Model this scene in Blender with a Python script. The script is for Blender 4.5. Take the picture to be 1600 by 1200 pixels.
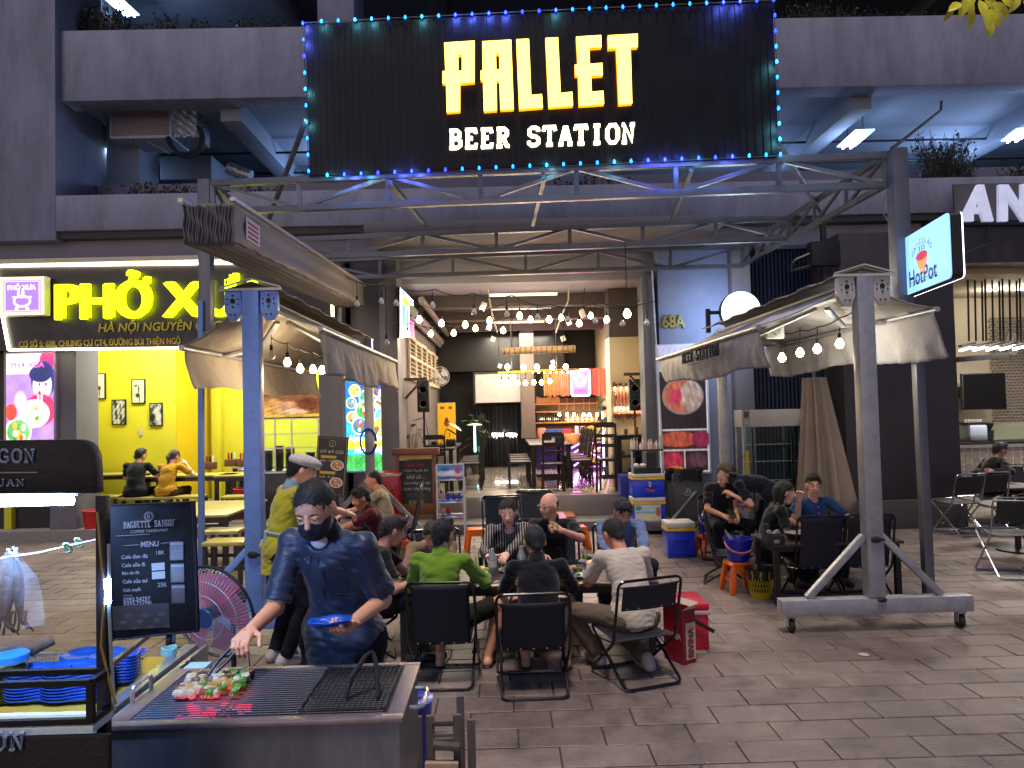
import bpy,math,random
import numpy as np
from mathutils import Vector,Matrix,Euler
random.seed(7); rng=np.random.default_rng(7)
for _o in list(bpy.data.objects): bpy.data.objects.remove(_o)
SC=bpy.context.scene
COL=SC.collection
# ------------------------------------------------------------------ camera
FPX,HCAM=1155.0,1.92
cam_d=bpy.data.cameras.new('camera'); cam=bpy.data.objects.new('camera',cam_d); COL.objects.link(cam)
cam_d.sensor_width=36.0; cam_d.lens=36.0*FPX/1600.0; cam_d.clip_start=0.05; cam_d.clip_end=400
CR=Matrix.Rotation(-0.012,3,'Z') @ Matrix.Rotation(math.pi/2+math.atan(38/FPX),3,'X') @ Matrix.Rotation(-0.024,3,'Z')
cam.matrix_world=Matrix.Translation((0,0,HCAM)) @ CR.to_4x4()
SC.camera=cam
# ------------------------------------------------------------------ world, light, exposure
W=bpy.data.worlds.new('World'); SC.world=W; W.use_nodes=True
_n=W.node_tree.nodes; _n.clear()
_sk=_n.new('ShaderNodeTexSky'); _sk.sky_type='NISHITA'; _sk.sun_disc=False
_sk.sun_elevation=math.radians(14); _sk.sun_rotation=math.radians(200)
_hs=_n.new('ShaderNodeMixRGB'); _hs.blend_type='MULTIPLY'; _hs.inputs[0].default_value=1; _hs.inputs[2].default_value=(0.52,0.58,1.0,1)
_bg=_n.new('ShaderNodeBackground'); _bg.inputs[1].default_value=0.044
_ow=_n.new('ShaderNodeOutputWorld')
W.node_tree.links.new(_sk.outputs[0],_hs.inputs[1]); W.node_tree.links.new(_hs.outputs[0],_bg.inputs[0]); W.node_tree.links.new(_bg.outputs[0],_ow.inputs[0])
_sl=bpy.data.lights.new('street_glow','SUN'); _sl.energy=1.35; _sl.angle=math.radians(11); _sl.color=(1.0,0.86,0.80)
_so=bpy.data.objects.new('street_glow',_sl); COL.objects.link(_so)
_so.rotation_euler = (math.radians(15), 0, math.radians(-12))      # high street light from behind the camera
SC.view_settings.view_transform='Standard'; SC.view_settings.look='None'; SC.view_settings.gamma=1
SC.view_settings.use_curve_mapping=False; SC.view_settings.exposure=1.0
SC.render.engine='CYCLES'
SC.cycles.use_denoising=True
SC.cycles.max_bounces=6; SC.cycles.diffuse_bounces=3; SC.cycles.glossy_bounces=3; SC.cycles.transmission_bounces=6; SC.cycles.transparent_max_bounces=12
SC.cycles.sample_clamp_indirect=4.0; SC.cycles.caustics_reflective=False; SC.cycles.caustics_refractive=False
# ------------------------------------------------------------------ pixel <-> world (design help: each thing gets its own real depth)
def ray(px,py):
 return CR @ Vector(((px-800.0)/FPX,(600.0-py)/FPX,-1.0))
def P(px, py, d):                       # point of the plane Y=d
 r=ray(px,py); t=d/r.y
 return Vector((r.x*t,d,HCAM+r.z*t))
def G(px, py, z=0.0):                   # point of the plane Z=z
 r=ray(px,py); t=(z-HCAM)/r.z
 return Vector((r.x*t,r.y*t,z))
def PX(px, py, x):                      # point of the plane X=x
 r=ray(px,py); t=x/r.x
 return Vector((x,r.y*t,HCAM+r.z*t))
def RX(x0, y0, x1, y1, d):              # pixel box -> X0, X1, Z0, Z1 on the plane Y=d
 cx,cy=(x0+x1)/2,(y0+y1)/2
 return P(x0,cy,d).x,P(x1,cy,d).x,P(cx,y1,d).z,P(cx,y0,d).z
# ------------------------------------------------------------------ materials
def lin(c):
 if isinstance(c,str):
  c=c.lstrip('#'); c=''.join(q*2 for q in c) if len(c) == 3 else c; c=[int(c[i:i+2],16)/255 for i in (0,2,4)]
  c=[x/12.92 if x <= .04045 else ((x+.055)/1.055)**2.4 for x in c]
 return tuple(c)+(1.0,)
_mats={}
def M(name,color='#808080',rough=.55,metal=0.0,var=.12,vs=6.0,bump=.15,bs=60.0,emit=None,es=0.0,sample=True,
      trans=0.0,island=0.0,coat=0.0,attr=None,spec=.5,alpha=1.0,sheen=0.0,vec='Object',stretch=None,stain=0.0):
 if name in _mats: return _mats[name]
 m=bpy.data.materials.new(name); m.use_nodes=True; nt=m.node_tree; N=nt.nodes; L=nt.links
 b=N['Principled BSDF']; c=lin(color)
 b.inputs['Base Color'].default_value=c; b.inputs['Roughness'].default_value=rough; b.inputs['Metallic'].default_value=metal
 b.inputs['Specular IOR Level'].default_value=spec
 if coat: b.inputs['Coat Weight'].default_value=coat; b.inputs['Coat Roughness'].default_value=.15
 if sheen: b.inputs['Sheen Weight'].default_value=sheen
 if trans: b.inputs['Transmission Weight'].default_value=trans; b.inputs['IOR'].default_value=1.3
 if alpha < 1: b.inputs['Alpha'].default_value=alpha
 tc=N.new('ShaderNodeTexCoord'); src=tc.outputs[vec if vec != 'World' else 'Object']
 if vec == 'World': src=N.new('ShaderNodeNewGeometry').outputs['Position']
 if stretch:
  mp=N.new('ShaderNodeMapping'); mp.inputs['Scale'].default_value=stretch; L.new(src,mp.inputs[0]); src=mp.outputs[0]
 colout=None
 if attr:
  at=N.new('ShaderNodeAttribute'); at.attribute_name=attr; colout=at.outputs['Color']
 if var or island:
  mx=N.new('ShaderNodeMixRGB'); mx.blend_type='MULTIPLY'; mx.inputs[0].default_value=1
  if colout: L.new(colout,mx.inputs[1])
  else: mx.inputs[1].default_value=c
  no=N.new('ShaderNodeTexNoise'); no.inputs['Scale'].default_value=vs; no.inputs['Detail'].default_value=7; no.inputs['Roughness'].default_value=.65
  L.new(src,no.inputs['Vector'])
  mr=N.new('ShaderNodeMapRange'); mr.inputs[1].default_value=.28; mr.inputs[2].default_value=.72
  mr.inputs[3].default_value=1-var; mr.inputs[4].default_value=1+var; L.new(no.outputs['Fac'],mr.inputs[0])
  val=mr.outputs[0]
  if island:
   ge=N.new('ShaderNodeNewGeometry'); m2=N.new('ShaderNodeMapRange'); m2.inputs[3].default_value=1-island; m2.inputs[4].default_value=1+island
   L.new(ge.outputs['Random Per Island'],m2.inputs[0])
   oi=N.new('ShaderNodeObjectInfo'); m3=N.new('ShaderNodeMapRange'); m3.inputs[3].default_value=1-island; m3.inputs[4].default_value=1+island
   L.new(oi.outputs['Random'],m3.inputs[0])
   mm=N.new('ShaderNodeMath'); mm.operation='MULTIPLY'; L.new(val,mm.inputs[0]); L.new(m2.outputs[0],mm.inputs[1])
   mm2=N.new('ShaderNodeMath'); mm2.operation='MULTIPLY'; L.new(mm.outputs[0],mm2.inputs[0]); L.new(m3.outputs[0],mm2.inputs[1]); val=mm2.outputs[0]
  if stain:
   for sc_,lo_,hi_ in ((.55,.42,.62),(9.0,.60,.70),(1.7,.38,.5)):
    ns=N.new('ShaderNodeTexNoise'); ns.inputs['Scale'].default_value=sc_; ns.inputs['Detail'].default_value=5; ns.inputs['Roughness'].default_value=.7; L.new(src,ns.inputs['Vector'])
    ms=N.new('ShaderNodeMapRange'); ms.inputs[1].default_value=lo_; ms.inputs[2].default_value=hi_
    if sc_ == 1.7: ms.inputs[3].default_value=1-stain*.7; ms.inputs[4].default_value=1
    else: ms.inputs[3].default_value=1.0; ms.inputs[4].default_value=1-stain
    L.new(ns.outputs['Fac'],ms.inputs[0]); mq=N.new('ShaderNodeMath'); mq.operation='MULTIPLY'; L.new(val,mq.inputs[0]); L.new(ms.outputs[0],mq.inputs[1]); val=mq.outputs[0]
  L.new(val,mx.inputs[2]); colout=mx.outputs[0]
  r2=N.new('ShaderNodeMapRange'); r2.inputs[1].default_value=.3; r2.inputs[2].default_value=.7
  r2.inputs[3].default_value=max(0,rough-.08); r2.inputs[4].default_value=min(1,rough+.1); L.new(no.outputs['Fac'],r2.inputs[0]); L.new(r2.outputs[0],b.inputs['Roughness'])
 if colout: L.new(colout,b.inputs['Base Color'])
 if bump:
  n2=N.new('ShaderNodeTexNoise'); n2.inputs['Scale'].default_value=bs; n2.inputs['Detail'].default_value=4; L.new(src,n2.inputs['Vector'])
  bp=N.new('ShaderNodeBump'); bp.inputs['Strength'].default_value=bump; bp.inputs['Distance'].default_value=.01
  L.new(n2.outputs['Fac'],bp.inputs['Height']); L.new(bp.outputs[0],b.inputs['Normal'])
 if emit is not None or (attr and es):
  if emit is not None: b.inputs['Emission Color'].default_value=lin(emit)
  elif colout: L.new(colout,b.inputs['Emission Color'])
  b.inputs['Emission Strength'].default_value=es
 if not sample: m.cycles.emission_sampling='NONE'
 _mats[name]=m
 return m
# ------------------------------------------------------------------ objects
def wm(o):
 b=Matrix.LocRotScale(o.location,o.rotation_euler,o.scale)
 return wm(o.parent) @ o.matrix_parent_inverse @ b if o.parent else b
def setp(o,parent):
 o.parent=parent; o.matrix_parent_inverse=wm(parent).inverted()
def tag(o,label=None,cat=None,group=None,kind=None):
 if label: o['label']=label
 if cat: o['category']=cat
 if group: o['group']=group
 if kind: o['kind']=kind
 return o
def thing(name,label,cat,loc=(0,0,0),rz=0.0,group=None,kind=None):
 o=bpy.data.objects.new(name,None); COL.objects.link(o); o.empty_display_size=.1
 o.location=loc; o.rotation_euler=(0,0,rz)
 return tag(o,label,cat,group,kind)
def link_mesh(name,me,mat,parent=None):
 o=bpy.data.objects.new(name,me); COL.objects.link(o)
 if mat is not None and not me.materials:
  for m in (mat if isinstance(mat,(list,tuple)) else [mat]): me.materials.append(m)
 if parent is not None: setp(o,parent)
 return o
def kids(o): return [c for c in bpy.data.objects if c.parent == o]
_ch={}
def copy_tree(o,parent=None):
 c=o.copy(); COL.objects.link(c)
 if parent is not None: c.parent=parent
 for ch in _ch.setdefault(o.name,kids(o)): copy_tree(ch,c)
 return c
def dup(o,loc,rz=0.0,label=None,group=None,sc=None):
 c=copy_tree(o); c.location=loc; c.rotation_euler=(0,0,rz)
 if sc: c.scale=sc if isinstance(sc,tuple) else (sc,)*3
 if label: c['label']=label
 if group: c['group']=group
 return c
class MB:
 def __init__(s): s.v=[]; s.f=[]; s.mi=[]; s.cm=0; s.uv=None
 def _add(s,vs,fs):
  b=len(s.v); s.v += [tuple(v) for v in vs]; s.f += [tuple(b+i for i in f) for f in fs]; s.mi += [s.cm]*len(fs)
 def box(s,x0,x1,y0,y1,z0,z1):
  x0,x1=min(x0,x1),max(x0,x1); y0,y1=min(y0,y1),max(y0,y1); z0,z1=min(z0,z1),max(z0,z1)
  s._add([(x0,y0,z0),(x1,y0,z0),(x1,y1,z0),(x0,y1,z0),(x0,y0,z1),(x1,y0,z1),(x1,y1,z1),(x0,y1,z1)],
               [(0,3,2,1),(4,5,6,7),(0,1,5,4),(1,2,6,5),(2,3,7,6),(3,0,4,7)]); return s
 def obox(s,c,size,R=None):
  R=R or Matrix.Identity(3); c=Vector(c); h=[x/2 for x in size]
  vs=[c + R @ Vector((sx*h[0],sy*h[1],sz*h[2])) for sx,sy,sz in ((-1,-1,-1),(1,-1,-1),(1,1,-1),(-1,1,-1),(-1,-1,1),(1,-1,1),(1,1,1),(-1,1,1))]
  s._add(vs,[(0,3,2,1),(4,5,6,7),(0,1,5,4),(1,2,6,5),(2,3,7,6),(3,0,4,7)]); return s
 def bar(s, a, b, w, h=None, up=(0, 0, 1)):          # square bar from a to b
  a,b=Vector(a),Vector(b); d=b-a; L=d.length
  if L < 1e-6: return s
  d /= L; u=Vector(up)
  if abs(d.dot(u)) > .98: u=Vector((0,1,0))
  x=d.cross(u).normalized(); z=x.cross(d)
  s.obox((a+b)/2,(w,L,h or w),Matrix((x,d,z)).transposed()); return s
 def tube(s,pts,r,n=8,closed=False,caps=True):
  pts=[Vector(p) for p in pts]; m=len(pts); rs=r if isinstance(r,(list,tuple)) else [r]*m
  t=[]
  for i in range(m):
   a=pts[(i-1) % m] if (closed or i > 0) else pts[i]; b=pts[(i+1) % m] if (closed or i < m-1) else pts[i]
   q=(b-a); t.append(q.normalized() if q.length > 1e-9 else Vector((0,0,1)))
  u=t[0].orthogonal().normalized(); vs=[]
  for i in range(m):
   u=(u - t[i]*u.dot(t[i]))
   u=u.normalized() if u.length > 1e-6 else t[i].orthogonal().normalized()
   w=t[i].cross(u)
   for k in range(n):
    a=2*math.pi*k/n; vs.append(pts[i] + (u*math.cos(a)+w*math.sin(a))*rs[i])
  fs=[]
  for i in range(m if closed else m-1):
   j=(i+1) % m
   for k in range(n):
    l=(k+1) % n; fs.append((i*n+k,i*n+l,j*n+l,j*n+k))
  if caps and not closed: fs += [tuple(reversed(range(n))),tuple((m-1)*n+k for k in range(n))]
  s._add(vs,fs); return s
 def lathe(s, prof, c=(0, 0, 0), n=20, axis=None, sx=1.0):       # prof = [(r, z)...], axis = Matrix 3x3
  c=Vector(c); A=axis or Matrix.Identity(3); vs=[]; m=len(prof)
  for r,z in prof:
   for k in range(n):
    a=2*math.pi*k/n; vs.append(c + A @ Vector((r*math.cos(a)*sx,r*math.sin(a),z)))
  fs=[(i*n+k,i*n+(k+1) % n,(i+1)*n+(k+1) % n,(i+1)*n+k) for i in range(m-1) for k in range(n)]
  if prof[0][0] > 1e-5: fs.append(tuple(reversed(range(n))))
  if prof[-1][0] > 1e-5: fs.append(tuple((m-1)*n+k for k in range(n)))
  s._add(vs,fs); return s
 def ball(s,c,r,n=12,m=8):
  rr=r if isinstance(r,(tuple,list)) else (r,r,r); c=Vector(c); vs=[]
  for i in range(m+1):
   t=math.pi*i/m
   for k in range(n):
    a=2*math.pi*k/n; vs.append((c.x+rr[0]*math.sin(t)*math.cos(a),c.y+rr[1]*math.sin(t)*math.sin(a),c.z-rr[2]*math.cos(t)))
  s._add(vs,[(i*n+k,i*n+(k+1) % n,(i+1)*n+(k+1) % n,(i+1)*n+k) for i in range(m) for k in range(n)]); return s
 def prism(s, poly, f, t0, t1):                      # poly 2D, f(u,v,t)->3D
  n=len(poly); vs=[f(u,v,t0) for u,v in poly]+[f(u,v,t1) for u,v in poly]
  s._add(vs,[tuple(range(n)),tuple(reversed(range(n,2*n)))]+[(i,n+i,n+(i+1) % n,(i+1) % n) for i in range(n)]); return s
 def grid(s,f,nu,nv):
  vs=[f(i/nu,j/nv) for j in range(nv+1) for i in range(nu+1)]
  s._add(vs,[(j*(nu+1)+i,j*(nu+1)+i+1,(j+1)*(nu+1)+i+1,(j+1)*(nu+1)+i) for j in range(nv) for i in range(nu)]); return s
 def mesh(s,name,smooth=False):
  me=bpy.data.meshes.new(name); me.from_pydata(s.v,[],s.f)
  if any(s.mi): me.polygons.foreach_set('material_index',s.mi)
  if smooth: me.polygons.foreach_set('use_smooth',[True]*len(me.polygons))
  me.update(); return me
 def build(s,name,mat,parent=None,smooth=False,bevel=0.0,seg=2):
  me=s.mesh(name,smooth)
  if bevel or True:
   import bmesh
   bm=bmesh.new(); bm.from_mesh(me); bmesh.ops.recalc_face_normals(bm,faces=bm.faces)
   if bevel:
    ed=[e for e in bm.edges if len(e.link_faces) == 2 and e.calc_face_angle(0) > .5]
    bmesh.ops.bevel(bm,geom=ed,offset=bevel,segments=seg,profile=.6,affect='EDGES',clamp_overlap=True)
   bm.to_mesh(me); bm.free()
   if bevel or smooth:
    me.polygons.foreach_set('use_smooth',[True]*len(me.polygons))
    try: me.set_sharp_from_angle(angle=math.radians(42))
    except Exception: pass
  return link_mesh(name,me,mat,parent)
def single(o,label,cat,group=None,kind=None): return tag(o,label,cat,group,kind)
def arc(c, r, a0, a1, n, f):        # points of an arc through f(u,v)
 return [f(c[0]+r*math.cos(a0+(a1-a0)*i/n),c[1]+r*math.sin(a0+(a1-a0)*i/n)) for i in range(n+1)]
def rounded(pts, r, n=4, closed=False):     # round the corners of a polyline
 pts=[Vector(p) for p in pts]; m=len(pts); out=[]
 for i in range(m):
  if not closed and i in (0,m-1): out.append(pts[i]); continue
  p,a,b=pts[i],pts[(i-1) % m],pts[(i+1) % m]
  da,db=(a-p),(b-p); rr=min(r,da.length*.45,db.length*.45)
  s0=p+da.normalized()*rr; s1=p+db.normalized()*rr
  for k in range(n+1):
   t=k/n; out.append(s0*(1-t)**2+p*2*t*(1-t)+s1*t*t)
 return out
def text(body,mat,M4,w=None,h=None,extrude=.001,parent=None,name='lettering',align='CENTER',shear=0.0,bold=0.0,space=1.0):
 """text standing in the plane of M4 (x right, y up, z out), fitted to width w or height h (whole block)"""
 c=bpy.data.curves.new(name,'FONT'); c.body=body; c.size=1; c.extrude=0; c.align_x='LEFT'; c.shear=shear
 c.space_character=space; c.space_line=.9; c.offset=bold; c.resolution_u=3
 if align == 'CENTER' and '\n' in body: c.align_x='CENTER'
 o=bpy.data.objects.new('tmp',c); me=o.to_mesh()
 co=np.empty(len(me.vertices)*3); me.vertices.foreach_get('co',co); co=co.reshape(-1,3)
 x0,x1,y0,y1=co[:,0].min(),co[:,0].max(),co[:,1].min(),co[:,1].max()
 sx=w/(x1-x0) if w else None; sy=h/(y1-y0) if h else None
 sx=sx or sy; sy=sy or sx
 faces=[tuple(p.vertices) for p in me.polygons]
 o.to_mesh_clear(); bpy.data.objects.remove(o); bpy.data.curves.remove(c)
 cx={'CENTER': (x0+x1)/2,'LEFT': x0,'RIGHT': x1}[align]
 q=[((a-cx)*sx,(b-(y0+y1)/2)*sy) for a,b,_ in co]
 e={}
 for f in faces:
  for i in range(len(f)):
   k=(f[i],f[(i+1) % len(f)]); e[k]=e.get(k,0)+1
 n=len(q); vs=[M4 @ Vector((a,b,0)) for a,b in q]+[M4 @ Vector((a,b,extrude)) for a,b in q]
 fs=[tuple(n+i for i in f) for f in faces]
 if extrude > .0015:
  for (a,b) in e:
   if (b,a) not in e: fs.append((a,b,b+n,a+n))
 else:
  vs=vs[n:]; fs=faces
 me=bpy.data.meshes.new(name); me.from_pydata(vs,[],fs)
 return link_mesh(name,me,mat,parent)
def face_y(x, y, z, rz=0.0, tilt=0.0, roll=0.0):     # matrix of an upright plane looking towards -Y (the camera side)
 return Matrix.Translation((x,y,z)) @ Matrix.Rotation(rz,4,'Z') @ Matrix.Rotation(math.pi/2+tilt,4,'X') @ Matrix.Rotation(roll,4,'Z')
def picture(name,w,h,M4,fn,nx,ny,mat,parent=None):
 """flat print: a dense grid whose vertex colours are printed by fn(u, v) -> rgb arrays (linear)"""
 u,v=np.meshgrid(np.linspace(0,1,nx+1),np.linspace(0,1,ny+1))
 vs=[M4 @ Vector(((a-.5)*w,(b-.5)*h,0)) for a,b in zip(u.ravel(),v.ravel())]
 fs=[(j*(nx+1)+i,j*(nx+1)+i+1,(j+1)*(nx+1)+i+1,(j+1)*(nx+1)+i) for j in range(ny) for i in range(nx)]
 me=bpy.data.meshes.new(name); me.from_pydata(vs,[],fs)
 rgb=fn(u.ravel(),v.ravel()); col=np.ones((len(vs),4),np.float32); col[:,:3]=np.clip(rgb,0,1)
 ca=me.color_attributes.new('print','FLOAT_COLOR','POINT'); ca.data.foreach_set('color',col.ravel())
 return link_mesh(name,me,mat,parent)
def vnoise(x,y,s=1.0,seed=0):
 r=np.zeros_like(x); a=1.0; g=np.random.default_rng(seed)
 for o in range(4):
  for _ in range(3):
   k=g.normal(size=2)*s*(2**o); r += a*np.sin(x*k[0]+y*k[1]+g.uniform(0,6.28)); 
  a *= .6
 return r/4
def lightpt(kind,loc,power,color,size=.1,rot=None,name='lamp_light',parent=None,sy=None,spread=None):
 l=bpy.data.lights.new(name,kind); l.energy=power; l.color=color
 if kind == 'AREA':
  l.size=size
  if sy: l.shape='RECTANGLE'; l.size_y=sy
 else: l.shadow_soft_size=size
 o=bpy.data.objects.new(name,l); COL.objects.link(o); o.location=loc
 if rot: o.rotation_euler=rot
 if parent is not None: setp(o,parent)
 return o
# ================================================================== SDF people
def noise3(p,s,seed=0,n=6):
 g=np.random.default_rng(seed); r=0
 for _ in range(n):
  k=g.normal(size=3); k=k/np.linalg.norm(k)*s*g.uniform(.6,1.5)
  r=r+np.sin(p[0]*k[0]+p[1]*k[1]+p[2]*k[2]+g.uniform(0,6.28))
 return r/n
class SDF:
 def __init__(s): s.p=[]
 def cone(s,a,b,ra,rb,k=.02,flat=None,cut=False,sub=False):
  s.p.append(('c',np.array(a,float),np.array(b,float),ra,rb,k,flat,cut,sub)); return s
 def ell(s,c,r,k=.015,R=None,sub=False):
  s.p.append(('e',np.array(c,float),np.array(r,float),np.array(R,float) if R is not None else np.eye(3),0,k,None,False,sub)); return s
 def half(s, pt, n, k=.0):             # removes the side the normal points to
  s.p.append(('h',np.array(pt,float),np.array(n,float),0,0,k,None,False,True)); return s
 def mesh(s,res,wr=0.0,ws=60,seed=0,wdir=(1,1,1)):
  lo=np.full(3,1e9); hi=-lo
  for q in s.p:
   if q[-1]: continue
   if q[0] == 'c':
    r=max(q[3],q[4]); lo=np.minimum(lo,np.minimum(q[1],q[2])-r); hi=np.maximum(hi,np.maximum(q[1],q[2])+r)
   else:
    r=q[2].max(); lo=np.minimum(lo,q[1]-r); hi=np.maximum(hi,q[1]+r)
  lo -= 3*res+.02; hi += 3*res+.02
  n=np.ceil((hi-lo)/res).astype(int)+1
  F=np.full(n,.2,np.float32)
  ax=[(lo[i]+res*np.arange(n[i])).astype(np.float32) for i in range(3)]
  for q in s.p:
   k=max(q[5],1e-4); pad=k+2.5*res+.01
   if q[0] == 'c':
    r=max(q[3],q[4])*(1/ (q[6][1] if q[6] and q[6][1] < 1 else 1)); a0=np.minimum(q[1],q[2])-r-pad; a1=np.maximum(q[1],q[2])+r+pad
   elif q[0] == 'e':
    r=q[2].max(); a0=q[1]-r-pad; a1=q[1]+r+pad
   else: a0,a1=lo,hi
   i0=np.clip(((a0-lo)/res).astype(int),0,n-1); i1=np.clip(((a1-lo)/res).astype(int)+2,1,n)
   if (i1 <= i0).any(): continue
   X=ax[0][i0[0]:i1[0]][:,None,None]; Y=ax[1][i0[1]:i1[1]][None,:,None]; Z=ax[2][i0[2]:i1[2]][None,None,:]
   if q[0] == 'c':
    a,b=q[1],q[2]; ba=b-a; L2=max(ba.dot(ba),1e-9)
    t=((X-a[0])*ba[0]+(Y-a[1])*ba[1]+(Z-a[2])*ba[2])/L2; h=np.clip(t,0,1)
    vx=X-a[0]-ba[0]*h; vy=Y-a[1]-ba[1]*h; vz=Z-a[2]-ba[2]*h
    if q[6]:
     f,sc=q[6]; dt=(vx*f[0]+vy*f[1]+vz*f[2])*(1/sc-1); vx=vx+dt*f[0]; vy=vy+dt*f[1]; vz=vz+dt*f[2]
    d=np.sqrt(vx*vx+vy*vy+vz*vz)-(q[3]+(q[4]-q[3])*h)
    if q[7]: d=np.maximum(d,(t-1)*math.sqrt(L2))
   elif q[0] == 'e':
    R=q[3]; px,py,pz=X-q[1][0],Y-q[1][1],Z-q[1][2]
    l=[R[0,i]*px+R[1,i]*py+R[2,i]*pz for i in range(3)]
    r=q[2]; k0=np.sqrt((l[0]/r[0])**2+(l[1]/r[1])**2+(l[2]/r[2])**2)
    k1=np.sqrt((l[0]/r[0]**2)**2+(l[1]/r[1]**2)**2+(l[2]/r[2]**2)**2)
    d=k0*(k0-1)/np.maximum(k1,1e-6)
   else:
    d=((X-q[1][0])*q[2][0]+(Y-q[1][1])*q[2][1]+(Z-q[1][2])*q[2][2])+0*F[i0[0]:i1[0],i0[1]:i1[1],i0[2]:i1[2]]
    d = -d                       # inside of the removed side is negative
   S=F[i0[0]:i1[0],i0[1]:i1[1],i0[2]:i1[2]]
   if q[-1]:
    e=-d; hh=np.clip(.5+.5*(e-S)/k,0,1); F[i0[0]:i1[0],i0[1]:i1[1],i0[2]:i1[2]]=S*(1-hh)+e*hh+k*hh*(1-hh)
   else:
    hh=np.clip(.5+.5*(S-d)/k,0,1); F[i0[0]:i1[0],i0[1]:i1[1],i0[2]:i1[2]]=S*(1-hh)+d*hh-k*hh*(1-hh)
  if wr:
   X=ax[0][:,None,None]*wdir[0]; Y=ax[1][None,:,None]*wdir[1]; Z=ax[2][None,None,:]*wdir[2]
   nn=noise3((X,Y,Z),ws,seed,5)
   n2=noise3((X,Y,Z),ws*2.4,seed+7,4)
   F += (wr*(1-2.2*np.abs(nn))+wr*.45*(1-2.2*np.abs(n2))).astype(np.float32)
  ins=F < 0
  # ---- surface nets
  c=ins[:-1,:-1,:-1].astype(np.int8)
  for dx,dy,dz in ((1,0,0),(0,1,0),(0,0,1),(1,1,0),(1,0,1),(0,1,1),(1,1,1)):
   c=c+ins[dx:n[0]-1+dx,dy:n[1]-1+dy,dz:n[2]-1+dz]
  act=(c > 0) & (c < 8); idx=np.argwhere(act)
  if len(idx) == 0: return np.zeros((0,3)),np.zeros((0,4),int)
  num=np.full(act.shape,-1,np.int64); num[act]=np.arange(len(idx))
  acc=np.zeros((len(idx),3)); cnt=np.zeros(len(idx))
  cor=[(0,0,0),(1,0,0),(0,1,0),(1,1,0),(0,0,1),(1,0,1),(0,1,1),(1,1,1)]
  vals=[F[idx[:,0]+a,idx[:,1]+b,idx[:,2]+d_] for a,b,d_ in cor]
  for i in range(8):
   for j in range(i+1,8):
    df=[cor[j][m]-cor[i][m] for m in range(3)]
    if sum(abs(x) for x in df) != 1: continue
    m=(vals[i] < 0) != (vals[j] < 0); t=vals[i]/np.where(m,vals[i]-vals[j],1)
    for x in range(3): acc[:,x] += np.where(m,cor[i][x]+t*df[x],0)
    cnt += m
  V=lo+(idx+acc/cnt[:,None])*res
  Q=[]
  for a in range(3):
   b,d_=(a+1) % 3,(a+2) % 3
   sl0=[slice(None)]*3; sl1=[slice(None)]*3; sl0[a]=slice(0,-1); sl1[a]=slice(1,None)
   e=ins[tuple(sl0)] != ins[tuple(sl1)]; ii=np.argwhere(e)
   ok=(ii[:,b] > 0) & (ii[:,d_] > 0) & (ii[:,b] < n[b]-1) & (ii[:,d_] < n[d_]-1); ii=ii[ok]
   def at(ob,od):
    j=ii.copy(); j[:,b] += ob; j[:,d_] += od; return num[j[:,0],j[:,1],j[:,2]]
   q=np.stack([at(-1,-1),at(0,-1),at(0,0),at(-1,0)],1)
   flip=~ins[ii[:,0],ii[:,1],ii[:,2]]; q[flip]=q[flip][:,::-1]; Q.append(q)
  return V,np.concatenate(Q)
def strands(vf,c,n,L,seed=0,w=.0011):
 v,f=vf
 if len(v) < 10: return vf
 g=np.random.default_rng(seed); i=g.integers(0,len(v),n); b=v[i]; nn=b-c; nn /= np.linalg.norm(nn,axis=1)[:,None]+1e-9
 fl=np.stack([nn[:,0]*.4,nn[:,1]*.4,-np.abs(nn[:,2])*.3-.75],1)+g.normal(size=(n,3))*.45
 d=nn*g.uniform(.15,.8,(n,1))+fl*.6; d /= np.linalg.norm(d,axis=1)[:,None]; LL=L*g.uniform(.4,1.2,(n,1)); b=b+g.normal(size=b.shape)*.002
 s=np.cross(d,nn); s /= np.linalg.norm(s,axis=1)[:,None]+1e-9; p=np.concatenate([b-s*w,b+s*w,b+d*LL+s*w*.3,b+d*LL-s*w*.3]); k=np.arange(n)
 return np.concatenate([v,p]),np.concatenate([f,np.stack([k,k+n,k+2*n,k+3*n],1)+len(v)])
def join_vf(L):
 vs,fs,b=[],[],0
 for v,f in L:
  if len(v) == 0: continue
  vs.append(v); fs.append(f+b); b += len(v)
 return np.concatenate(vs),np.concatenate(fs)
def vf_obj(name,vf,mat,parent):
 v,f=vf; me=bpy.data.meshes.new(name)
 me.vertices.add(len(v)); me.vertices.foreach_set('co',v.astype(np.float32).ravel())
 me.loops.add(f.size); me.loops.foreach_set('vertex_index',f.astype(np.int32).ravel())
 me.polygons.add(len(f)); me.polygons.foreach_set('loop_start',np.arange(0,f.size,4,dtype=np.int32)); me.polygons.foreach_set('loop_total',np.full(len(f),4,np.int32))
 me.update(calc_edges=True); me.validate()
 me.polygons.foreach_set('use_smooth',[True]*len(me.polygons))
 return link_mesh(name,me,mat,parent)
V3=lambda *a: np.array(a,float)
def unit(v): return v/max(np.linalg.norm(v),1e-9)
def ik(a,b,l1,l2,pole):
 d=b-a; L=np.linalg.norm(d); Lc=min(L,(l1+l2)*.995)
 u=unit(d); b=a+u*Lc
 x=(l1*l1-l2*l2+Lc*Lc)/(2*Lc); y=math.sqrt(max(l1*l1-x*x,0))
 p=pole-u*pole.dot(u); p=unit(p)
 return a+u*x+p*y,b
def skin(name,col): return M(name,[min(.85,q*1.5) for q in lin(col)[:3]],rough=.48,var=.07,vs=14,bump=.12,bs=220,spec=.45)
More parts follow.
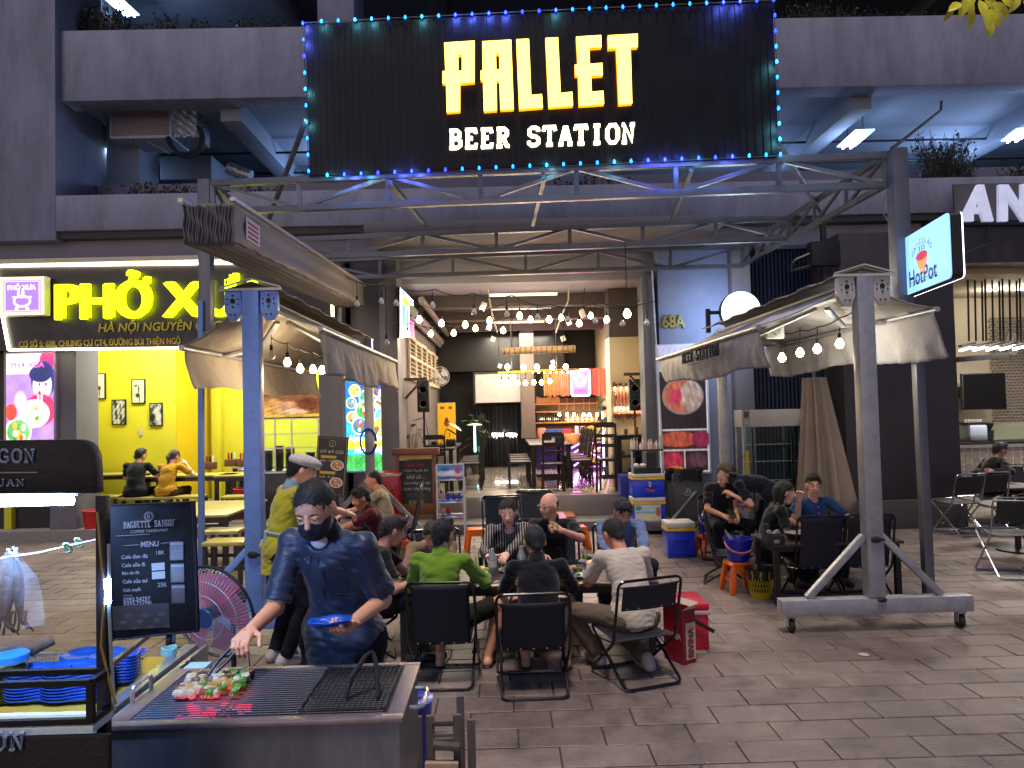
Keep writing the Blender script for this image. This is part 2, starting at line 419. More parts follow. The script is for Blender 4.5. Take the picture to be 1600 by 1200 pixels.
def hand_sdf(w,d,n,side,curl=.45,s=1.0,thumb=.6):
 """w wrist, d hand direction, n palm normal (fingers curl towards it), side +1: thumb on +cross(d,n)"""
 S=SDF(); d=unit(d); n=unit(n-d*n.dot(d)); t=np.cross(d,n)*side
 pe=w+d*.085*s
 S.cone(w-d*.02,w+d*.02*s,.025*s,.026*s,.02,flat=(n,.72))
 for i,o in enumerate((-.028,-.009,.011,.029)):
  S.cone(w+d*.02*s+t*o*.55*s,pe+t*o*s,.017*s,.0125*s,.014)
 for i,(o,L) in enumerate(((.030,.072),(.011,.080),(-.010,.074),(-.029,.058))):
  p=pe+t*o*s; a=curl*(.5+.12*i); f=d
  for j,(fr,rr) in enumerate(((.45,.0092),(.32,.0084),(.25,.0076))):
   f=unit(d*math.cos(a)+n*math.sin(a)+t*o*.8*(1-j*.4)); q=p+f*L*fr*s
   S.cone(p,q,rr*s,(rr-.0009)*s,.004); p=q; a += curl*(.9+.1*i)
 p=w+d*.028*s+t*.024*s; f=unit(d*.55+t*.85*(1-thumb*.3)+n*.35*thumb)
 q=p+f*.042*s; S.cone(p,q,.0135*s,.0105*s,.01)
 f=unit(d*.85+t*.25+n*.6*thumb); S.cone(q,q+f*.032*s,.0102*s,.0086*s,.004); q2=q+f*.032*s
 S.cone(q2,q2+unit(f+n*.3)*.022*s,.0086*s,.0072*s,.003)
 return S
def person(label,loc,rz,pel=.42,lean=.15,side=0.0,hands=None,feet=None,head=(0,0,0),twist=0.0,skin_c='#c89878',shirt='#336699',sleeve=.6,
           pants='#222222',leg='long',hair='short',hair_c='#0a0909',shoe='#1c1c1e',fem=False,glasses=False,brow=True,res=.009,hres=.005,
           collar=False,shirt_mat=None,pants_mat=None,slump=.25,curls=(.5,.5),palms=None,hem=.02,s=1.0,poles=(None,None),smile=False,mask=False,neckdrop=0,placket=False,grey=False,tail=0,wrk=.0075,kpoles=None):
 """builds one person facing local +Y, origin on the ground under the pelvis"""
 T=thing('person',label,'person',loc,rz)
 sk=skin('skin_'+skin_c,skin_c)
 R3=np.array(Matrix.Rotation(rz,3,'Z')); LOC=V3(*loc)
 def out(vf): return (vf[0]*s) @ R3.T+LOC,vf[1]
 w=.93 if fem else 1.0
 P0=V3(0,0,pel/s)
 def up(a,sd): return unit(V3(math.sin(sd),math.sin(a),math.cos(a)))
 u1=up(lean*.8,side*.6); u2=up(lean+slump*.6,side); u3=up(lean+slump,side)
 r=V3(math.cos(twist),math.sin(twist),0); r1=V3(1,0,0)
 f1=unit(np.cross(u1,r1)); f2=unit(np.cross(u2,r)); r=unit(np.cross(f2,u2))
 wa=P0+u1*.17; ch=wa+u2*.17; nb=ch+u3*.145
 shd=[ch+u3*.105+r*sg*.176*w+f2*.005 for sg in (-1,1)]
 hip=[P0+r1*sg*.088-V3(0,0,.015) for sg in (-1,1)]
 hands=hands or [(-.2,.35,pel+.1),(.2,.35,pel+.1)]; feet=feet or [(-.12,.35,0),(.12,.35,0)]
 E,Wr=[],[]
 for i,sg in enumerate((-1,1)):
  h=V3(*hands[i])/s if hands[i] is not None else shd[i]+V3(sg*.06,.03,-.5)
  pole=V3(*poles[i]) if poles[i] is not None else V3(sg*.55,-.55,-.75)
  e,wr=ik(shd[i],h,.275,.245,pole); E.append(e); Wr.append(wr)
 K,A=[],[]
 for i,sg in enumerate((-1,1)):
  a=V3(*feet[i])/s+V3(0,0,.075)
  kp=V3(*kpoles[i]) if kpoles else V3(sg*.25,.5,.8)
  k_,a=ik(hip[i],a,.415,.40,kp); K.append(k_); A.append(a)
 # head frame: yaw (left +), pitch (down -), roll
 hy,hp,hr=head
 Rh=np.array((Matrix.Rotation(hy,3,'Z') @ Matrix.Rotation(hp,3,'X') @ Matrix.Rotation(hr,3,'Y')))
 hc=nb+u3*.03+V3(0,.01,.02)+Rh @ V3(0,.022,.10)
 H=lambda *a: hc+Rh @ V3(*a)
 # --- body skin
 B=SDF()
 B.cone(hip[0],hip[1],.10,.10,.03).cone(P0,wa,.115*w,.105*w,.03,flat=(f1,.75)).cone(wa,ch,.105*w,.128*w,.04,flat=(f2,.7))
 B.cone(shd[0],shd[1],.034,.034,.03).cone(nb-u3*.04,H(0,-.02,-.06),.054*w,.05*w,.02)
 for i in (0,1):
  B.cone(shd[i],E[i],.036*w,.036*w,.02).cone(E[i],Wr[i],.037*w,.0255*w,.015)
  B.cone(hip[i],K[i],.075,.052,.03).cone(K[i],K[i]*.55+A[i]*.45,.05,.05,.02).cone(K[i]*.55+A[i]*.45,A[i],.05,.034,.02)
  fd=unit(V3((A[i]-P0)[0]*.35+.0,1,0)); B.cone(A[i]-V3(0,0,.04)-fd*.03,A[i]-V3(0,0,.045)+fd*.13,.034,.026,.02)
 parts=[B.mesh(res)]
 # --- head
 D=SDF()
 D.ell(H(0,-.008,.022),(.076,.094,.090),.02,Rh).cone(H(0,.02,-.01),H(0,.052,-.088),.064,.030,.03,flat=(Rh @ V3(1,0,0),1.0))
 D.ell(H(0,.068,-.03),(.052,.03,.05),.02,Rh)
 D.cone(H(0,.088,.018),H(0,.107,-.020),.007,.0125,.008)
 for sg in (-1,1):
  D.ell(H(sg*.078,-.006,-.008),(.010,.02,.032),.008,Rh)
  D.ell(H(sg*.030,.098,.012),(.017,.012,.010),.012,Rh,sub=True)
  D.ell(H(sg*.031,.080,.010),(.014,.013,.010),.004,Rh)
  D.ell(H(sg*.012,.1,-.024),(.009,.009,.007),.006,Rh)
 if not mask:
  D.ell(H(0,.088,-.052),(.023,.011,.006),.006,Rh).ell(H(0,.086,-.063),(.018,.011,.006),.006,Rh)
 D.cone(nb-u3*.03,H(0,-.02,-.06),.052*w,.049*w,.02)
 parts.append(D.mesh(hres))
 HF=[]
 for i,sg in enumerate((-1,1)):
  fd=unit(Wr[i]-E[i]); pn=V3(*palms[i]) if (palms and palms[i] is not None) else V3(-sg*.35,0,-1)
  HF.append((Wr[i],fd,pn))
  parts.append(hand_sdf(Wr[i],fd,pn,sg,curls[i]).mesh(.0048 if res > .008 else .004))
 vf_obj('body',out(join_vf(parts)),sk,T)
 # --- clothes
 sm=shirt_mat or M('cloth_'+shirt,shirt,rough=.85,var=.1,vs=9,bump=.25,bs=300,spec=.2,sheen=.2)
 C=SDF(); o=.014
 C.cone(P0-u1*hem,wa,.130*w+o,.126*w+o,.03,flat=(f1,.78)).cone(wa,ch,.126*w+o,.144*w+o,.04,flat=(f2,.72)).cone(shd[0],shd[1],.041+o,.041+o,.05)
 C.cone(hip[0]*.85+hip[1]*.15+u1*.03,hip[1]*.85+hip[0]*.15+u1*.03,.108+o+.012,.108+o+.012,.03)
 if tail: C.cone(P0+u1*.02,P0-V3(0,0,tail),.148*w+o,.160*w+o,.03,flat=(f1,.88),cut=True)
 for i in (0,1):
  if sleeve <= .9: e=shd[i]+(E[i]-shd[i])*(sleeve/.6*.62+.03); C.cone(shd[i],e,.044*w+o,.044*w+o+.006,.03,cut=True)
  elif sleeve <= 1.3: C.cone(shd[i],E[i],.043*w+o,.038*w+o,.03).cone(E[i],E[i]+(Wr[i]-E[i])*(sleeve-1),.04*w+o,.038*w+o,.015,cut=True)
  else: C.cone(shd[i],E[i],.043*w+o,.038*w+o,.03).cone(E[i],Wr[i],.041*w+o,.03*w+o,.015,cut=True)
 if fem:
  for sg in (-1,1): C.ell(ch+f2*.065+r*sg*.06-u2*.04,(.045,.045,.045),.05)
 C.ell(nb+f2*.06+u3*.03,(.062,.05+neckdrop,.062+neckdrop),.01,sub=True)
 vf=C.mesh(res*.92,wrk,38,11+int(abs(loc[0]*100)) % 50,(.7,.7,1.25))
 vf_obj('shirt',out(vf),sm,T)
 if collar:
  cs=SDF(); cs.cone(nb-u3*.012-f2*.01,nb+u3*.03-f2*.004,.073*w,.066*w,.01,flat=(f2,.95)).cone(nb-u3*.05,nb+u3*.1,.056*w,.056*w,.002,sub=True)
  cs.ell(nb+f2*.085+u3*.01,(.02,.045,.06),.01,sub=True)
  vf_obj('collar',out(cs.mesh(.006,.001,50)),collar if not isinstance(collar,bool) else sm,T)
 if placket:
  pb=SDF()
  for q in range(4):
   c_=nb-u3*(.07+.07*q)+f2*(.115+.008*q) ; pb.ell(c_,(.007,.007,.007),.001)
  vf_obj('button',out(pb.mesh(.0035)),M('button_white','#d8d8d8',rough=.3),T)
 pm=pants_mat or M('pants_'+pants,pants,rough=.85,var=.12,vs=9,bump=.25,bs=260,spec=.2)
 Q=SDF(); o=.014
 Q.cone(hip[0],hip[1],.105+o,.105+o,.03).cone(P0,P0+u1*.09,.112*w+o,.108*w+o,.03,flat=(f1,.78))
 for i in (0,1):
  if leg == 'shorts':
   e=hip[i]+(K[i]-hip[i])*.86; Q.cone(hip[i],e,.078+o,.062+o,.03,cut=True)
  else:
   Q.cone(hip[i],K[i],.078+o,.056+o,.03); e=A[i]+V3(0,0,.0); Q.cone(K[i],e,.054+o,.044+o,.02,cut=True)
 vf_obj('shorts' if leg == 'shorts' else 'trousers',out(Q.mesh(res,.006,34,5)),pm,T)
 for i in (0,1):
  fd=unit(V3((A[i]-P0)[0]*.35,1,0)); az=A[i][2]-.075
  b=A[i]-V3(0,0,.035)-fd*.035; e=A[i]-V3(0,0,.045)+fd*.14
  Z=SDF()
  if leg == 'shorts' or shoe == 'sandal':
   Z.cone(b-V3(0,0,.03),e-V3(0,0,.02),.043,.045,.01,flat=(V3(0,0,1),.3)); Z.cone(A[i]+fd*.06-V3(0,0,.012),A[i]+fd*.09-V3(0,0,.02),.040,.038,.004)
   Z.cone(b,e+V3(0,0,.0),.033,.025,.004,sub=True)
  else:
   Z.cone(b,e,.045,.038,.02).cone(A[i]-fd*.01,A[i]+V3(0,0,.01),.046,.044,.02)
  Z.half(V3(0,0,az-.005),V3(0,0,-1),.002)
  vf_obj('sandal' if (leg == 'shorts' or shoe == 'sandal') else 'shoe',out(Z.mesh(.009)),M('shoe_'+('#2a2a2e' if shoe == 'sandal' else shoe),'#2a2a2e' if shoe == 'sandal' else shoe,rough=.5),T)
 # --- hair
 hm=M('hair_'+hair_c,hair_c,rough=.58,var=.25,vs=30,bump=.6,bs=180,spec=.6,stretch=(1,1,.25))
 if hair != 'bald':
  Hh=SDF(); (Hh.ell(H(0,-.012,.027),(.080,.097,.0945),.01,Rh) if hair == 'crop' else Hh.ell(H(0,-.012,.027),(.084,.101,.100),.01,Rh))
  if hair in ('short','crop','bun','long','bob'):
   Hh.cone(H(0,-.05,.02),H(0,-.065,-.045),.062,.045,.02)
  if hair == 'short': Hh.ell(H(0,.035,.095),(.06,.06,.035),.02,Rh)
  if hair == 'quiff': Hh.cone(H(0,-.05,.02),H(0,-.06,-.04),.062,.045,.02).ell(H(0,.05,.112),(.06,.055,.035),.02,Rh)
  if hair in ('long','bob'):
   L=.12 if hair == 'bob' else .26
   for sg in (-1,1): Hh.cone(H(sg*.055,-.03,.0),H(sg*.055,-.045,-.05)+V3(0,0,-L*.5),.045,.03,.02)
   Hh.cone(H(0,-.07,.0),H(0,-.07,-.06)+V3(0,0,-L),.055,.035,.02)
  if hair == 'bun': Hh.ell(H(.0,-.105,.01),(.045,.04,.045),.01,Rh)
  if hair == 'tail': Hh.cone(H(0,-.095,.02),H(.0,-.12,-.05),.03,.03,.02).cone(H(.0,-.12,-.05),H(.01,-.09,-.05)+V3(0,-.02,-.22),.03,.012,.02)
  fz=-.045 if hair in ('short','crop','quiff') else -.03
  Hh.ell(H(0,.108,fz+(.012 if hair == 'crop' else 0)),(.072 if hair not in ('bob','long') else .062,.078,.110),.012,Rh,sub=True)
  if hair in ('short','crop','quiff','tail','bun'):
   for sg in (-1,1): Hh.ell(H(sg*.085,.018,-.05),(.03,.040,.066),.01,Rh,sub=True)
  if hair in ('crop','short','quiff'): Hh.half(H(0,0,-.068),Rh @ V3(0,.15,-1),.01)
  hv=Hh.mesh(hres*.8,.006 if hair != 'crop' else .0022,130,3,(1,1,.55)); vf_obj('hair',out(strands(hv,H(0,0,0),2600,.012 if hair == 'crop' else .020,len(hv[0]))),hm,T)
 else:
  Hh=SDF(); Hh.ell(H(0,-.01,.02),(.0785,.0965,.0925),.005,Rh); Hh.half(H(0,0,.015),Rh @ V3(0,.5,1),.01); Hh.half(H(0,0,-.055),V3(0,0,-1),.01); Hh.ell(H(0,.09,-.02),(.075,.085,.11),.01,Rh,sub=True)
  vf_obj('hair',out(Hh.mesh(.005,.001,120)),M('hair_stubble','#2c2420',rough=.7),T)
 # --- face
 dark=M('brow_dark','#120d0b',rough=.6); wh=M('eye_white','#c8c4bc',rough=.25); lip=M('lip_'+skin_c,'#8a4a42' if not fem else '#a03038',rough=.45)
 for sg in (-1,1):
  e=SDF(); e.ell(H(sg*.031,.0905,.0095),(.0115,.005,.0048),.001,Rh); vf_obj('eye',out(e.mesh(.0022)),wh,T)
  e=SDF(); e.ell(H(sg*.031,.0952,.0090),(.0048,.002,.0045),.001,Rh); e.cone(H(sg*.020,.0945,.0135),H(sg*.043,.0895,.013),.0016,.0016,.002); vf_obj('iris',out(e.mesh(.0015)),dark,T)
  if brow:
   e=SDF(); e.cone(H(sg*.016,.096,.029),H(sg*.034,.093,.033),.0032,.0032,.003).cone(H(sg*.034,.093,.033),H(sg*.049,.083,.028),.0032,.002,.003); vf_obj('eyebrow',out(e.mesh(.0025)),dark,T)
 if not mask:
  e=SDF(); m_=.006 if smile else 0
  e.cone(H(-.021,.0935,-.057+m_),H(0,.1005,-.0575),.003,.0045,.003).cone(H(0,.1005,-.0575),H(.021,.0935,-.057+m_),.0045,.003,.003); vf_obj('mouth',out(e.mesh(.0022)),lip,T)
 if glasses:
  g=MB()
  for sg in (-1,1):
   ctr=(sg*.033,.103,.008); pts=[H(ctr[0]+.025*math.copysign(abs(math.cos(a))**.7,math.cos(a)),ctr[1],ctr[2]+.017*math.copysign(abs(math.sin(a))**.7,math.sin(a))) for a in np.linspace(0,2*math.pi,17)[:-1]]
   pts=[tuple((R3 @ (p*s))+LOC) for p in pts]; g.tube(pts,.0017*s,6,closed=True)
   g.tube([tuple((R3 @ (p*s))+LOC) for p in (H(sg*.058,.100,.012),H(sg*.078,.06,.012),H(sg*.080,-.01,.0))],.0015,5)
  g.tube([tuple((R3 @ (p*s))+LOC) for p in (H(-.009,.104,.012),H(.009,.104,.012))],.0015,5)
  g.build('glasses',M('glasses_frame','#0a0a0a',rough=.25),T)
 def world(p): return Vector(R3 @ (np.array(p)*s)+LOC)
 info=dict(T=T,E=E,W=Wr,K=K,A=A,H=H,Rh=Rh,world=world,HF=HF,nb=nb,f2=f2,u3=u3,u2=u2,r=r,ch=ch,wa=wa,out=out,sm=sm,P0=P0,f1=f1,sh=shd,R3=R3)
 return info
# ================================================================== GROUND
m_tile=M('paving_stone','#7e7068',rough=.42,var=.22,vs=6,bump=.6,bs=60,island=.15,spec=.5,vec='World',stain=.42)
m_grout=M('paving_joint','#3c3532',rough=.9,var=.2)
g=MB(); g.box(-40,40,-12,60,-.6,-.012)
ground=tag(g.build('ground',m_grout),kind='structure')
TW,TH,J=.5,.25,.009
def tile_mesh():
 b=MB(); x,y=TW/2-J/2,TH/2-J/2; e=.005
 b._add([(-x,-y,-.02),(x,-y,-.02),(x,y,-.02),(-x,y,-.02),(-x,-y,-.003),(x,-y,-.003),(x,y,-.003),(-x,y,-.003),(-x+e,-y+e,0),(x-e,-y+e,0),(x-e,y-e,0),(-x+e,y-e,0)],
           [(0,1,5,4),(1,2,6,5),(2,3,7,6),(3,0,4,7),(4,5,9,8),(5,6,10,9),(6,7,11,10),(7,4,8,11),(8,9,10,11)])
 return b.mesh('paving_tile')
tm=tile_mesh(); tm.materials.append(m_tile); cells=[]
for j in range(int(-9/TH),int(13/TH)):
 for i in range(-34,36):
  x=(i+.5*(j % 2)+((j*7) % 3)*.04)*TW; y=(j+.5)*TH
  if y > 11.6 and -1.7 < x < 3: continue
  vis=3.75 < y < 9 and -.72*y-.3 < x < .72*y+.2
  cells.append((y if vis else 99+abs(y-5)+abs(x),x,y))
cells.sort()
rt=MB()
for n_,(k,x,y) in enumerate(cells):
 dz=random.uniform(-.0016,.0016); a,b=random.uniform(-.0025,.0025),random.uniform(-.004,.004)
 if n_ < 300:
  o=link_mesh('paving_tile',tm,None); o.location=(x,y,dz); o.rotation_euler=(b,a,0); o.parent=ground
 else:
  X,Y,e=TW/2-J/2,TH/2-J/2,.004
  rt._add([(x-X,y-Y,-.012),(x+X,y-Y,-.012),(x+X,y+Y,-.012),(x-X,y+Y,-.012),(x-X+e,y-Y+e,dz-a*X-b*Y),(x+X-e,y-Y+e,dz+a*X-b*Y),(x+X-e,y+Y-e,dz+a*X+b*Y),(x-X+e,y+Y-e,dz-a*X+b*Y)],
    [(0,1,5,4),(1,2,6,5),(2,3,7,6),(3,0,4,7),(4,5,6,7)])
tag(rt.build('paving_tile_field',m_tile,ground),kind='stuff')
# ================================================================== BUILDING
m_conc=M('painted_concrete','#777b8e',rough=.8,var=.20,vs=1.6,bump=.3,bs=22,stretch=(2.2,2.2,.6),stain=.18,vec='World')
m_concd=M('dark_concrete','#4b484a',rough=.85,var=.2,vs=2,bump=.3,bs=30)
m_park=M('parking_ceiling_paint','#7c8694',rough=.8,var=.12,vs=1,bump=.1)
m_band=M('cream_render','#84808a',rough=.8,var=.12,vs=2)
m_dark=M('charcoal_wall','#2f2b2e',rough=.5,var=.15,vs=2.5,bump=.15,bs=14,vec='World',stain=.2)
m_black=M('black_paint','#070708',rough=.5,var=.1)
m_floor=M('polished_floor','#8c857c',rough=.12,var=.14,vs=1.5,bump=.02,coat=.5)
m_yel=M('yellow_wall','#cfc62c',rough=.6,var=.06,vs=2,bump=.08)
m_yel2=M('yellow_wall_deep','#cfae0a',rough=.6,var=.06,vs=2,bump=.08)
m_grey=M('grey_column','#6a686c',rough=.7,var=.15,vs=3,bump=.2,bs=30)
BLD=thing('apartment_building','large concrete apartment block with open parking decks above the row of shops','building',(0,12,0))
def bx(name,mat,x0,x1,y0,y1,z0,z1,parent=BLD,bevel=.006,label=None):
 g=MB(); g.box(x0,x1,y0,y1,z0,z1); o=g.build(name,mat,parent,bevel=bevel)
 if label: o['label']=label
 return o
XL = P(107, 230, 11.9).x                                       # right edge of the big left column
bx('column',m_conc,XL-3.0,XL,11.55,12.9,4.72,13.5)
bx('facade_beam',m_conc,XL+.002,14,11.7,12.1,6.98,8.12)
bx('facade_beam',m_conc,XL+.002,14,11.7,12.1,10.6,12.5)
bx('planter_wall',m_conc,XL+.002,14,12.9,13.05,8.0,8.75)
bx('facade_ledge',m_conc,XL+.002,14,11.55,11.9,4.86,5.42)
bx('facade_ledge',m_conc,-11,XL,11.57,11.9,4.86,5.0) if 0 else None
bx('planter_wall',m_band,XL+.002,14,12.75,12.9,4.9,5.95)
bx('planter_floor',m_concd,XL+.002,14,11.9,12.75,4.9,5.2)
bx('planter_floor',m_concd,XL+.002,14,12.1,12.9,7.9,8.02)
bx('dark_strip',m_concd,-11,14,11.62,12.3,4.76,4.858)  # dark concrete strip between ledge and band
bx('facade_band',m_band,-11,14,11.8,12.3,4.45,4.758)
# parking deck
bx('parking_ceiling',m_park,-12,16,12.12,24,7.12,7.4)
bx('parking_ceiling',m_park,-12,16,12.12,24,10.75,11.0)
bx('parking_floor',m_concd,-12,16,12.9,24,5.2,5.4)
bx('parking_floor',m_concd,-12,16,13.05,24,7.402,7.55)
bx('parking_back_wall',m_park,-12,16,23.0,23.3,5.4,7.12)
bx('parking_back_wall',m_park,-12,16,23.0,23.3,7.55,10.75)
bx('parking_side_wall',m_conc,XL-3,XL-.02,12.92,23,5.4,7.1)
for x in (-8.3,-4.4,-1.2,2.3,6.1,9.6):
 bx('ceiling_beam',m_park,x-.17,x+.17,12.13,23,6.78,7.118)
 bx('ceiling_beam',m_park,x-.17,x+.17,12.13,23,10.4,10.748)
bx('column',m_park,XL+.05,XL+.62,12.95,13.7,5.4,7.118)
a=P(330,240,15.5); b_=P(357,240,15.5)
bx('wall_box',m_park,P(250,240,14.2).x,P(330,240,14.2).x,14.2,16.5,P(0,258,14.2).z-.35,6.95)
bx('column',m_conc,P(500,10,11.9).x,P(556,10,11.9).x,11.72,12.6,8.121,10.598)
for zz,yy in ((6.9,14.0),(6.9,15.2)):
 g=MB(); g.tube([(-7,yy,zz),(13,yy,zz)],.022,8); g.build('ceiling_pipe',m_black,BLD,smooth=True)
# ground floor shells
YF=12.0
def shop_box(x0,x1,y0,y1,z0,z1,mw,mc,mf,t=.12):
 bx('side_wall',mw[0],x0-t,x0,y0,y1,z0,z1); bx('side_wall',mw[1],x1,x1+t,y0,y1,z0,z1)
 bx('back_wall',mw[2],x0,x1,y1,y1+t,z0,z1); bx('shop_ceiling',mc,x0-t,x1+t,y0,y1+t,z1+.002,z1+.15)
# left noodle shop
xa,xb=P(128,690,YF).x,P(540,690,YF).x
g=MB(); g.box(-12,xb+.35,11.75,19,-.02,.17); tag(g.build('shop_floor',M('terrazzo_step','#77716c',rough=.5,var=.2,vs=12)),kind='structure')
xa2=P(142,620,14.3).x; xa3=P(275,620,14.3).x
shop_box(xa2,xb,YF,15.9,.172,4.2,(m_yel,m_grey,m_yel),m_band,m_floor)
bx('wall_block',m_yel,xa2+.002,xa3,14.3,15.898,.172,4.198)
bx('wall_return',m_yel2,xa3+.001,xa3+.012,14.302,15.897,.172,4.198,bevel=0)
bx('pilaster',m_yel,P(333,650,15.8).x,P(346,650,15.8).x,15.7,15.897,.172,4.198)
bx('column',m_grey,P(86,600,YF).x,xa-.002,11.85,12.5,.17,4.45)
bx('front_wall',m_dark,-12,P(86,600,YF).x,12.1,12.4,.17,4.45)
# column between the two shops
bx('column',m_grey,xb-.35,xb+.03,11.72,12.4,.17,4.448)
xc0,xc1=P(601,600,YF).x,P(628,600,YF).x
bx('column',m_grey,xc0,xc1,11.6,12.5,0,4.448)
bx('front_wall',m_grey,xb+.032,xc0-.002,12.0,12.3,0,4.448)
# restaurant
xr=2.42; xl=xc1
bx('soffit',M('soffit_paint','#625e66',rough=.8,var=.15),xc0,3.2,10.4,11.6,4.452,4.6)
g=MB(); g.box(xc1,xr,12.15,21,-.02,.48); rf=tag(g.build('restaurant_floor',m_floor,bevel=.01),kind='structure')
g=MB(); g.box(xc1-.3,xr+1.2,11.45,12.148,-.02,.15); tag(g.build('entrance_step',M('step_stone','#5f5a58',rough=.45,var=.2,vs=6,bump=.3,coat=.1),bevel=.01),kind='structure')
m_crm=M('cream_plaster','#b5a586',rough=.7,var=.08,vs=2)
m_taupe=M('taupe_wall','#5b534e',rough=.8,var=.1,vs=2)
bx('side_wall',m_taupe,xl-.12,xl,12.51,19.2,.48,4.0)
bx('side_wall',m_crm,xr,xr+.12,12.2,19.2,.48,4.0)
xk=P(953,600,13.05).x; zk=P(980,526,13.0).z
bx('wall_panel',m_crm,xk,xr-.002,13.0,13.5,.482,zk); bx('wall_box',M('brown_box','#3f3634',rough=.8,var=.12),xk,xr-.002,12.97,13.5,zk+.002,3.99)
bx('back_wall',m_black,xl-.12,xr+.12,19.2,19.35,.48,4.0)
bx('restaurant_ceiling',M('restaurant_ceiling_paint','#86808a',rough=.8,var=.1,vs=1.5),xl-.12,xr+.12,12.2,19.35,4.002,4.2)
bx('lintel',m_band,xl-.12,xr+.12,12.15,12.35,4.0,4.445)
for y in (13.4,15.4,17.5): bx('ceiling_beam',M('brown_beam','#4a4140',rough=.8),xl,xr,y,y+.35,3.78,4.0)
bx('dark_partition',m_black,xl,xr-.9,18.2,18.4,2.85,3.78)
bx('column',m_taupe,P(812,560,18).x,P(833,560,18).x,17.6,18.1,1.2,3.99)
# right end of the restaurant front
x1=P(1140,600,YF).x; x2=P(1152,600,11.6).x
m_bluew=M('pale_concrete','#7c8498',rough=.75,var=.14,vs=2.5,bump=.2,bs=20)
bx('front_wall',m_bluew,xr+.122,x1,11.9,12.3,0,4.448)
bx('column',M('slate_column','#55585f',rough=.7,var=.12,vs=3),xr-.16,xr+.02,11.75,12.19,0,4.0)
bx('column',m_grey,x1+.002,x1+.3,11.7,12.2,0,4.448)
# corrugated blue shutter wall
xs0,xs1=x1+.31,P(1262,600,12.2).x+.5
g=MB(); g.box(xs0-.02,xs1,12.12,12.2,0,4.448); sh=g.build('shutter_wall',M('shutter_blue','#1c2534',rough=.45,var=.1,metal=.3),BLD)
n=24
for i in range(n):
 x=xs0+(xs1-xs0)*(i+.5)/n; g=MB(); g.box(x-.022,x+.022,12.06,12.119,.02,4.4); g.build('slat',M('shutter_blue'),sh,bevel=.006)
# dark projecting wall, then the bright cafe
xd0,xd1=P(1262,620,11.3).x,P(1497,620,11.0).x
bx('dark_wall',m_dark,xs1-.45,xd1,11.0,12.2,.42,4.44)
bx('wall_plinth',M('plinth_stone','#3b3736',rough=.7,var=.2,vs=5,bump=.4),xs1-.47,xd1+.03,10.93,12.2,0,.42)
bx('facade_band',m_dark,xd1+.002,14,11.3,11.78,4.0,4.74)
m_cafe=M('cafe_plaster','#b0a590',rough=.7,var=.06)
bx('side_wall',m_cafe,14,14.1,11.3,16,0,4.2)
bx('back_wall',m_cafe,xd1,14,14.6,14.75,0,3.9)
bx('shop_ceiling',m_cafe,xd1-.1,14,11.8,14.75,3.9,4.1)
bx('side_wall',m_cafe,xd1-.12,xd1-.002,12.21,14.6,0,3.9)
g=MB(); g.box(xd1-.1,14,11.3,14.6,-.02,.06); tag(g.build('cafe_floor',m_floor),kind='structure')
# patterned wall of raised lozenges
x0,x1_,z0,z1_=RX(1556,470,1640,680,14.6); g=MB()
for j in range(40):
 for i in range(22):
  cx=P(1548,600,14.6).x+(i+.5*(j % 2))*.085; cz=1.45+j*.058
  if cz > 3.5: continue
  g._add([(cx-.04,14.57,cz),(cx,14.57,cz-.028),(cx+.04,14.57,cz),(cx,14.57,cz+.028),(cx+.012,14.50,cz+.006)],[(0,1,4),(1,2,4),(2,3,4),(3,0,4)])
tag(g.build('lozenge_relief',M('lozenge_paint','#8e867c',rough=.5,var=.1),BLD),kind='stuff')
# ================================================================== STEEL FRAME, SIGNS, AWNINGS
m_steel=M('galvanised_steel','#62646a',rough=.42,metal=.55,var=.16,vs=7,bump=.1,bs=90)
m_steeld=M('dull_steel','#55565c',rough=.5,metal=.4,var=.16,vs=5,bump=.1)
m_cable=M('black_cable','#0b0b0c',rough=.6,var=0,bump=0)
def curve_mesh(loops,name,mapf,mat,parent,depth,side=None):
 """filled outline with holes, extruded: loops = lists of (u,v); mapf(u,v,t)"""
 c=bpy.data.curves.new(name,'CURVE'); c.dimensions='2D'; c.fill_mode='BOTH'
 for lp in loops:
  s=c.splines.new('POLY'); s.points.add(len(lp)-1); s.use_cyclic_u=True
  for i,(u,v) in enumerate(lp): s.points[i].co=(u,v,0,1)
 o=bpy.data.objects.new('tmp',c); me=o.to_mesh()
 q=[tuple(v.co)[:2] for v in me.vertices]; fc=[tuple(p.vertices) for p in me.polygons]
 o.to_mesh_clear(); bpy.data.objects.remove(o); bpy.data.curves.remove(c)
 e={}
 for f in fc:
  for i in range(len(f)): k=(f[i],f[(i+1) % len(f)]); e[k]=e.get(k,0)+1
 n=len(q); vs=[mapf(u,v,0) for u,v in q]+[mapf(u,v,depth) for u,v in q]
 fs=[tuple(n+i for i in f) for f in fc]+[(a,b,b+n,a+n) for (a,b) in e if (b,a) not in e]
 me2=bpy.data.meshes.new(name); me2.from_pydata(vs,[],fs)
 if side: me2.materials.append(mat); me2.materials.append(side); me2.polygons.foreach_set('material_index',[0]*len(fc)+[1]*(len(fs)-len(fc)))
 return link_mesh(name,me2,mat,parent)
def dfun(x): return 8.3+(7.2-8.3)*(x-321)/(1397-321)
FR=thing('truss_canopy','open steel truss frame carrying the big black sign over the terrace','steel frame',G(317,918))
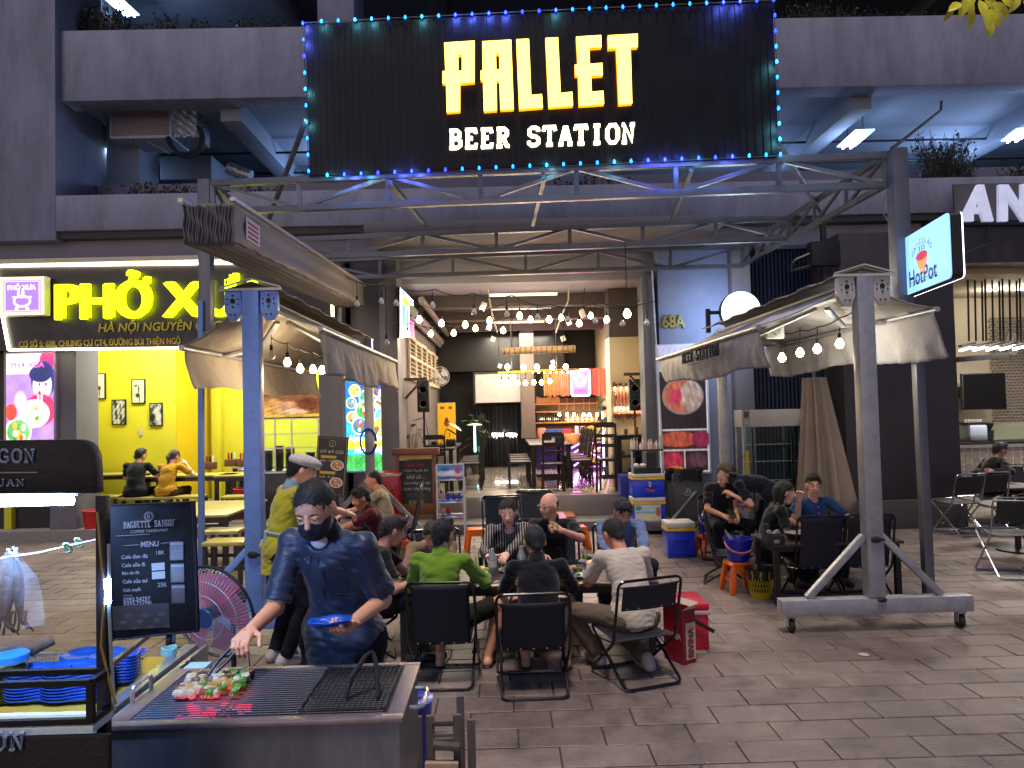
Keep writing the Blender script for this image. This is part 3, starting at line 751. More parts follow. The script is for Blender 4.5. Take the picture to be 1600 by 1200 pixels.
def truss(name,tl,tr,bl,br,df,n,r=.05,lab=None):
 g=MB(); Pt=lambda p: P(p[0],p[1],df(p[0]))
 TL,TR,BL_,BR_=Pt(tl),Pt(tr),Pt(bl),Pt(br)
 a=MB(); a.bar(TL,TR,r,r*.9); o=a.build('top_chord',m_steel,FR,bevel=.004)
 a=MB(); a.bar(BL_,BR_,r,r*.9); a.build('bottom_chord',m_steel,FR,bevel=.004)
 for i in range(n+1):
  t=i/n; p=TL.lerp(TR,t); q=BL_.lerp(BR_,t)
  a=MB(); a.bar(p-Vector((0,0,.025)),q+Vector((0,0,.025)),r*.62); a.build('strut',m_steel,FR)
  if i < n:
   p2,q2=TL.lerp(TR,(i+1)/n),BL_.lerp(BR_,(i+1)/n)
   A,B_=(q,p2) if i % 2 else (p,q2)
   dd=(B_-A).normalized(); a=MB(); a.bar(A+dd*.05,B_-dd*.05,r*.5); a.build('diagonal',m_steel,FR)
 return TL,TR,BL_,BR_
t1=truss('t',(332,287),(1384,243),(334,331),(1384,289),dfun,7,.075)
t2=truss('t',(430,376),(1232,341),(430,404),(1232,373),lambda x: 10.0,7,.075)
t3=truss('t',(480,408),(1160,385),(480,436),(1160,415),lambda x: 11.5,6,.075)
for s_ in (0,1):
 k=0 if s_ == 0 else 1
 for top,w_ in ((0,.055),(2,.055)):
  a=MB(); a.bar(t1[k+top],t2[k+top],w_); a.bar(t2[k+top],t3[k+top],w_); a.build('side_rail',m_steel,FR)
 for A,B_ in ((t1,t2),(t2,t3)):
  for q in range(3):
   t=(q+.0)/3; p=A[k].lerp(B_[k],t); b=A[k+2].lerp(B_[k+2],t+1/3)
   a=MB(); a.bar(p,b,.03); a.build('diagonal',m_steel,FR)
   p=A[k].lerp(B_[k],t+1/3); a=MB(); a.bar(p,b,.03); a.build('strut',m_steel,FR)
# posts
pt,pb=P(321,282,8.36),P(322,519,8.36)
a=MB(); a.bar((pt.x,8.36,pt.z),(pt.x,8.36,pb.z),.135); a.build('post',m_steel,FR,bevel=.008)
a=MB(); a.bar((pt.x-.03,8.28,P(317,470,8.28).z),(G(317,920).x,8.28,0),.058); a.build('prop_pole',M('blue_lit_pole','#5874a8',rough=.4,var=.1),FR,bevel=.006)  # thin left pole: blue light falling on it put into the colour
pr,pq=P(1397,234,7.14),P(1399,500,7.14)
a=MB(); a.bar((pr.x+.02,7.14,pr.z),(pr.x+.02,7.14,pq.z),.15); a.build('post',m_steel,FR,bevel=.008)
sf=G(1452,946); stp=P(1431,500,7.0)
a=MB(); a.bar(sf,stp,.085); a.build('prop_pole',m_steel,FR,bevel=.008)
a=MB(); a.bar((pr.x+.02,7.07,pq.z+.04),(stp.x,7.0,stp.z-.03),.05); a.build('bracket',m_steel,FR)
for (A,da),(B_,db) in ((((478,187),7.95),((419,345),8.9)),(((1216,225),7.45),((1292,345),9.6)),(((610,285),7.9),((665,352),9.9)),(((850,277),7.7),((832,352),9.9)),(((1080,265),7.5),((1050,345),9.9))):
 a=MB(); a.bar(P(*A,da),P(*B_,db),.045); a.build('brace',m_steeld,FR)
# loose hanging wires
def wire(name,pts,r,mat,parent=None,sag=.0,n=12):
 out=[]
 for i in range(len(pts)-1):
  A,B_=Vector(pts[i]),Vector(pts[i+1])
  for k in range(n+(i == len(pts)-2)):
   t=k/n; out.append(A.lerp(B_,t)-Vector((0,0,sag*4*t*(1-t))))
 g=MB(); g.tube(out,r,5); return g.build(name,mat,parent,smooth=True),out
w_,_=wire('power_cable',[P(1384,300,7.1),P(1378,330,7.1),P(1392,352,7.1)],.006,m_steel); single(w_,'thin loose pale wire hanging from the right end post of the truss','cable')
# ---------------- big sign
S4={'bl': (484,275),'br': (1217,243),'tl': (477,38),'tr': (1207,4)}
def sgn(px, py, out=0.0):                         # a point of the sign plane that is seen at (px,py), moved out towards the street
 p=P(px,py,dfun(px)-.12); return p+Vector((0,-out,0))
SG=thing('billboard_sign','huge black ribbed sign with glowing yellow PALLET letters and white BEER STATION','sign',sgn(850,259))
m_sg=M('sign_black_sheet','#030304',rough=.45,var=.2,bump=.1,spec=.25)
c4=[sgn(*S4[k]) for k in ('bl','br','tr','tl')]
g=MB(); b_=[v+Vector((0,.12,0)) for v in c4]; g._add(c4+b_,[(0,1,2,3),(7,6,5,4),(0,4,5,1),(1,5,6,2),(2,6,7,3),(3,7,4,0)])
g.build('backing_panel',m_sg,SG)
NR=66
for i in range(NR):
 t=(i+.5)/NR; lo=c4[0].lerp(c4[1],t); hi=c4[3].lerp(c4[2],t)
 a=MB(); a.bar(lo+Vector((0,-.004,.01)),hi+Vector((0,-.004,-.01)),.062,.007,up=(0,1,0)); a.build('rib',m_sg,SG)
m_ylet=M('lit_yellow_letter','#f2c531',rough=.4,var=0,bump=0,emit='#ffdc58',es=2.4)
m_yside=M('letter_side_amber','#b06a08',rough=.4,var=0,bump=0,emit='#ff9a08',es=1.0,sample=False)
m_wlet=M('lit_white_letter','#fff4d0',rough=.4,var=0,bump=0,emit='#fff1c4',es=3.6)
def c2(lst): return [(450+a/2,b/2) for a,b in lst]
PAL={'P': [c2([(490,146),(584,140),(584,268),(539,272),(539,358),(498,361),(496,272),(485,272),(485,234),(494,234)]),c2([(533,184),(545,183),(545,232),(534,233)])],
 'A': [c2([(608,142),(697,137),(705,352),(664,354),(661,264),(652,264),(653,355),(613,358),(610,262),(603,262),(603,232),(609,232)]),c2([(650,180),(660,180),(661,228),(651,229)])],
 'L': [c2([(713,136),(752,134),(759,308),(792,305),(795,346),(722,352)])],
 'M': [c2([(803,132),(842,130),(850,302),(886,298),(888,341),(813,346)])],
 'E': [c2([(898,128),(975,123),(976,160),(939,162),(940,212),(979,209),(980,247),(944,249),(946,298),(982,295),(984,336),(907,341),(904,248),(895,248),(894,214),(903,213)])],
 'T': [c2([(996,124),(1088,119),(1088,160),(1066,161),(1071,334),(1030,337),(1022,163),(997,165)])]}
for k,lp in PAL.items():
 o=curve_mesh(lp,'letter',lambda u,v,t: sgn(u,v,.03+t),m_ylet,SG,.06,m_yside); o['label']='glowing yellow letter '+('L' if k == 'M' else k)
SF = {  # slab-serif stroke font, unit box
 'B': [[(.08,0),(.5,0),(.68,.12),(.68,.38),(.5,.52),(.2,.52)],[(.5,.52),(.62,.64),(.62,.88),(.48,1),(.08,1)],[(.2,0),(.2,1)]],
 'E': [[(.08,0),(.68,0),(.68,.2)],[(.08,1),(.66,1),(.66,.8)],[(.2,0),(.2,1)],[(.2,.52),(.48,.52)]],
 'R': [[(.08,1),(.5,1),(.64,.88),(.64,.64),(.5,.52),(.2,.52)],[(.2,0),(.2,1)],[(.06,0),(.36,0)],[(.42,.52),(.64,0),(.78,0)]],
 'S': [[(.62,.8),(.62,.92),(.5,1),(.26,1),(.12,.88),(.12,.64),(.26,.53),(.5,.48),(.64,.36),(.64,.12),(.5,0),(.24,0),(.1,.1),(.1,.22)]],
 'T': [[(.05,.8),(.05,1),(.7,1),(.7,.8)],[(.375,0),(.375,1)],[(.2,0),(.55,0)]],
 'A': [[(.12,0),(.36,1),(.42,1),(.66,0)],[(.22,.34),(.56,.34)],[(.0,0),(.26,0)],[(.52,0),(.78,0)]],
 'I': [[(.2,0),(.56,0)],[(.2,1),(.56,1)],[(.38,0),(.38,1)]],
 'O': [[(.08,.25),(.08,.75),(.24,1),(.52,1),(.68,.75),(.68,.25),(.52,0),(.24,0),(.08,.25)]],
 'N': [[(.02,0),(.28,0)],[(.15,0),(.15,1),(.6,.02),(.6,1)],[(.02,1),(.15,1)],[(.48,1),(.74,1)]],
 'G': [[(.64,.78),(.52,1),(.24,1),(.08,.75),(.08,.25),(.24,0),(.56,0),(.66,.1),(.66,.42),(.42,.42)]],
 'U': [[(.15,1),(.15,.2),(.3,0),(.48,0),(.62,.2),(.62,1)],[(.02,1),(.28,1)],[(.5,1),(.76,1)]],
 'Q': [[(.08,.25),(.08,.75),(.24,1),(.52,1),(.68,.75),(.68,.25),(.52,0),(.24,0),(.08,.25)],[(.4,.25),(.72,-.05)]],
 ' ': []}
def slab(body,mapf,mat,parent,r,adv=.9,joined=True,name='lettering'):
 g=MB(); x=0; objs=[]
 W_=adv*len(body)-.12
 for ch in body:
  if not joined: g=MB()
  for st in SF[ch]: g.tube([mapf((x+u)/W_,v) for u,v in st],r,6)
  if not joined and SF[ch]:
   objs.append(g.build('letter',mat,parent))
  x += adv
 if joined: return g.build(name,mat,parent)
 return objs
slab('BEER STATION',lambda u,v: sgn(701+u*291,233-10*u-27*v,.03),m_wlet,SG,.021,joined=False)
# LED rope
LR=thing('light_rope','blue and turquoise LED point light chain around the edge of the black sign','string lights',sgn(484,279))
m_lb=M('led_blue','#2030ff',emit='#1024ff',es=7,var=0,bump=0,sample=False); m_lt=M('led_turquoise','#30c0e0',emit='#0c5cf0',es=4.0,var=0,bump=0,sample=False)
m_lc=M('led_centre','#c0f0ff',emit='#a0e8ff',es=6,var=0,bump=0,sample=False)
def led(px,py,blue):
 p=sgn(px,py,.05)
 g=MB(); g.lathe([(.0,-.022),(.011,-.016),(.015,0),(.008,.018),(0,.024)],p,8); o=g.build('led',m_lb if blue else m_lt,LR)
 if blue and random.random() < .45: lightpt('POINT',p+Vector((0,-.05,0)),3,(.1,.16,1),.03,parent=LR)
 elif random.random() < .25: lightpt('POINT',p+Vector((0,-.05,0)),1.0,(.2,.8,1),.03,parent=LR)
for i in range(10): led(475+i*1.0,40+i*25.5,i < 3)
for i in range(1,29): led(478+i*26,38-i*1.22,8 < i < 16 or i > 24)
for i in range(1,11): led(1207+i*.95,4+i*24,i < 3)
for i in range(1,28): led(487+i*26.2,277-i*1.2,1 < i < 9 or 19 < i < 26)
g=MB(); g.tube([sgn(*p,.03) for p in ((475,38),(484,279),(850,263),(1218,245),(1207,3),(850,19),(475,38))],.006,5); g.build('cord',m_cable,LR)
# ---------------- wheeled awning stands
m_wrap=M('faded_cover_cloth','#7d7063',rough=.75,var=.2,vs=6,bump=.5,bs=30)
m_can=M('canvas_beige','#93887b',rough=.85,var=.28,vs=3.5,bump=.9,bs=14)
m_can2=M('canvas_grey','#9a999c',rough=.8,var=.2,vs=3.5,bump=.9,bs=14)
m_stand=M('stand_steel','#9a9b9e',rough=.42,metal=.45,var=.22,vs=9,bump=.15,stain=.12)
m_bst=M('blue_lit_steel','#6f93d0',rough=.4,var=.2,vs=9,bump=.1,stain=.1); m_rub=M('rubber_black','#101012',rough=.7,var=.05); m_plate=M('bracket_white','#b4b2ac',rough=.5,var=.12)  # left stand is grey steel; the blue light on it is in its colour
def stand(x,y,label,width=1.6,m_stand=m_stand):
 T=thing('awning_stand',label,'awning stand',group='wheeled awning stands')
 g=MB(); g.box(-width/2,width/2,-.06,.06,.145,.275); g.build('base_beam',m_stand,T,bevel=.008)
 g=MB(); g.box(-.07,.07,-.062,.062,.277,2.96); g.build('post',m_stand,T,bevel=.008)
 for s in (-1,1):
  g=MB(); g.bar((s*.56,0,.28),(s*.075,0,.78),.055); g.build('brace',m_stand,T,bevel=.004)
  c=MB(); c.box(s*(width/2-.09)-.035,s*(width/2-.09)+.035,-.04,.04,.125,.143); c.box(s*(width/2-.09)-.03,s*(width/2-.09)-.024,-.03,.03,.05,.125); c.box(s*(width/2-.09)+.024,s*(width/2-.09)+.03,-.03,.03,.05,.125)
  o=c.build('caster',m_stand,T)
  w=MB(); A=Matrix.Rotation(math.pi/2,3,'Y'); w.lathe([(.018,-.02),(.05,-.02),(.056,-.012),(.056,.012),(.05,.02),(.018,.02)],(s*(width/2-.09),0,.056),20,A); w.build('wheel',m_rub,o,smooth=True)
 g=MB(); g.ball((0,-.072,.76),(.045,.02,.03),10,6); g.obox((.02,-.08,.76),(.09,.02,.02)); g.build('knob',m_rub,T,smooth=True)
 g=MB(); g.ball((.03,-.075,.265),(.04,.02,.02),10,6); g.build('bolt',m_rub,T,smooth=True)
 T.location=(x,y,0); return T
def awning(x,y,L,el,er,zl,zr,label,ml,mr,vl=.36,vr=.36,mp_=m_plate):
 T=thing('double_awning',label,'awning',(x,y,2.9),group='double awnings over the terrace')
 Z0=2.96
 g=MB(); g.box(x-.05,x+.05,y+.08,y+L,Z0-.12,Z0-.02); g.build('cassette',m_plate,T,bevel=.01)
 for s in (-1, 1):            # gabled cover
  def f(u,v,s=s):
   yy=y-.09+u*(L+.1); a=v
   return (x+s*.245*a,yy,Z0+.085-.075*a+.010*math.sin(yy*9+a*3)*a+.006*math.sin(yy*31)*a)
  g=MB(); g.grid(f,60,5); o=g.build('cover',m_wrap if s < 0 or 1 else m_plate,T,smooth=True)
  sd=o.modifiers.new('thick','SOLIDIFY'); sd.thickness=.008
 g=MB()
 for s in (-1,1): g.bar((x+s*.003,y-.11,Z0+.1),(x+s*.25,y-.11,Z0+.03),.02,.012,up=(0,0,1))
 g.box(x-.26,x+.26,y-.118,y-.10,Z0-.0,Z0+.022); g.build('gable_end',m_plate,T)
 for s in (-1, 1):            # cast brackets with holes
  cx=x+s*.15
  o=MB(); o.prism([(-.068,0),(-.075,-.165),(-.03,-.25),(.03,-.25),(.075,-.165),(.068,0)],lambda u,v,t: (cx+u,y-.10+t,Z0-.002+v),0,.07); br=o.build('bracket',mp_,T,bevel=.008)
  h=MB()
  for hx,hz,hr in ((0,-.085,.022),(-.045,-.07,.007),(.045,-.07,.007),(-.045,-.11,.007),(.045,-.11,.007),(0,-.04,.009),(0,-.135,.009),(-.02,-.2,.008),(.02,-.2,.008)):
   h.lathe([(0,0),(hr,0),(hr,.003),(0,.003)],(cx+hx,y-.104,Z0+hz),10,Matrix.Rotation(math.pi/2,3,'X'))
  h.build('bolt_hole',m_rub,br)
 for s,e,z,mm,vd in ((-1,el,zl,ml,vl),(1,er,zr,mr,vr)):
  xe=x+s*e; y1=y+L
  def f(u,v,s=s,xe=xe,z=z):
   yy=y+.02+u*(L-.04); a=v; sg=.06*math.sin(math.pi*a)*(.6+.4*math.sin(u*math.pi*3))
   return (x+s*.06+(xe-x-s*.06)*a,yy,Z0-.05+(z-Z0+.07)*a-sg+.006*math.sin(yy*14+a*5)*math.sin(math.pi*a))
  g=MB(); g.grid(f,70,12); o=g.build('canopy_fabric',mm,T,smooth=True); sd=o.modifiers.new('thick','SOLIDIFY'); sd.thickness=.004
  g=MB(); g.tube([(xe,y-.02,z),(xe,y1+.02,z)],.024,10); g.build('front_bar',m_stand,T,smooth=True)
  sdn=int(abs(xe*10))
  def fv(u,v,s=s,xe=xe,z=z,vd=vd):
   yy=y+u*L; fl=(.035*math.sin(yy*7.3+sdn)+.02*math.sin(yy*17+1))*(.35 if s < 0 else 1)
   hang=vd*(1+.08*math.sin(yy*2.2+sdn)+.015*math.sin(yy*6))
   return (xe-s*.02+(-s*.09*v*v if s < 0 else .07*v)+fl*v*(.4+.6*v)+.0025*v*math.sin(yy*43+v*4)+.003*math.sin(yy*23-v*9),yy+ (.14*v if u < .02 else 0)*0 ,z-.02-hang*v-.003*v*math.sin(yy*37))
  g=MB(); g.grid(fv,110,12); o=g.build('valance',mm,T,smooth=True); sd=o.modifiers.new('thick','SOLIDIFY'); sd.thickness=.004
  for fy in (.18, .82):    # folding arms
   ya=y+L*fy; g=MB(); mid=(x+(xe-x)*.55,ya+(.35 if fy < .5 else -.35),(Z0+z)/2-.16)
   g.bar((x+s*.05,ya,Z0-.16),mid,.05,.035); g.bar(mid,(xe,ya+.05,z-.02),.045,.03); g.build('folding_arm',m_stand,T,bevel=.004)
 # end flap of cloth hanging under the gable
 return T
SRx,SRy=G(1371,967).x+.0,6.2
SRx=P(1357,700,6.2).x
stand(SRx,6.2,'wheeled grey steel stand at the right with crossbeam, two casters and tall square post')
AWR=awning(SRx,6.26,4.1,.88,.66,2.56,2.68,'right double awning with grey white side flap and four glowing bulbs below',m_can2,m_can2,.33,.38)
SLx=P(397,700,6.25).x
stand(SLx,6.25,'pale blue wheeled awning stand at the left, behind the red pedestal fan',m_stand=m_bst)  # grey steel stand; the pale blue is light put into its colour
AWL=awning(SLx,6.31,4.4,.62,.56,2.50,2.64,'left double awning with worn beige flaps in front of the yellow noodle shop',m_can,m_can,.33,.40,m_bst)  # left brackets carry the stand's blue light in their colour too
# back posts of both awnings
for x,y in ((SRx,6.26+4.0),(SLx,6.31+4.3)):
 pass
s2=thing('awning_stand','rear awning stand carrying the far end of the right double awning','awning stand',group='wheeled awning stands')
g=MB(); g.box(-.06,.06,-.05,.05,0,2.95); g.build('post',m_stand,s2,bevel=.006)
for s in (-1,1): g=MB(); g.bar((s*.5,0,.05),(s*.06,0,.6),.05); g.build('brace',m_stand,s2)
g=MB(); g.box(-.6,.6,-.05,.05,0.01,.08); g.build('base_beam',m_stand,s2)
s2.location=(SRx,10.3,0)
rs=thing('awning_stand','rear steel awning stand in front of the blue food poster with a cable coil','awning stand',group='wheeled awning stands')
g=MB(); g.box(-.06,.06,-.05,.05,.18,2.95); g.build('post',m_stand,rs,bevel=.006)
for s in (-1,1): g=MB(); g.bar((s*.75,0,.2),(s*.06,0,.95),.07); g.build('brace',m_stand,rs)
g=MB(); g.box(-.85,.85,-.06,.06,.12,.2); g.build('base_beam',m_stand,rs)
for s in (-1,1): g=MB(); g.lathe([(.015,-.02),(.055,-.018),(.055,.018),(.015,.02)],(s*.75,0,.056),14,Matrix.Rotation(math.pi/2,3,'Y')); g.box(s*.75-.03,s*.75+.03,-.03,.03,.1,.119); g.build('caster',m_rub,rs)
rs.location=(P(578,700,10.4).x,10.4,0)
cc=P(575,690,10.25); g=MB()
for q in range(4): g.tube([(cc.x+(.10+.006*q)*math.cos(a),cc.y+.01*q,cc.z+(.16+.006*q)*math.sin(a)) for a in np.linspace(0,6.1,24)],.007,5)
single(g.build('cable_coil',M('blue_cable','#1730a0',rough=.4),smooth=True),'coil of blue cable hanging on the rear left awning post','cable')
# print on the right awning's side flap
m_ink=M('print_dark','#26221f',rough=.8,var=0,bump=0)
xe=SRx-.88
def val(body,y0,z,h,w):
 M4=Matrix.Translation((xe-.012,y0,z)) @ Matrix.Rotation(-math.pi/2,4,'Z') @ Matrix.Rotation(math.pi/2,4,'X')
 return text(body,m_ink,M4,w=w,h=h,parent=AWR,extrude=.001)
def valmap(u,v,yc=8.0,w=1.5,z=2.40,h=.12): return (xe-.045,yc+w/2-u*w,z+v*h)
slab('BEER STATION',valmap,m_ink,AWR,.010)
g=MB(); g.box(xe-.05,xe-.04,7.5,8.5,2.365,2.375); g.build('print_rule',m_ink,AWR)
M4=Matrix.Translation((xe-.05,8.0,2.32)) @ Matrix.Rotation(-math.pi/2,4,'Z') @ Matrix.Rotation(math.pi/2,4,'X')
text('Grilled Beer & Wine',m_ink,M4,w=.75,h=.06,parent=AWR)
# small paper stickers
m_pap=M('paper_print','#b9b2b4',rough=.7,var=.1); m_red=M('red_print','#8e1e30',rough=.7,var=.1)
g=MB(); q=P(1395,485,6.7); g.obox(q+Vector((0,0,.0)),(.22,.2,.004),Matrix.Rotation(.42,3,'Y')); o=g.build('notice_sticker',m_pap,None); single(o,'paper notice stuck on the top of the right awning','sticker')
# ---------------- folded accordion shade
FS=thing('folded_canopy','long retracted pleated canopy stacked at the upper left of the terrace','awning',P(323,378,5.9))
A0=P(286,350,5.9).x; A1=P(361,350,5.9).x; zt,zb=P(323,318,5.9).z,P(323,380,5.9).z
m_fold=M('pleat_cloth','#6a6462',rough=.7,var=.12,vs=4,bump=.2)
NF=17
for i in range(NF):
 x=A0+(A1-A0)*i/(NF-1); ph=random.uniform(-.3,.3)
 def f(u,v,x=x,ph=ph,i=i):
  yy=5.9+u*5.6; wv=.006*math.sin(v*11+i*.7+ph)
  scal=.02*abs(math.sin(yy*8)) if i == NF-1 else 0
  return (x+wv,yy+.01*math.sin(i*2.1),zb+.25*u+(zt-zb)*v+(scal if v < .08 else 0)+.006*math.sin(i*1.7))
 g=MB(); g.grid(f,90 if i == NF-1 else 30,14); o=g.build('pleat',m_fold,FS,smooth=True); sd=o.modifiers.new('thick','SOLIDIFY'); sd.thickness=.006
g=MB(); g.bar((A1+.03,5.85,zt+.02),(A1+.03,11.5,zt+.27),.04,.03); g.bar((A0,5.85,zt+.02),(A0,11.5,zt+.27),.04,.03); g.build('slide_rail',M('rail_pale','#b8b2a6',rough=.4,metal=.5),FS)
g=MB(); q=P(377,357,6.35); g.box(A1+.014,A1+.018,6.2,6.55,zt-.22,zt-.03); st=g.build('sticker',m_pap,FS); st['label']='white and red printed sticker'
g=MB()
for k in range(4): g.box(A1+.0185,A1+.0195,6.24,6.51,zt-.20+k*.04,zt-.178+k*.04)
g.build('sticker_print',m_red,st)
# ================================================================== NOODLE SHOP FRONT, POSTERS
def E_(u,v,cx,cy,rx,ry,soft=.08):
 d=np.sqrt(((u-cx)/rx)**2+((v-cy)/ry)**2); return np.clip((1-d)/soft+.5,0,1)[:,None]
def R_(u,v,a,b,c,d,soft=.004):
 return (np.clip((u-a)/soft,0,1)*np.clip((b-u)/soft,0,1)*np.clip((v-c)/soft,0,1)*np.clip((d-v)/soft,0,1))[:,None]
def L3(h): return np.array(lin(h)[:3])[None,:]
def paint(u,v,bg,items,seed=1,ns=18,na=.25):
 c=np.ones((len(u),1))*L3(bg)
 for it in items:
  m=E_(u,v,*it[1]) if it[0] == 'e' else R_(u,v,*it[1]); col=L3(it[2])
  if len(it) > 3: col=col*(1+it[3]*vnoise(u,v,30,seed+len(it[1]))[:,None])
  c=c*(1-m)+col*m
 return c*(1+na*vnoise(u,v,ns,seed)[:,None]*.8)
def bowl(cx,cy,r,fill,asp=.7,rim='#e8ecf0'):
 rr=random.Random(int(cx*1000+cy*77))
 it=[('e',(cx,cy,r,r*asp,.06),rim),('e',(cx,cy,r*.85,r*.85*asp,.1),fill,.35)]
 for _ in range(9):
  a,q=rr.uniform(0,6.28),rr.uniform(0,.6)*r
  it.append(('e',(cx+q*math.cos(a),cy+q*math.sin(a)*asp,r*.16,r*.12,.5),rr.choice(['#f4e8c8','#c84a30','#3c8a2c','#e0a040',fill,'#f0f0e8'])))
 return it
m_prt=M('backlit_print','#ffffff',rough=.4,var=0,bump=0,attr='print',es=.95)
m_prd=M('printed_board','#ffffff',rough=.5,var=0.06,vs=5,bump=0,attr='print')
# sign board
SB=thing('shop_sign','black shop sign with glowing yellow PHỞ XƯA letters and a white light strip border','sign',P(250,547,11.6))
m_sb=M('sign_maroon_black','#120a0c',rough=.4,var=.15)
D0=11.62
tl,tr,br_,bl=P(-70,416,D0),P(523,408,D0),P(523,540,D0),P(16,547,D0)
tl2=P(-8,418,D0)
g=MB(); v_=[tl2,tr,br_,bl]; g._add([p for p in v_]+[p+Vector((0,.12,0)) for p in v_],[(3,2,1,0),(4,5,6,7),(0,1,5,4),(1,2,6,5),(2,3,7,6),(3,0,4,7)]); g.build('board',m_sb,SB)
g=MB(); g._add([P(-120,420,11.75),tl2+Vector((0,.08,0)),bl+Vector((0,.08,0)),P(-120,552,11.75)],[(0,1,2,3)]); g.build('board',m_sb,SB)
m_strip=M('white_light_strip','#fff6dc',emit='#fff0c8',es=7,var=0,bump=0); 
for A,B_ in ((P(-120,417,11.58),P(372,411,11.58)),(tl2+Vector((0,-.03,0)),bl+Vector((0,-.03,0))),(bl+Vector((0,-.03,0)),P(523,541,11.58)),(P(519,466,11.58),P(520,506,11.58))):
 g=MB(); g.bar(A,B_,.035,.03); g.build('light_strip',m_strip,SB)
g=MB(); g.box(-11,P(480,400,11.5).x,11.5,11.76,P(200,408,11.5).z,P(200,401,11.5).z); g.build('top_trim',M('trim_pale','#b8b09a',rough=.6),SB)
m_pho=M('lit_lemon_letter','#f0f000',emit='#e9ff08',es=1.9,var=0,bump=0)
m_phos=M('letter_side_grey','#8a8a60',rough=.5)
c=P(205+51,466-3,11.54)
text('PHỞ XƯA',m_pho,face_y(c.x,11.56,P(256,459,11.54).z,roll=0.0),w=P(426,460,11.54).x-P(88,460,11.54).x,h=P(256,420,11.54).z-P(256,496,11.54).z,extrude=.05,parent=SB,bold=.012)
for dx_,dz_,dy_ in ((.035,.008,-.004),(-.03,-.008,-.008)): text('PHỞ XƯA',m_pho,face_y(c.x+dx_,11.56+dy_,P(256,459,11.54).z+dz_),w=P(426,460,11.54).x-P(88,460,11.54).x-.06,h=P(256,420,11.54).z-P(256,496,11.54).z-.04,extrude=.05,parent=SB,bold=.012)
m_gold=M('gold_letter','#8f7c28',rough=.45,var=.05,emit='#8f7c28',es=.18,sample=False)
a_=P(154,512,11.6); b_=P(370,508,11.6)
text('HÀ NỘI NGUYÊN GỐC 19',m_gold,face_y((a_.x+b_.x)/2,11.6,P(262,508,11.6).z),w=b_.x-a_.x,h=.25,extrude=.012,parent=SB,shear=.15,bold=.01)
a_=P(30,538,11.6); b_=P(282,533,11.6)
text('CƠ SỞ 5: 68B, CHUNG CƯ CT4, ĐƯỜNG BÙI THIỆN NGỘ',m_gold,face_y((a_.x+b_.x)/2,11.6,P(156,535,11.6).z),w=b_.x-a_.x,h=.155,extrude=.012,parent=SB,bold=.003)
x0,x1q,z0,z1q=RX(3,433,74,494,11.5)
LG=thing('logo_box','square purple light box with steaming pot and yellow border left of the yellow sign letters','sign',((x0+x1q)/2,11.5,z0))
g=MB(); g.box(x0,x1q,11.44,11.58,z0,z1q); g.build('case',M('case_white','#c8c4b8',rough=.4),LG,bevel=.01)
def fl(u,v):
 its=[('r',(.04,.96,.04,.96),'#e8d87a'),('r',(.07,.93,.07,.93),'#8a70b8'),('r',(.10,.90,.10,.90),'#e8d87a'),('r',(.12,.88,.12,.88),'#8664c0')]
 its += [('e',(.5,.36,.2,.16,.1),'#efe49a'),('e',(.5,.37,.16,.12,.1),'#8664c0'),('r',(.28,.72,.45,.49),'#efe49a'),('e',(.38,.17,.04,.04,.4),'#efe49a'),('e',(.62,.17,.04,.04,.4),'#efe49a'),('e',(.42,.57,.03,.08,.4),'#efe49a'),('e',(.52,.59,.03,.09,.4),'#efe49a')]
 return paint(u,v,'#d8d0b0',its,na=.02)
picture('printed_face',x1q-x0-.02,z1q-z0-.02,face_y((x0+x1q)/2,11.437,(z0+z1q)/2),fl,70,70,m_prt,LG)
text('PHỞ XƯA',M('print_cream','#f4ecb0',emit='#f4ecb0',es=1,var=0,bump=0,sample=False),face_y((x0+x1q)/2,11.434,z1q-.16),w=(x1q-x0)*.62,parent=LG,bold=.04)
def lightbox(name,label,px,d,fn,nx=90,ny=140,mat=m_prt,frame='#a090b0',cat='poster',th=.08):
 x0,x1,z0,z1=RX(*px,d)
 T=thing(name,label,cat,((x0+x1)/2,d,z0))
 g=MB(); g.box(x0-.03,x1+.03,d,d+th,z0-.03,z1+.03); g.build('frame',M('frame_'+frame,frame,rough=.4),T,bevel=.01)
 picture('printed_sheet',x1-x0,z1-z0,face_y((x0+x1)/2,d-.003,(z0+z1)/2),fn,nx,ny,mat,T)
 return T,x0,x1,z0,z1
def f_pho(u,v):
 its=[('r',(0,1,.78,1),'#e6d8f0'),('e',(.9,.93,.2,.1,.2),'#d02860'),('e',(.78,.72,.26,.2,.1),'#1c2c70'),('e',(.76,.66,.2,.16,.1),'#f2c8c8'),('e',(.72,.78,.24,.09,.1),'#222858'),
           ('e',(.72,.40,.34,.17,.15),'#d8305a',.2),('e',(.3,.5,.12,.1,.3),'#f0b8c0'),('e',(.7,.58,.03,.02,.5),'#a02838'),('r',(.66,.70,.38,.56),'#f4ece0'),('r',(.73,.76,.38,.56),'#f4ece0')]
 its += [('e',(.70,.67,.02,.015,.5),'#18102a'),('e',(.84,.67,.02,.015,.5),'#18102a')]
 its += bowl(.58,.36,.33,'#e8e0a8',.45)+bowl(.25,.17,.28,'#58a050',.55)+[('e',(.1,.38,.12,.09,.1),'#e04030'),('r',(.08,.92,.0,.06),'#7050a0')]
 return paint(u,v,'#9a78c8',its,4,20,.3)
LBp,lx0,lx1,lz0,lz1=lightbox('food_poster','backlit purple poster of a noodle eater with bowls beside the yellow shop',(10,552,84,700),11.78,f_pho)
text('PHỞ XƯA',M('print_rose','#d05a98',emit='#d05a98',es=1,var=0,bump=0,sample=False),face_y((lx0+lx1)/2-.03,11.773,lz1-.17),w=.52,parent=LBp,bold=.03)
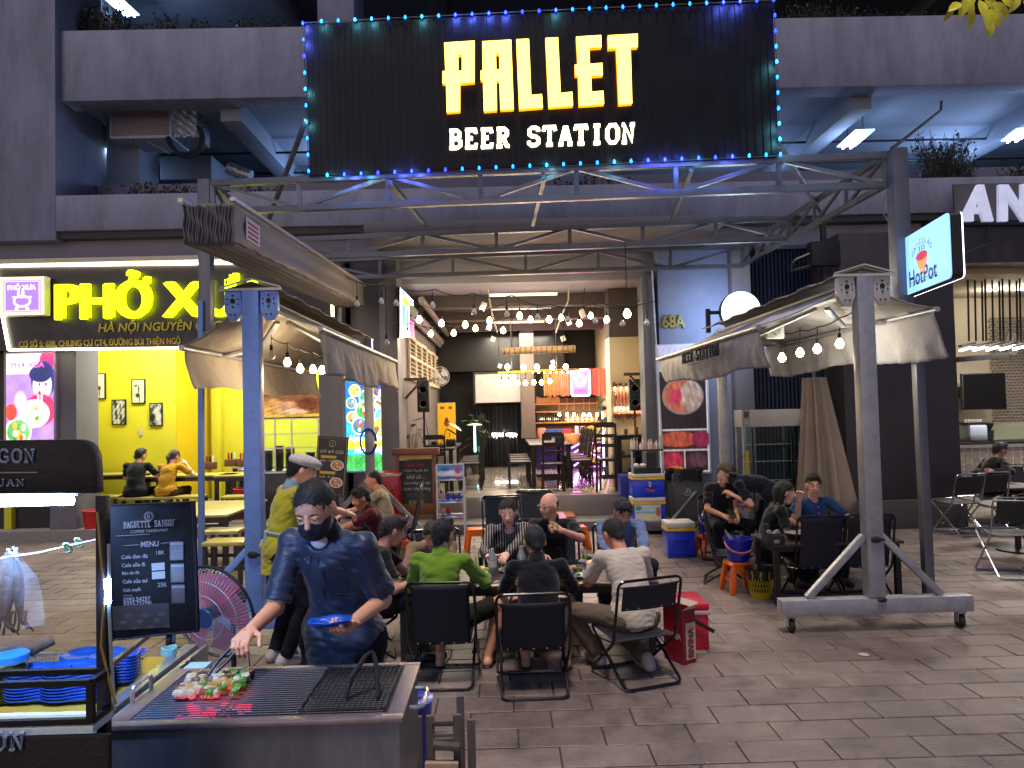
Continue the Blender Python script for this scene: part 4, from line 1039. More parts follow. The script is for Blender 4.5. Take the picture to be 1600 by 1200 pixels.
def f_blue(u,v):
 its=[('r',(0,1,.62,1),'#1c6ac8'),('r',(0,1,0,.18),'#3aa048',.4)]
 for cx,cy,r,c_ in ((.2,.9,.13,'#e8d060'),(.75,.92,.2,'#2858a8'),(.45,.82,.16,'#58b0a0'),(.8,.75,.18,'#e0e8e8'),(.12,.76,.12,'#4088c0'),(.4,.67,.2,'#38a850'),(.82,.6,.2,'#60c8c0'),(.14,.6,.13,'#d8a060'),(.75,.47,.22,'#d8d060'),(.3,.5,.18,'#3078b8')): its += bowl(cx,cy,r,c_,.55)
 its += [('r',(0,1,.24,.36),'#e8e030')]
 return paint(u,v,'#38b0d8',its,9,26,.35)
LB2,a0,a1,z0,z1=lightbox('food_poster','tall blue backlit poster of many bowls behind the rear left awning post',(541,596,611,735),11.88,f_blue,80,150,frame='#c0c8d0')
mw_=M('print_white_lit','#ffffff',emit='#ffffff',es=1.6,var=0,bump=0,sample=False)
text('Ngon chuẩn vị',mw_,face_y((a0+a1)/2,11.873,z0+.52),w=.62,h=.17,parent=LB2,shear=.3); text('Hương Việt',mw_,face_y((a0+a1)/2+.02,11.873,z0+.32),w=.5,h=.15,parent=LB2,shear=.3)
# small framed pictures
for i,(px,lab,sd) in enumerate((((142,585,163,622),'framed drawing of a brown horse, leftmost on the yellow wall',1),((207,594,225,629),'framed ink drawing of two deer like figures, upper middle of the yellow wall',2),((176,626,195,662),'framed black and white waterfall picture, lower left on the yellow wall',3),((235,631,252,664),'framed dark village picture, rightmost on the yellow wall',4))):
 def ff(u,v,sd=sd):
  n=vnoise(u,v,9,sd); n2=vnoise(u,v,40,sd+9)
  if sd == 1: m=np.clip(E_(u,v,.5,.42,.26,.11)+E_(u,v,.3,.6,.08,.18)+E_(u,v,.36,.2,.04,.2)+E_(u,v,.66,.2,.04,.2),0,1)[:,0]; return (1-m)[:,None]*L3('#d8d4c8')+m[:,None]*L3('#4a2c1c')
  if sd == 2: m=np.clip(E_(u,v,.45,.32,.2,.1)+E_(u,v,.55,.6,.06,.2)+E_(u,v,.3,.75,.12,.05)+E_(u,v,.6,.15,.04,.15),0,1)[:,0]; return (1-m)[:,None]*L3('#cfc9a8')+m[:,None]*L3('#38342c')
  m=np.clip((n+.3*n2)*1.6+.5+(.6 if sd == 3 else 0)*E_(u,v,.5,.55,.1,.5)[:,0],0,1); return (1-m)[:,None]*L3('#181818')+m[:,None]*L3('#c0c0b8')
 x0,x1,z0,z1=RX(*px,14.27)
 T=thing('framed_picture',lab,'picture',((x0+x1)/2,14.27,z0),group='small framed pictures on the yellow wall')
 g=MB(); g.box(x0-.02,x1+.02,14.27,14.298,z0-.02,z1+.02); g.build('frame',m_black,T); picture('print',x1-x0,z1-z0,face_y((x0+x1)/2,14.266,(z0+z1)/2),ff,24,36,m_prd,T)
g=MB(); x0,x1,z0,z1=RX(217,671,222,680,14.28); g.box(x0,x1,14.28,14.299,z0,z1); single(g.build('light_switch',m_plate),'small light switch plate on the yellow wall under the framed pictures','switch')
# food display wall with banner
x0,x1,z0,z1=RX(408,617,500,652,13.2)
T=thing('food_banner','brown photo banner of hands and soup over the glass food counter','banner',((x0+x1)/2,13.2,z0))
picture('printed_sheet',x1-x0,z1-z0,face_y((x0+x1)/2,13.17,(z0+z1)/2),lambda u,v: paint(u,v,'#8a5a30',[('e',(.2,.4,.2,.4,.5),'#d8a050',.4),('e',(.5,.5,.3,.2,.4),'#c89068',.3),('e',(.55,.25,.25,.12,.4),'#e0b890'),('e',(.8,.6,.2,.3,.4),'#703818',.5),('r',(0,1,0,.12),'#d8b040')],3,14,.6),60,26,M('banner_print','#fff',attr='print',es=.35,var=0,bump=0),T)
g=MB(); g.box(x0-.02,x1+.02,13.172,13.2,z0-.02,z1+.02); g.build('backing',m_black,T)
m_glass=M('clear_glass','#e8fff0',rough=.03,trans=1,var=0,bump=0,spec=.5)
m_alu=M('aluminium_frame','#b8c0c0',rough=.3,metal=.8,var=.05)
FC=thing('food_counter','glass food display counter with steel rails and a dark base at the noodle shop','counter',(P(452,740,12.6).x,12.6,.17))
cx0,cx1=P(405,700,12.6).x,P(502,700,12.6).x; zt=P(450,655,12.6).z; zc=P(450,738,12.6).z
g=MB(); g.box(cx0,cx1,12.4,13.1,.172,zc); g.build('base',M('counter_dark','#1c1d24',rough=.35,var=.1),FC,bevel=.01)
g=MB(); g.box(cx0-.02,cx1+.02,12.36,13.12,zc+.001,zc+.03); g.build('counter_top',m_alu,FC,bevel=.005)
for px in (408,430,456,498): g=MB(); g.bar((P(px,700,12.4).x,12.4,zc+.03),(P(px,700,12.4).x,12.4,zt),.022); g.build('rail',m_alu,FC)
for py in (655,678,700): z=P(450,py,12.4).z; g=MB(); g.bar((cx0,12.41,z),(cx1,12.41,z),.018); g.build('rail',m_alu,FC)
g=MB(); g.box(cx0,cx1,12.425,12.431,zc+.03,zt); g.build('glass_pane',m_glass,FC)
for i,px in enumerate((421,438,455,487)):
 c=P(px,735,12.7); n=(14,17,16,12)[i]
 T=thing('bowl_stack',('stack of grey bowls nearest the blue lit post','second stack of grey bowls on the counter','third stack of grey bowls on the counter','right hand stack of grey bowls behind the hat wearer')[i],'bowls',(c.x,12.65,zc+.03),group='stacked bowls on the food counter')
 for k in range(n): g=MB(); z=zc+.035+k*.024; g.lathe([(.05,z),(.088,z+.03),(.09,z+.034),(.05,z+.012)],(c.x,12.65,0),18); g.build('bowl',M('bowl_grey','#8f979c',rough=.3,var=.08),T,smooth=True)
# opening hours board
d=9.6
q=[P(497,681,d),P(545,682,d),P(538,777,d),P(489,774,d)]
HB=thing('hours_board','tilted black standing board with GIỜ MỞ CỬA heading and two food photos','sign',(P(512,790,d).x,d,.0))
cxm=sum((p.x for p in q))/4; czm=sum((p.z for p in q))/4; Wd,Hd=(q[1]-q[0]).length,(q[3]-q[0]).length
Mh=Matrix.Translation((cxm,d,czm)) @ Matrix.Rotation(math.pi/2,4,'X') @ Matrix.Rotation(-.085,4,'Z')
g=MB(); vs=[Mh @ Vector((sx*Wd/2,sy*Hd/2,sz)) for sz in (-.03,0) for sx,sy in ((-1,-1),(1,-1),(1,1),(-1,1))]
g._add(vs,[(3,2,1,0),(4,5,6,7),(0,1,5,4),(1,2,6,5),(2,3,7,6),(3,0,4,7)]); g.build('panel',M('board_black','#131014',rough=.4),HB)
def hb(x,y): return Mh @ Matrix.Translation((x*Wd,y*Hd,.003))
m_cr=M('print_pale_gold','#b9ab88',rough=.6,var=0,bump=0); m_gy=M('print_yellow','#c9a53c',rough=.6,var=0,bump=0)
text('GIỜ MỞ CỬA',m_cr,hb(0,.25),w=Wd*.78,parent=HB,bold=.02); text('8:00 - 13:00',m_cr,hb(-.12,.09),w=Wd*.5,parent=HB,bold=.02); text('16:00 - 21:30',m_cr,hb(-.12,-.18),w=Wd*.5,parent=HB,bold=.02)
for x,y,w_,h_ in ((-.1,.155,.5,.045),(-.1,-.11,.5,.045)):
 g=MB(); vs=[hb(x,y) @ Vector((sx*w_*Wd/2,sy*h_*Hd/2,0)) for sx,sy in ((-1,-1),(1,-1),(1,1),(-1,1))]; g._add(vs,[(0,1,2,3)]); g.build('yellow_band',m_gy,HB)
for y in (0.02,-.27):
 picture('food_photo',Wd*.44,Wd*.36,hb(.2,y),lambda u,v: paint(u,v,'#131014',bowl(.5,.5,.48,'#b87848',.95),5,20,.2),26,22,m_prd,HB)
g=MB(); g.tube([hb(.0+.1*math.cos(a),.38+.052*math.sin(a)) @ Vector((0,0,0)) for a in np.linspace(0,6.1,20)],.004,5,closed=True); g.tube([hb(0,.35) @ Vector((0,0,0)),hb(0,.4) @ Vector((0,0,0))],.004,4); g.build('clock_emblem',m_cr,HB)
fr=[hb(sx*.46,sy*.47) @ Vector((0,0,0)) for sx,sy in ((-1,-1),(1,-1),(1,1),(-1,1))]; g=MB(); g.tube(fr,.004,4,closed=True); g.build('border_line',m_cr,HB)
g=MB(); g.bar(Mh @ Vector((-.15,-Hd/2,-.02)),(cxm-.2,d+.1,0),.03); g.bar(Mh @ Vector((.1,-Hd/2,-.02)),(cxm+.1,d+.1,0),.03); g.bar((cxm-.3,d+.1,.015),(cxm+.2,d+.1,.015),.03); g.build('stand_leg',m_black,HB)
# noodle shop furniture
m_ttop=M('table_top_yellow_wood','#a89a4a',rough=.35,var=.12,coat=.2); m_tdark=M('dark_wood','#1a1412',rough=.45,var=.2,vs=8)
def shop_table(label,x,y,w,l,rz=0,h=.72,z0=.17):
 T=thing('dining_table',label,'table',(0,0,0),group='dark dining tables in the noodle shop')
 g=MB(); g.box(-w/2,w/2,-l/2,l/2,h-.03,h); g.build('table_top',m_ttop,T,bevel=.006)
 g=MB(); g.box(-w/2+.02,w/2-.02,-l/2+.02,l/2-.02,h-.10,h-.031); g.build('apron',m_tdark,T)
 for sx in (-1,1):
  for sy in (-1,1): g=MB(); g.box(sx*(w/2-.05)-.03,sx*(w/2-.05)+.03,sy*(l/2-.05)-.03,sy*(l/2-.05)+.03,0,h-.101); g.build('leg',m_tdark,T)
 T.location=(x,y,z0); T.rotation_euler=(0,0,rz); return T
def bench(label,x,y,w,l,rz=0,h=.44,z0=.17):
 T=thing('stool',label,'stool',(0,0,0),group='low dark stools in the noodle shop')
 g=MB(); g.box(-w/2,w/2,-l/2,l/2,h-.04,h); g.build('seat',m_ttop,T,bevel=.006)
 for sx in (-1,1):
  for sy in (-1,1): g=MB(); g.box(sx*(w/2-.03)-.02,sx*(w/2-.03)+.02,sy*(l/2-.03)-.02,sy*(l/2-.03)+.02,0,h-.041); g.build('leg',m_tdark,T)
 g=MB(); g.box(-w/2+.02,w/2-.02,-.01,.01,.12,.16); g.build('stretcher',m_tdark,T)
 T.location=(x,y,z0); T.rotation_euler=(0,0,rz); return T
def GT(px,py,z): return G(px,py,z)
q=GT(352,800,.72); shop_table('nearest yellow topped dark table left of the blue lit post',q.x-.35,q.y+.5,.95,1.5,z0=0)
q=GT(260,752,.89); shop_table('table where the two noodle eaters sit',q.x-.1,13.2,1.6,.6)
q=GT(335,745,.89); shop_table('table behind the thin blue pole in the noodle shop',q.x+.45,13.0,1.1,.6)  # the pole's blue is light put into its colour
q=GT(340,738,.89); shop_table('rearmost table against the yellow wall',q.x+.6,15.0,1.6,.6)
q=GT(165,748,.89); shop_table('table against the wall left of the dark shirted eater',q.x-.5,13.9,1.2,.5)
for i,(px,py,lb) in enumerate(((350,828,'yellow topped stool beside the nearest noodle shop table'),(355,845,'lowest yellow topped stool at the foot of the nearest table'),(330,790,'stool under the table behind the thin blue pole'),(300,775,'stool right of the yellow shirted eater'),(170,775,'stool left of the dark shirted eater'),(370,775,'stool beside the water dispenser'))):  # the pole's blue is light put into its colour
 q=G(px,py,.6); bench(lb,q.x,q.y,.42,.32)
q=G(376,790,.17); T=thing('water_boiler','steel and black water boiler standing beside the noodle shop tables','boiler',(q.x,13.8,.17)); qx=P(383,740,13.8).x; z=P(383,742,13.8).z
g=MB(); g.box(qx-.3,qx+.3,13.6,14.1,.17,z-.3); g.build('stand',m_tdark,T); g=MB(); g.lathe([(.14,z-.3),(.14,z+.1),(.10,z+.14),(0,z+.15)],(qx,13.8,0),16); g.build('boiler_body',m_steel,T,smooth=True)
for i,(px,py,lb) in enumerate(((328,727,'brown condiment box on the table behind the thin pole'),(362,722,'wooden condiment rack right of the thin blue pole'),(381,722,'wooden condiment rack beside the blue lit post'))):  # the pole's blue is light put into its colour
 q=P(px,py,14.8); T=thing('condiment_box',lb,'condiment box',(q.x,14.8,q.z-.06),group='condiment boxes in the noodle shop')
 g=MB(); g.box(q.x-.11,q.x+.11,14.7,14.9,q.z-.08,q.z+.06); g.build('box',M('brown_wood','#5e3a1e',rough=.6,var=.2),T,bevel=.008)
 for k in range(3): g=MB(); g.lathe([(.018,0),(.02,.1),(.01,.13),(0,.13)],(q.x-.06+k*.06,14.8,q.z+.061),10); g.build('bottle',M(('sauce_red','sauce_brown','napkin_white')[k],('#902015','#2c1a10','#c8c8c0')[k],rough=.4),T,smooth=True)
for i,(px,py,lb) in enumerate(((360,800,'red plastic bin under the nearest noodle shop table'),(378,775,'red crate right of the noodle shop tables'),(143,810,'red bin beside the coffee cart roof'),(308,830,'small red bin behind the thin blue pole'))):  # the pole's blue is light put into its colour
 q=P(px,py,11.9 if i == 2 else 12.6); T=thing('red_bin',lb,'bin',(q.x,q.y,.17),group='red bins in the noodle shop')
 g=MB(); g.lathe([(.10,.17),(.13,q.z+.12),(.12,q.z+.12),(.09,.19)],(q.x,q.y,0),14); g.build('bin_body',M('red_plastic','#b8101c',rough=.4),T,smooth=True); g=MB(); g.tube([(q.x+.135*math.cos(a),q.y+.135*math.sin(a),q.z+.12) for a in np.linspace(0,6.0,14)],.01,6,closed=True); g.build('rim',M('red_plastic'),T)
LS=thing('ceiling_light','bright tube light under the noodle shop ceiling','ceiling light',(-5.0,14.4,4.15))
for x,y in ((-6.7,13.2),(-4.0,13.0),(-5.2,13.5),(-4.4,15.0)):
 g=MB(); g.box(x-.5,x+.5,y-.05,y+.05,4.12,4.17); g.build('tube_housing',m_plate,LS)
 g=MB(); g.box(x-.48,x+.48,y-.03,y+.03,4.10,4.118); g.build('tube',M('tube_white','#ffffff',emit='#fffbe0',es=8,var=0,bump=0,sample=False),LS)
 lightpt('AREA',(x,y,4.08),52,(1,.98,.88),1.0,sy=.1,parent=LS)
# ================================================================== COFFEE CART + GRILL
m_cart=M('cart_navy_black','#05060c',rough=.45,var=.15,spec=.3)
CT=thing('coffee_cart','black coffee cart with rounded sign box, light tubes and rail shelf at the left edge','cart',(-1.9,2.7,0))
dS=2.2
# sign box with rounded corner
pts=[(-130,774)]+[(-130,690),(116,687)]+[(116+32*math.sin(a),719-32*math.cos(a)) for a in np.linspace(.2,1.57,8)]+[(150,771)]
g=MB(); g.prism(pts,lambda u,v,t: P(u,v,dS)+Vector((0,t,0)),0,.045); g.build('sign_box',m_cart,CT,bevel=.004)
m_let=M('cart_letter_grey','#6f7686',rough=.5,var=.05,bump=0)
def cm(px0,px1,py0,py1,d=dS):
 return lambda u,v: P(px0+(px1-px0)*u,py1-(py1-py0)*v,d)+Vector((0,-.004,0))
slab('BAGUETTE SAIGON',cm(57-300,57,703,722),m_let,CT,.0042)
slab('QUAN',cm(-20,40,749,759),m_let,CT,.0018)
g=MB(); g.bar(P(-100,739,dS)+Vector((0,-.003,0)),P(60,738,dS)+Vector((0,-.003,0)),.003); g.build('sign_rule',m_let,CT)
m_tube=M('cool_tube','#ffffff',emit='#86b4ff',es=190,var=0,bump=0)
ta,tb=P(-150,788,2.24),P(113,782,2.24)
g=MB(); g.tube([ta,tb],.013,10); g.build('light_tube',m_tube,CT,smooth=True); g=MB(); g.bar(ta+Vector((0,.01,.02)),tb+Vector((.02,.01,.02)),.03,.012); g.build('tube_housing',m_plate,CT)
pc=P(163,900,2.16); ptop=P(157,772,2.2).z
g=MB(); g.box(pc.x-.014,pc.x+.014,2.14,2.17,.0,ptop); g.build('corner_post',m_cart,CT,bevel=.002)
a_,b_=P(168,905,2.13),P(169,942,2.13)
g=MB(); g.tube([a_,b_],.0085,8); g.build('light_tube',m_tube,CT,smooth=True)
g=MB(); g.tube([P(170,850,2.135),P(171,905,2.135)],.005,6); g.tube([P(170,942,2.135),P(178,1110,2.135)],.005,6); g.build('tube_housing',m_alu,CT)
w_,_=wire('cable',[P(152,800,2.13),P(156,850,2.12),P(163,930,2.12),P(158,1010,2.12),P(176,1085,2.12),P(182,1100,2.12)],.0035,M('yellow_cable','#8a6a28',rough=.5),CT,.0,4)
zr=P(142,1066,2.05).z; zs=P(142,1126,2.05).z; xR=P(142,1066,2.05).x
for yy in (2.05,2.14):
 g=MB(); g.bar((-2.6,yy,zr),(xR,yy,zr),.016); g.build('shelf_rail',m_cart,CT)
g=MB(); g.bar((xR,2.05,zr),(xR,2.14,zr),.016); g.build('shelf_rail',m_cart,CT); g=MB(); g.bar((xR,2.05,zs),(xR,2.14,zs),.016); g.build('shelf_rail',m_cart,CT)
for x,y in ((xR,2.05),(-1.75,2.05),(xR,2.14)): g=MB(); g.bar((x,y,zs),(x,y,zr),.018); g.build('shelf_rail',m_cart,CT)
g=MB(); g.bar((-2.6,2.05,zs),(xR,2.05,zs),.016); g.build('shelf_rail',m_cart,CT)
g=MB(); g.box(-2.6,xR+.01,2.04,2.15,zs-.03,zs-.012); g.build('shelf',M('shelf_white','#b8c8cc',rough=.25,var=.05),CT)
g=MB(); g.box(-2.6,P(176,1150,2.05).x,2.03,2.05,.1,zs-.032); g.build('front_panel',m_cart,CT,bevel=.006)
slab('BAGUETTE SAIGON',lambda u,v: P(40-430*(1-u),1172-26*v,2.025),m_let,CT,.005)
zB=.86; xE=-1.42
g=MB(); g.box(-2.7,xE,2.16,3.35,.45,zB-.02); g.build('cart_bed',M('bed_steel','#6d7278',rough=.35,metal=.6,var=.15),CT,bevel=.006)
g=MB(); g.box(-2.7,xE-.05,2.16,3.33,zB-.018,zB); g.build('worktop',M('yellow_board','#b39b3c',rough=.4,var=.12,vs=4),CT,bevel=.004)
g=MB(); g.box(xE-.045,xE+.01,2.16,3.4,zB-.018,zB+.03); g.box(xE+.03,xE+.05,2.4,3.42,zB-.06,zB+.02); g.build('edge_channel',m_alu,CT,bevel=.003)
g=MB(); g.bar(P(172,1040,2.2),P(235,990,2.7),.016); g.build('side_arm',M('arm_brown','#5e5248',rough=.5),CT)
for x,y in ((-2.3,2.2),(-1.6,2.2),(-2.3,3.2),(-1.6,3.2)):
 g=MB(); g.bar((x,y,0),(x,y,.45),.04); g.build('leg',m_cart,CT)
# things on the cart
m_bp=M('blue_melamine','#1550b8',rough=.3,var=.08)
def tray(c,rx,ry,z,n,label,rot=0):
 T=thing('plate_stack' if n > 1 else 'plate',label,'plates' if n > 1 else 'plate',(c[0],c[1],z))
 for k in range(n):
  g=MB(); ring=[]
  def f(u,v,k=k):
   a=2*math.pi*u; r=v; s=(abs(math.cos(a))**4+abs(math.sin(a))**4)**-.25
   x,y=rx*r*s*math.cos(a),ry*r*s*math.sin(a); zz=z+k*.0115+(.018*max(0,r-.72)/.28)+.004*math.sin(4*a)*(r > .8)
   ca,sa=math.cos(rot+k*.02),math.sin(rot+k*.02); return (c[0]+x*ca-y*sa,c[1]+x*sa+y*ca,zz)
  g.grid(f,28,5); o=g.build('plate',m_bp,T if n > 1 else T,smooth=True); sd=o.modifiers.new('thick','SOLIDIFY'); sd.thickness=.0035
 return T
for (px,py,n,lb,rx) in ((62,1092,9,'left stack of blue plates beside the lidded jar',.11),(122,1092,10,'middle stack of blue plates behind the cart rail',.12),(181,1066,9,'right stack of blue plates by the cart post',.09),(190,1030,1,'single wide blue plate at the back of the cart',.10),(145,1036,3,'blue plates lying behind the steel tray',.12)):
 q=G(px,py,zB); tray((q.x,q.y),rx,.075,zB+.004,n,lb,.1)
q=G(15,1095,zB); T=thing('sauce_jar','clear jar of green pickles with a blue lid at the left picture edge','jar',(q.x,q.y,zB))
g=MB(); g.lathe([(.06,zB+.001),(.062,zB+.13),(.05,zB+.15),(.048,zB+.15),(.058,zB+.12),(.056,zB+.005)],(q.x,q.y,0),20); g.build('glass',m_glass,T,smooth=True)
g=MB(); g.lathe([(0,zB+.008),(.052,zB+.008),(.053,zB+.11),(0,zB+.115)],(q.x,q.y,0),18); g.build('pickles',M('pickle_green','#8fa860',rough=.4,var=.4,vs=40,bump=.6),T,smooth=True)
g=MB(); g.lathe([(.064,zB+.15),(.066,zB+.175),(.05,zB+.185),(0,zB+.186)],(q.x,q.y,0),20); g.build('lid',M('lid_blue','#2f8fd8',rough=.35),T,smooth=True)
q=G(85,1036,zB+.02); T=thing('steel_tray','shallow steel tray of shredded seasoning on the cart','tray',(q.x,q.y,zB))
g=MB(); g.box(q.x-.15,q.x+.13,q.y-.11,q.y+.11,zB+.002,zB+.006)
for x0,x1,y0,y1 in ((q.x-.15,q.x+.13,q.y-.116,q.y-.11),(q.x-.15,q.x+.13,q.y+.11,q.y+.116),(q.x-.156,q.x-.15,q.y-.11,q.y+.11),(q.x+.13,q.x+.136,q.y-.11,q.y+.11)): g.box(x0,x1,y0,y1,zB+.002,zB+.03)
g.build('pan',m_alu,T); rr=random.Random(3); g=MB()
for _ in range(260):
 x,y=q.x-.01+rr.uniform(-.13,.12),q.y+rr.uniform(-.1,.1); a=rr.uniform(0,3.1); L=rr.uniform(.01,.03)
 g.bar((x-L*math.cos(a),y-L*math.sin(a),zB+.010+rr.uniform(0,.015)),(x+L*math.cos(a),y+L*math.sin(a),zB+.010+rr.uniform(0,.015)),.002)
tag(g.build('shreds',M('shred_brown','#a8926a',rough=.7),T),kind='stuff')
q=P(40,1010,2.95); T=g=MB(); g.tube([P(-20,1018,2.85),P(20,1012,2.9),P(50,1013,2.95),P(84,1000,3.0)],[.03,.028,.03,.018],10); single(g.build('wood_log',M('driftwood','#6e5a48',rough=.8,var=.3,vs=20,bump=.6),smooth=True),'brown split wood log lying at the back of the cart','log')
# twine and squid bag
TWN=MB(); TWN.tube([P(-40,880,2.3),P(20,869,2.3),P(60,864,2.28),P(110,852,2.24),P(166,840,2.17)],.0035,5)
tw=single(TWN.build('twine',M('white_twine','#d0ccc8',rough=.8),smooth=True),'white twine tied from the cart post to the left with small knots','string')
for (px,py) in ((106,858),(124,850)):
 g=MB()
 for k in range(4): g.tube([P(px+4*math.cos(a+k)*(1+.2*k),py-2+7*math.sin(a*1.3+k),2.24)+Vector((0,.004*math.sin(3*a),0)) for a in np.linspace(0,6.2,14)],.003,5)
 g.build('knot',M('mint_twine','#a8d0b8',rough=.8),tw,smooth=True)
SQ=thing('dried_squid_bag','clear plastic bag of dried squid hanging from the white twine','food bag',P(20,868,2.3))
def bagf(s):
 def f(u,v):
  px=-22+ (82-4*math.sin(v*5))*u*(.25+.75*min(1,v*3))+ (1-min(1,v*3))*30+8*v*u; py=862+v*(128-14*u)
  p=P(px,py,2.3); return p+Vector((0,s*.03*math.sin(math.pi*u)*math.sin(math.pi*min(1,v*1.02))**.5+.004*math.sin(u*22+v*9),0))
 return f
m_film=M('plastic_film','#ffffff',rough=.12,alpha=.09,var=0,bump=.4,bs=26,spec=1.0)
for s in (-1,1): g=MB(); g.grid(bagf(s),26,30); g.build('plastic_film',m_film,SQ,smooth=True)
g=MB(); g.tube([P(14,864,2.3),P(20,855,2.29),P(26,864,2.3)],.004,6); g.tube([P(12,858,2.3),P(20,866,2.29),P(27,856,2.3)],.004,6); g.build('tie',M('white_twine'),SQ,smooth=True)
m_sq=M('dried_squid','#5a3a1c',rough=.6,var=.35,vs=18,bump=.6,bs=60)
for k,(a,b,w_) in enumerate((((18,872),(8,960),.034),((24,875),(28,955),.026),((14,876),(-6,950),.026))):
 A,B_=P(*a,2.3),P(*b,2.3); A.y += .008*k; B_.y += .008*k; g=MB(); m_=A.lerp(B_,.5); g.tube([A,A.lerp(B_,.3),A.lerp(B_,.65),B_],[.006,w_*.55,w_*.62,w_*.4],10); o=g.build('squid',m_sq,SQ,smooth=True)
 g=MB()
 for t in range(6): g.tube([B_+Vector((.008*(t-2.5),0,0)),B_+Vector((.012*(t-2.5)+.01*math.sin(t),-.006,-.03)),B_+Vector((.016*(t-2.5),.004,-.055+.012*math.cos(t*2)))],.0032,5)
 g.build('tentacles',m_sq,o,smooth=True)
# menu board
dM=2.34
mb=[P(164,790,dM),P(302,784,dM),P(309,986,dM-.02),P(175,1000,dM)]
MBD=thing('menu_board','black hanging coffee menu board headed BAGUETTE SAIGON with drink prices','sign',mb[3])
def mp(u,v,o=.004): return mb[3].lerp(mb[2],u).lerp(mb[0].lerp(mb[1],u),v)+Vector((0,-o,0))
g=MB(); vs=[mp(*c,0) for c in ((0,0),(1,0),(1,1),(0,1))]; g._add(vs+[p+Vector((0,.02,0)) for p in vs],[(3,2,1,0),(4,5,6,7),(0,1,5,4),(1,2,6,5),(2,3,7,6),(3,0,4,7)]); g.build('panel',M('menu_black','#0a0708',rough=.75,var=.3,vs=3,spec=.15),MBD,bevel=.002)
g=MB(); g.tube([mp(*c,0) for c in ((0,0),(1,0),(1,1),(0,1))],.006,6,closed=True); g.build('border',m_cart,MBD)
m_mt=M('menu_letter','#6c6664',rough=.6,var=0,bump=0)
def mtext(body,u,v,w,h,al='CENTER',bold=0.0,sh=0.0):
 p=mp(u,v,.006); W_=(mb[2]-mb[3]).length
 return text(body,m_mt,Matrix.Translation(p) @ Matrix.Rotation(math.pi/2,4,'X') @ Matrix.Rotation(.03,4,'Z'),w=w*W_ if w else None,h=h,parent=MBD,align=al,bold=bold,shear=sh)
slab('BAGUETTE SAIGON',lambda u,v: mp(.21+.58*u,.825+.045*v,.006),m_mt,MBD,.0016)
mtext('COFFEE TAKEAWAY',.5,.795,.42,None); mtext('MENU',.5,.695,.2,.017,bold=.02)
for i,(a,b) in enumerate((('Cafe đen đá','18K'),('Cafe sữa đá',''),('Bạc sỉu đá',''),('Cafe sữa tươi',''),('Cafe muối','25K'))):
 v=.61-.061*i; mtext(a,.17,v,None,.0125,'LEFT',.015)
 if b: mtext(b,.57,v+.015,None,.0125,'LEFT')
mtext('0393.542979',.17,.292,.33,None,'LEFT',.01); mtext('0393.752968',.17,.263,.33,None,'LEFT',.01); mtext('HOTLINE',.17,.322,.1,None,'LEFT')
for u0,u1,v in ((.2,.38,.695),(.62,.8,.695),(.12,.5,.87-.1)):
 g=MB(); g.bar(mp(u0,v,.006),mp(u1,v,.006),.0012); g.build('rule',m_mt,MBD)
g=MB()
for r_ in (.011,.014): g.tube([mp(.5,.905,.006)+Vector((r_*math.cos(a),0,r_*math.sin(a))) for a in np.linspace(0,6.1,18)],.0008,4,closed=True)
g.build('emblem',m_mt,MBD); mtext('B',.5,.905,None,.011)
for v in (.52,.455): g=MB(); vs=[mp(*c,.007) for c in ((.51,v-.028),(.66,v-.028),(.66,v+.028),(.51,v+.028))]; g._add(vs,[(0,1,2,3)]); g.build('price_patch',M('paper_grey','#7a7672',rough=.7),MBD)
for i,v in enumerate((.63,.46,.30)):
 def fg(u,w,i=i): return paint(u,w,'#0f0c0e',[('r',(.1,.9,.05,.9),'#2a1a16'),('r',(.14,.86,.08,.6-.1*i),'#3a1c14',.4),('r',(.05,.95,.84,.95),'#5a524e')],i,10,.3)
 picture('drink_photo',.042,.058,Matrix.Translation(mp(.80,v,.006)) @ Matrix.Rotation(math.pi/2,4,'X'),fg,16,20,m_prd,MBD)
picture('bean_photo',.25,.075,Matrix.Translation(mp(.5,.15,.005)) @ Matrix.Rotation(math.pi/2,4,'X') @ Matrix.Rotation(.03,4,'Z'),lambda u,v: paint(u,v,'#14100f',[('e',(.12+.07*i,.3+.3*math.sin(i*2.1),.04,.09,.4),'#352720') for i in range(12)],5,40,.5),50,20,m_prd,MBD)
for u in (.03,): g=MB(); g.bar(mp(.0,.97,.0),mp(-.03,1.0,0),.008); g.bar(mp(0,.2,0),mp(-.05,.2,0),.008); g.build('hinge',m_alu,MBD)
# ---------------- grill
m_gs=M('grill_steel','#7d7d82',rough=.42,metal=.5,var=.28,vs=5,bump=.2,bs=30,stain=.3,stretch=(1,1,.35))
m_gr=M('grill_rim_burnt','#8d7f80',rough=.4,metal=.6,var=.3,vs=9)
gx0,gx1,gy0,gy1,gz=-1.335,-.372,2.5,3.02,.9
GR=thing('charcoal_grill','long rectangular steel charcoal grill with bar grate and glowing embers','grill',((gx0+gx1)/2,2.76,0))
g=MB(); g.box(gx0,gx1,gy0,gy0+.012,.55,gz-.012); g.box(gx0,gx1,gy1-.012,gy1,.55,gz-.012); g.box(gx0,gx0+.012,gy0+.012,gy1-.012,.55,gz-.012); g.box(gx1-.012,gx1,gy0+.012,gy1-.012,.55,gz-.012); g.build('trough',m_gs,GR)
g=MB(); g.box(gx0,gx1,gy0,gy1,.54,.549); g.build('floor_plate',m_gs,GR)
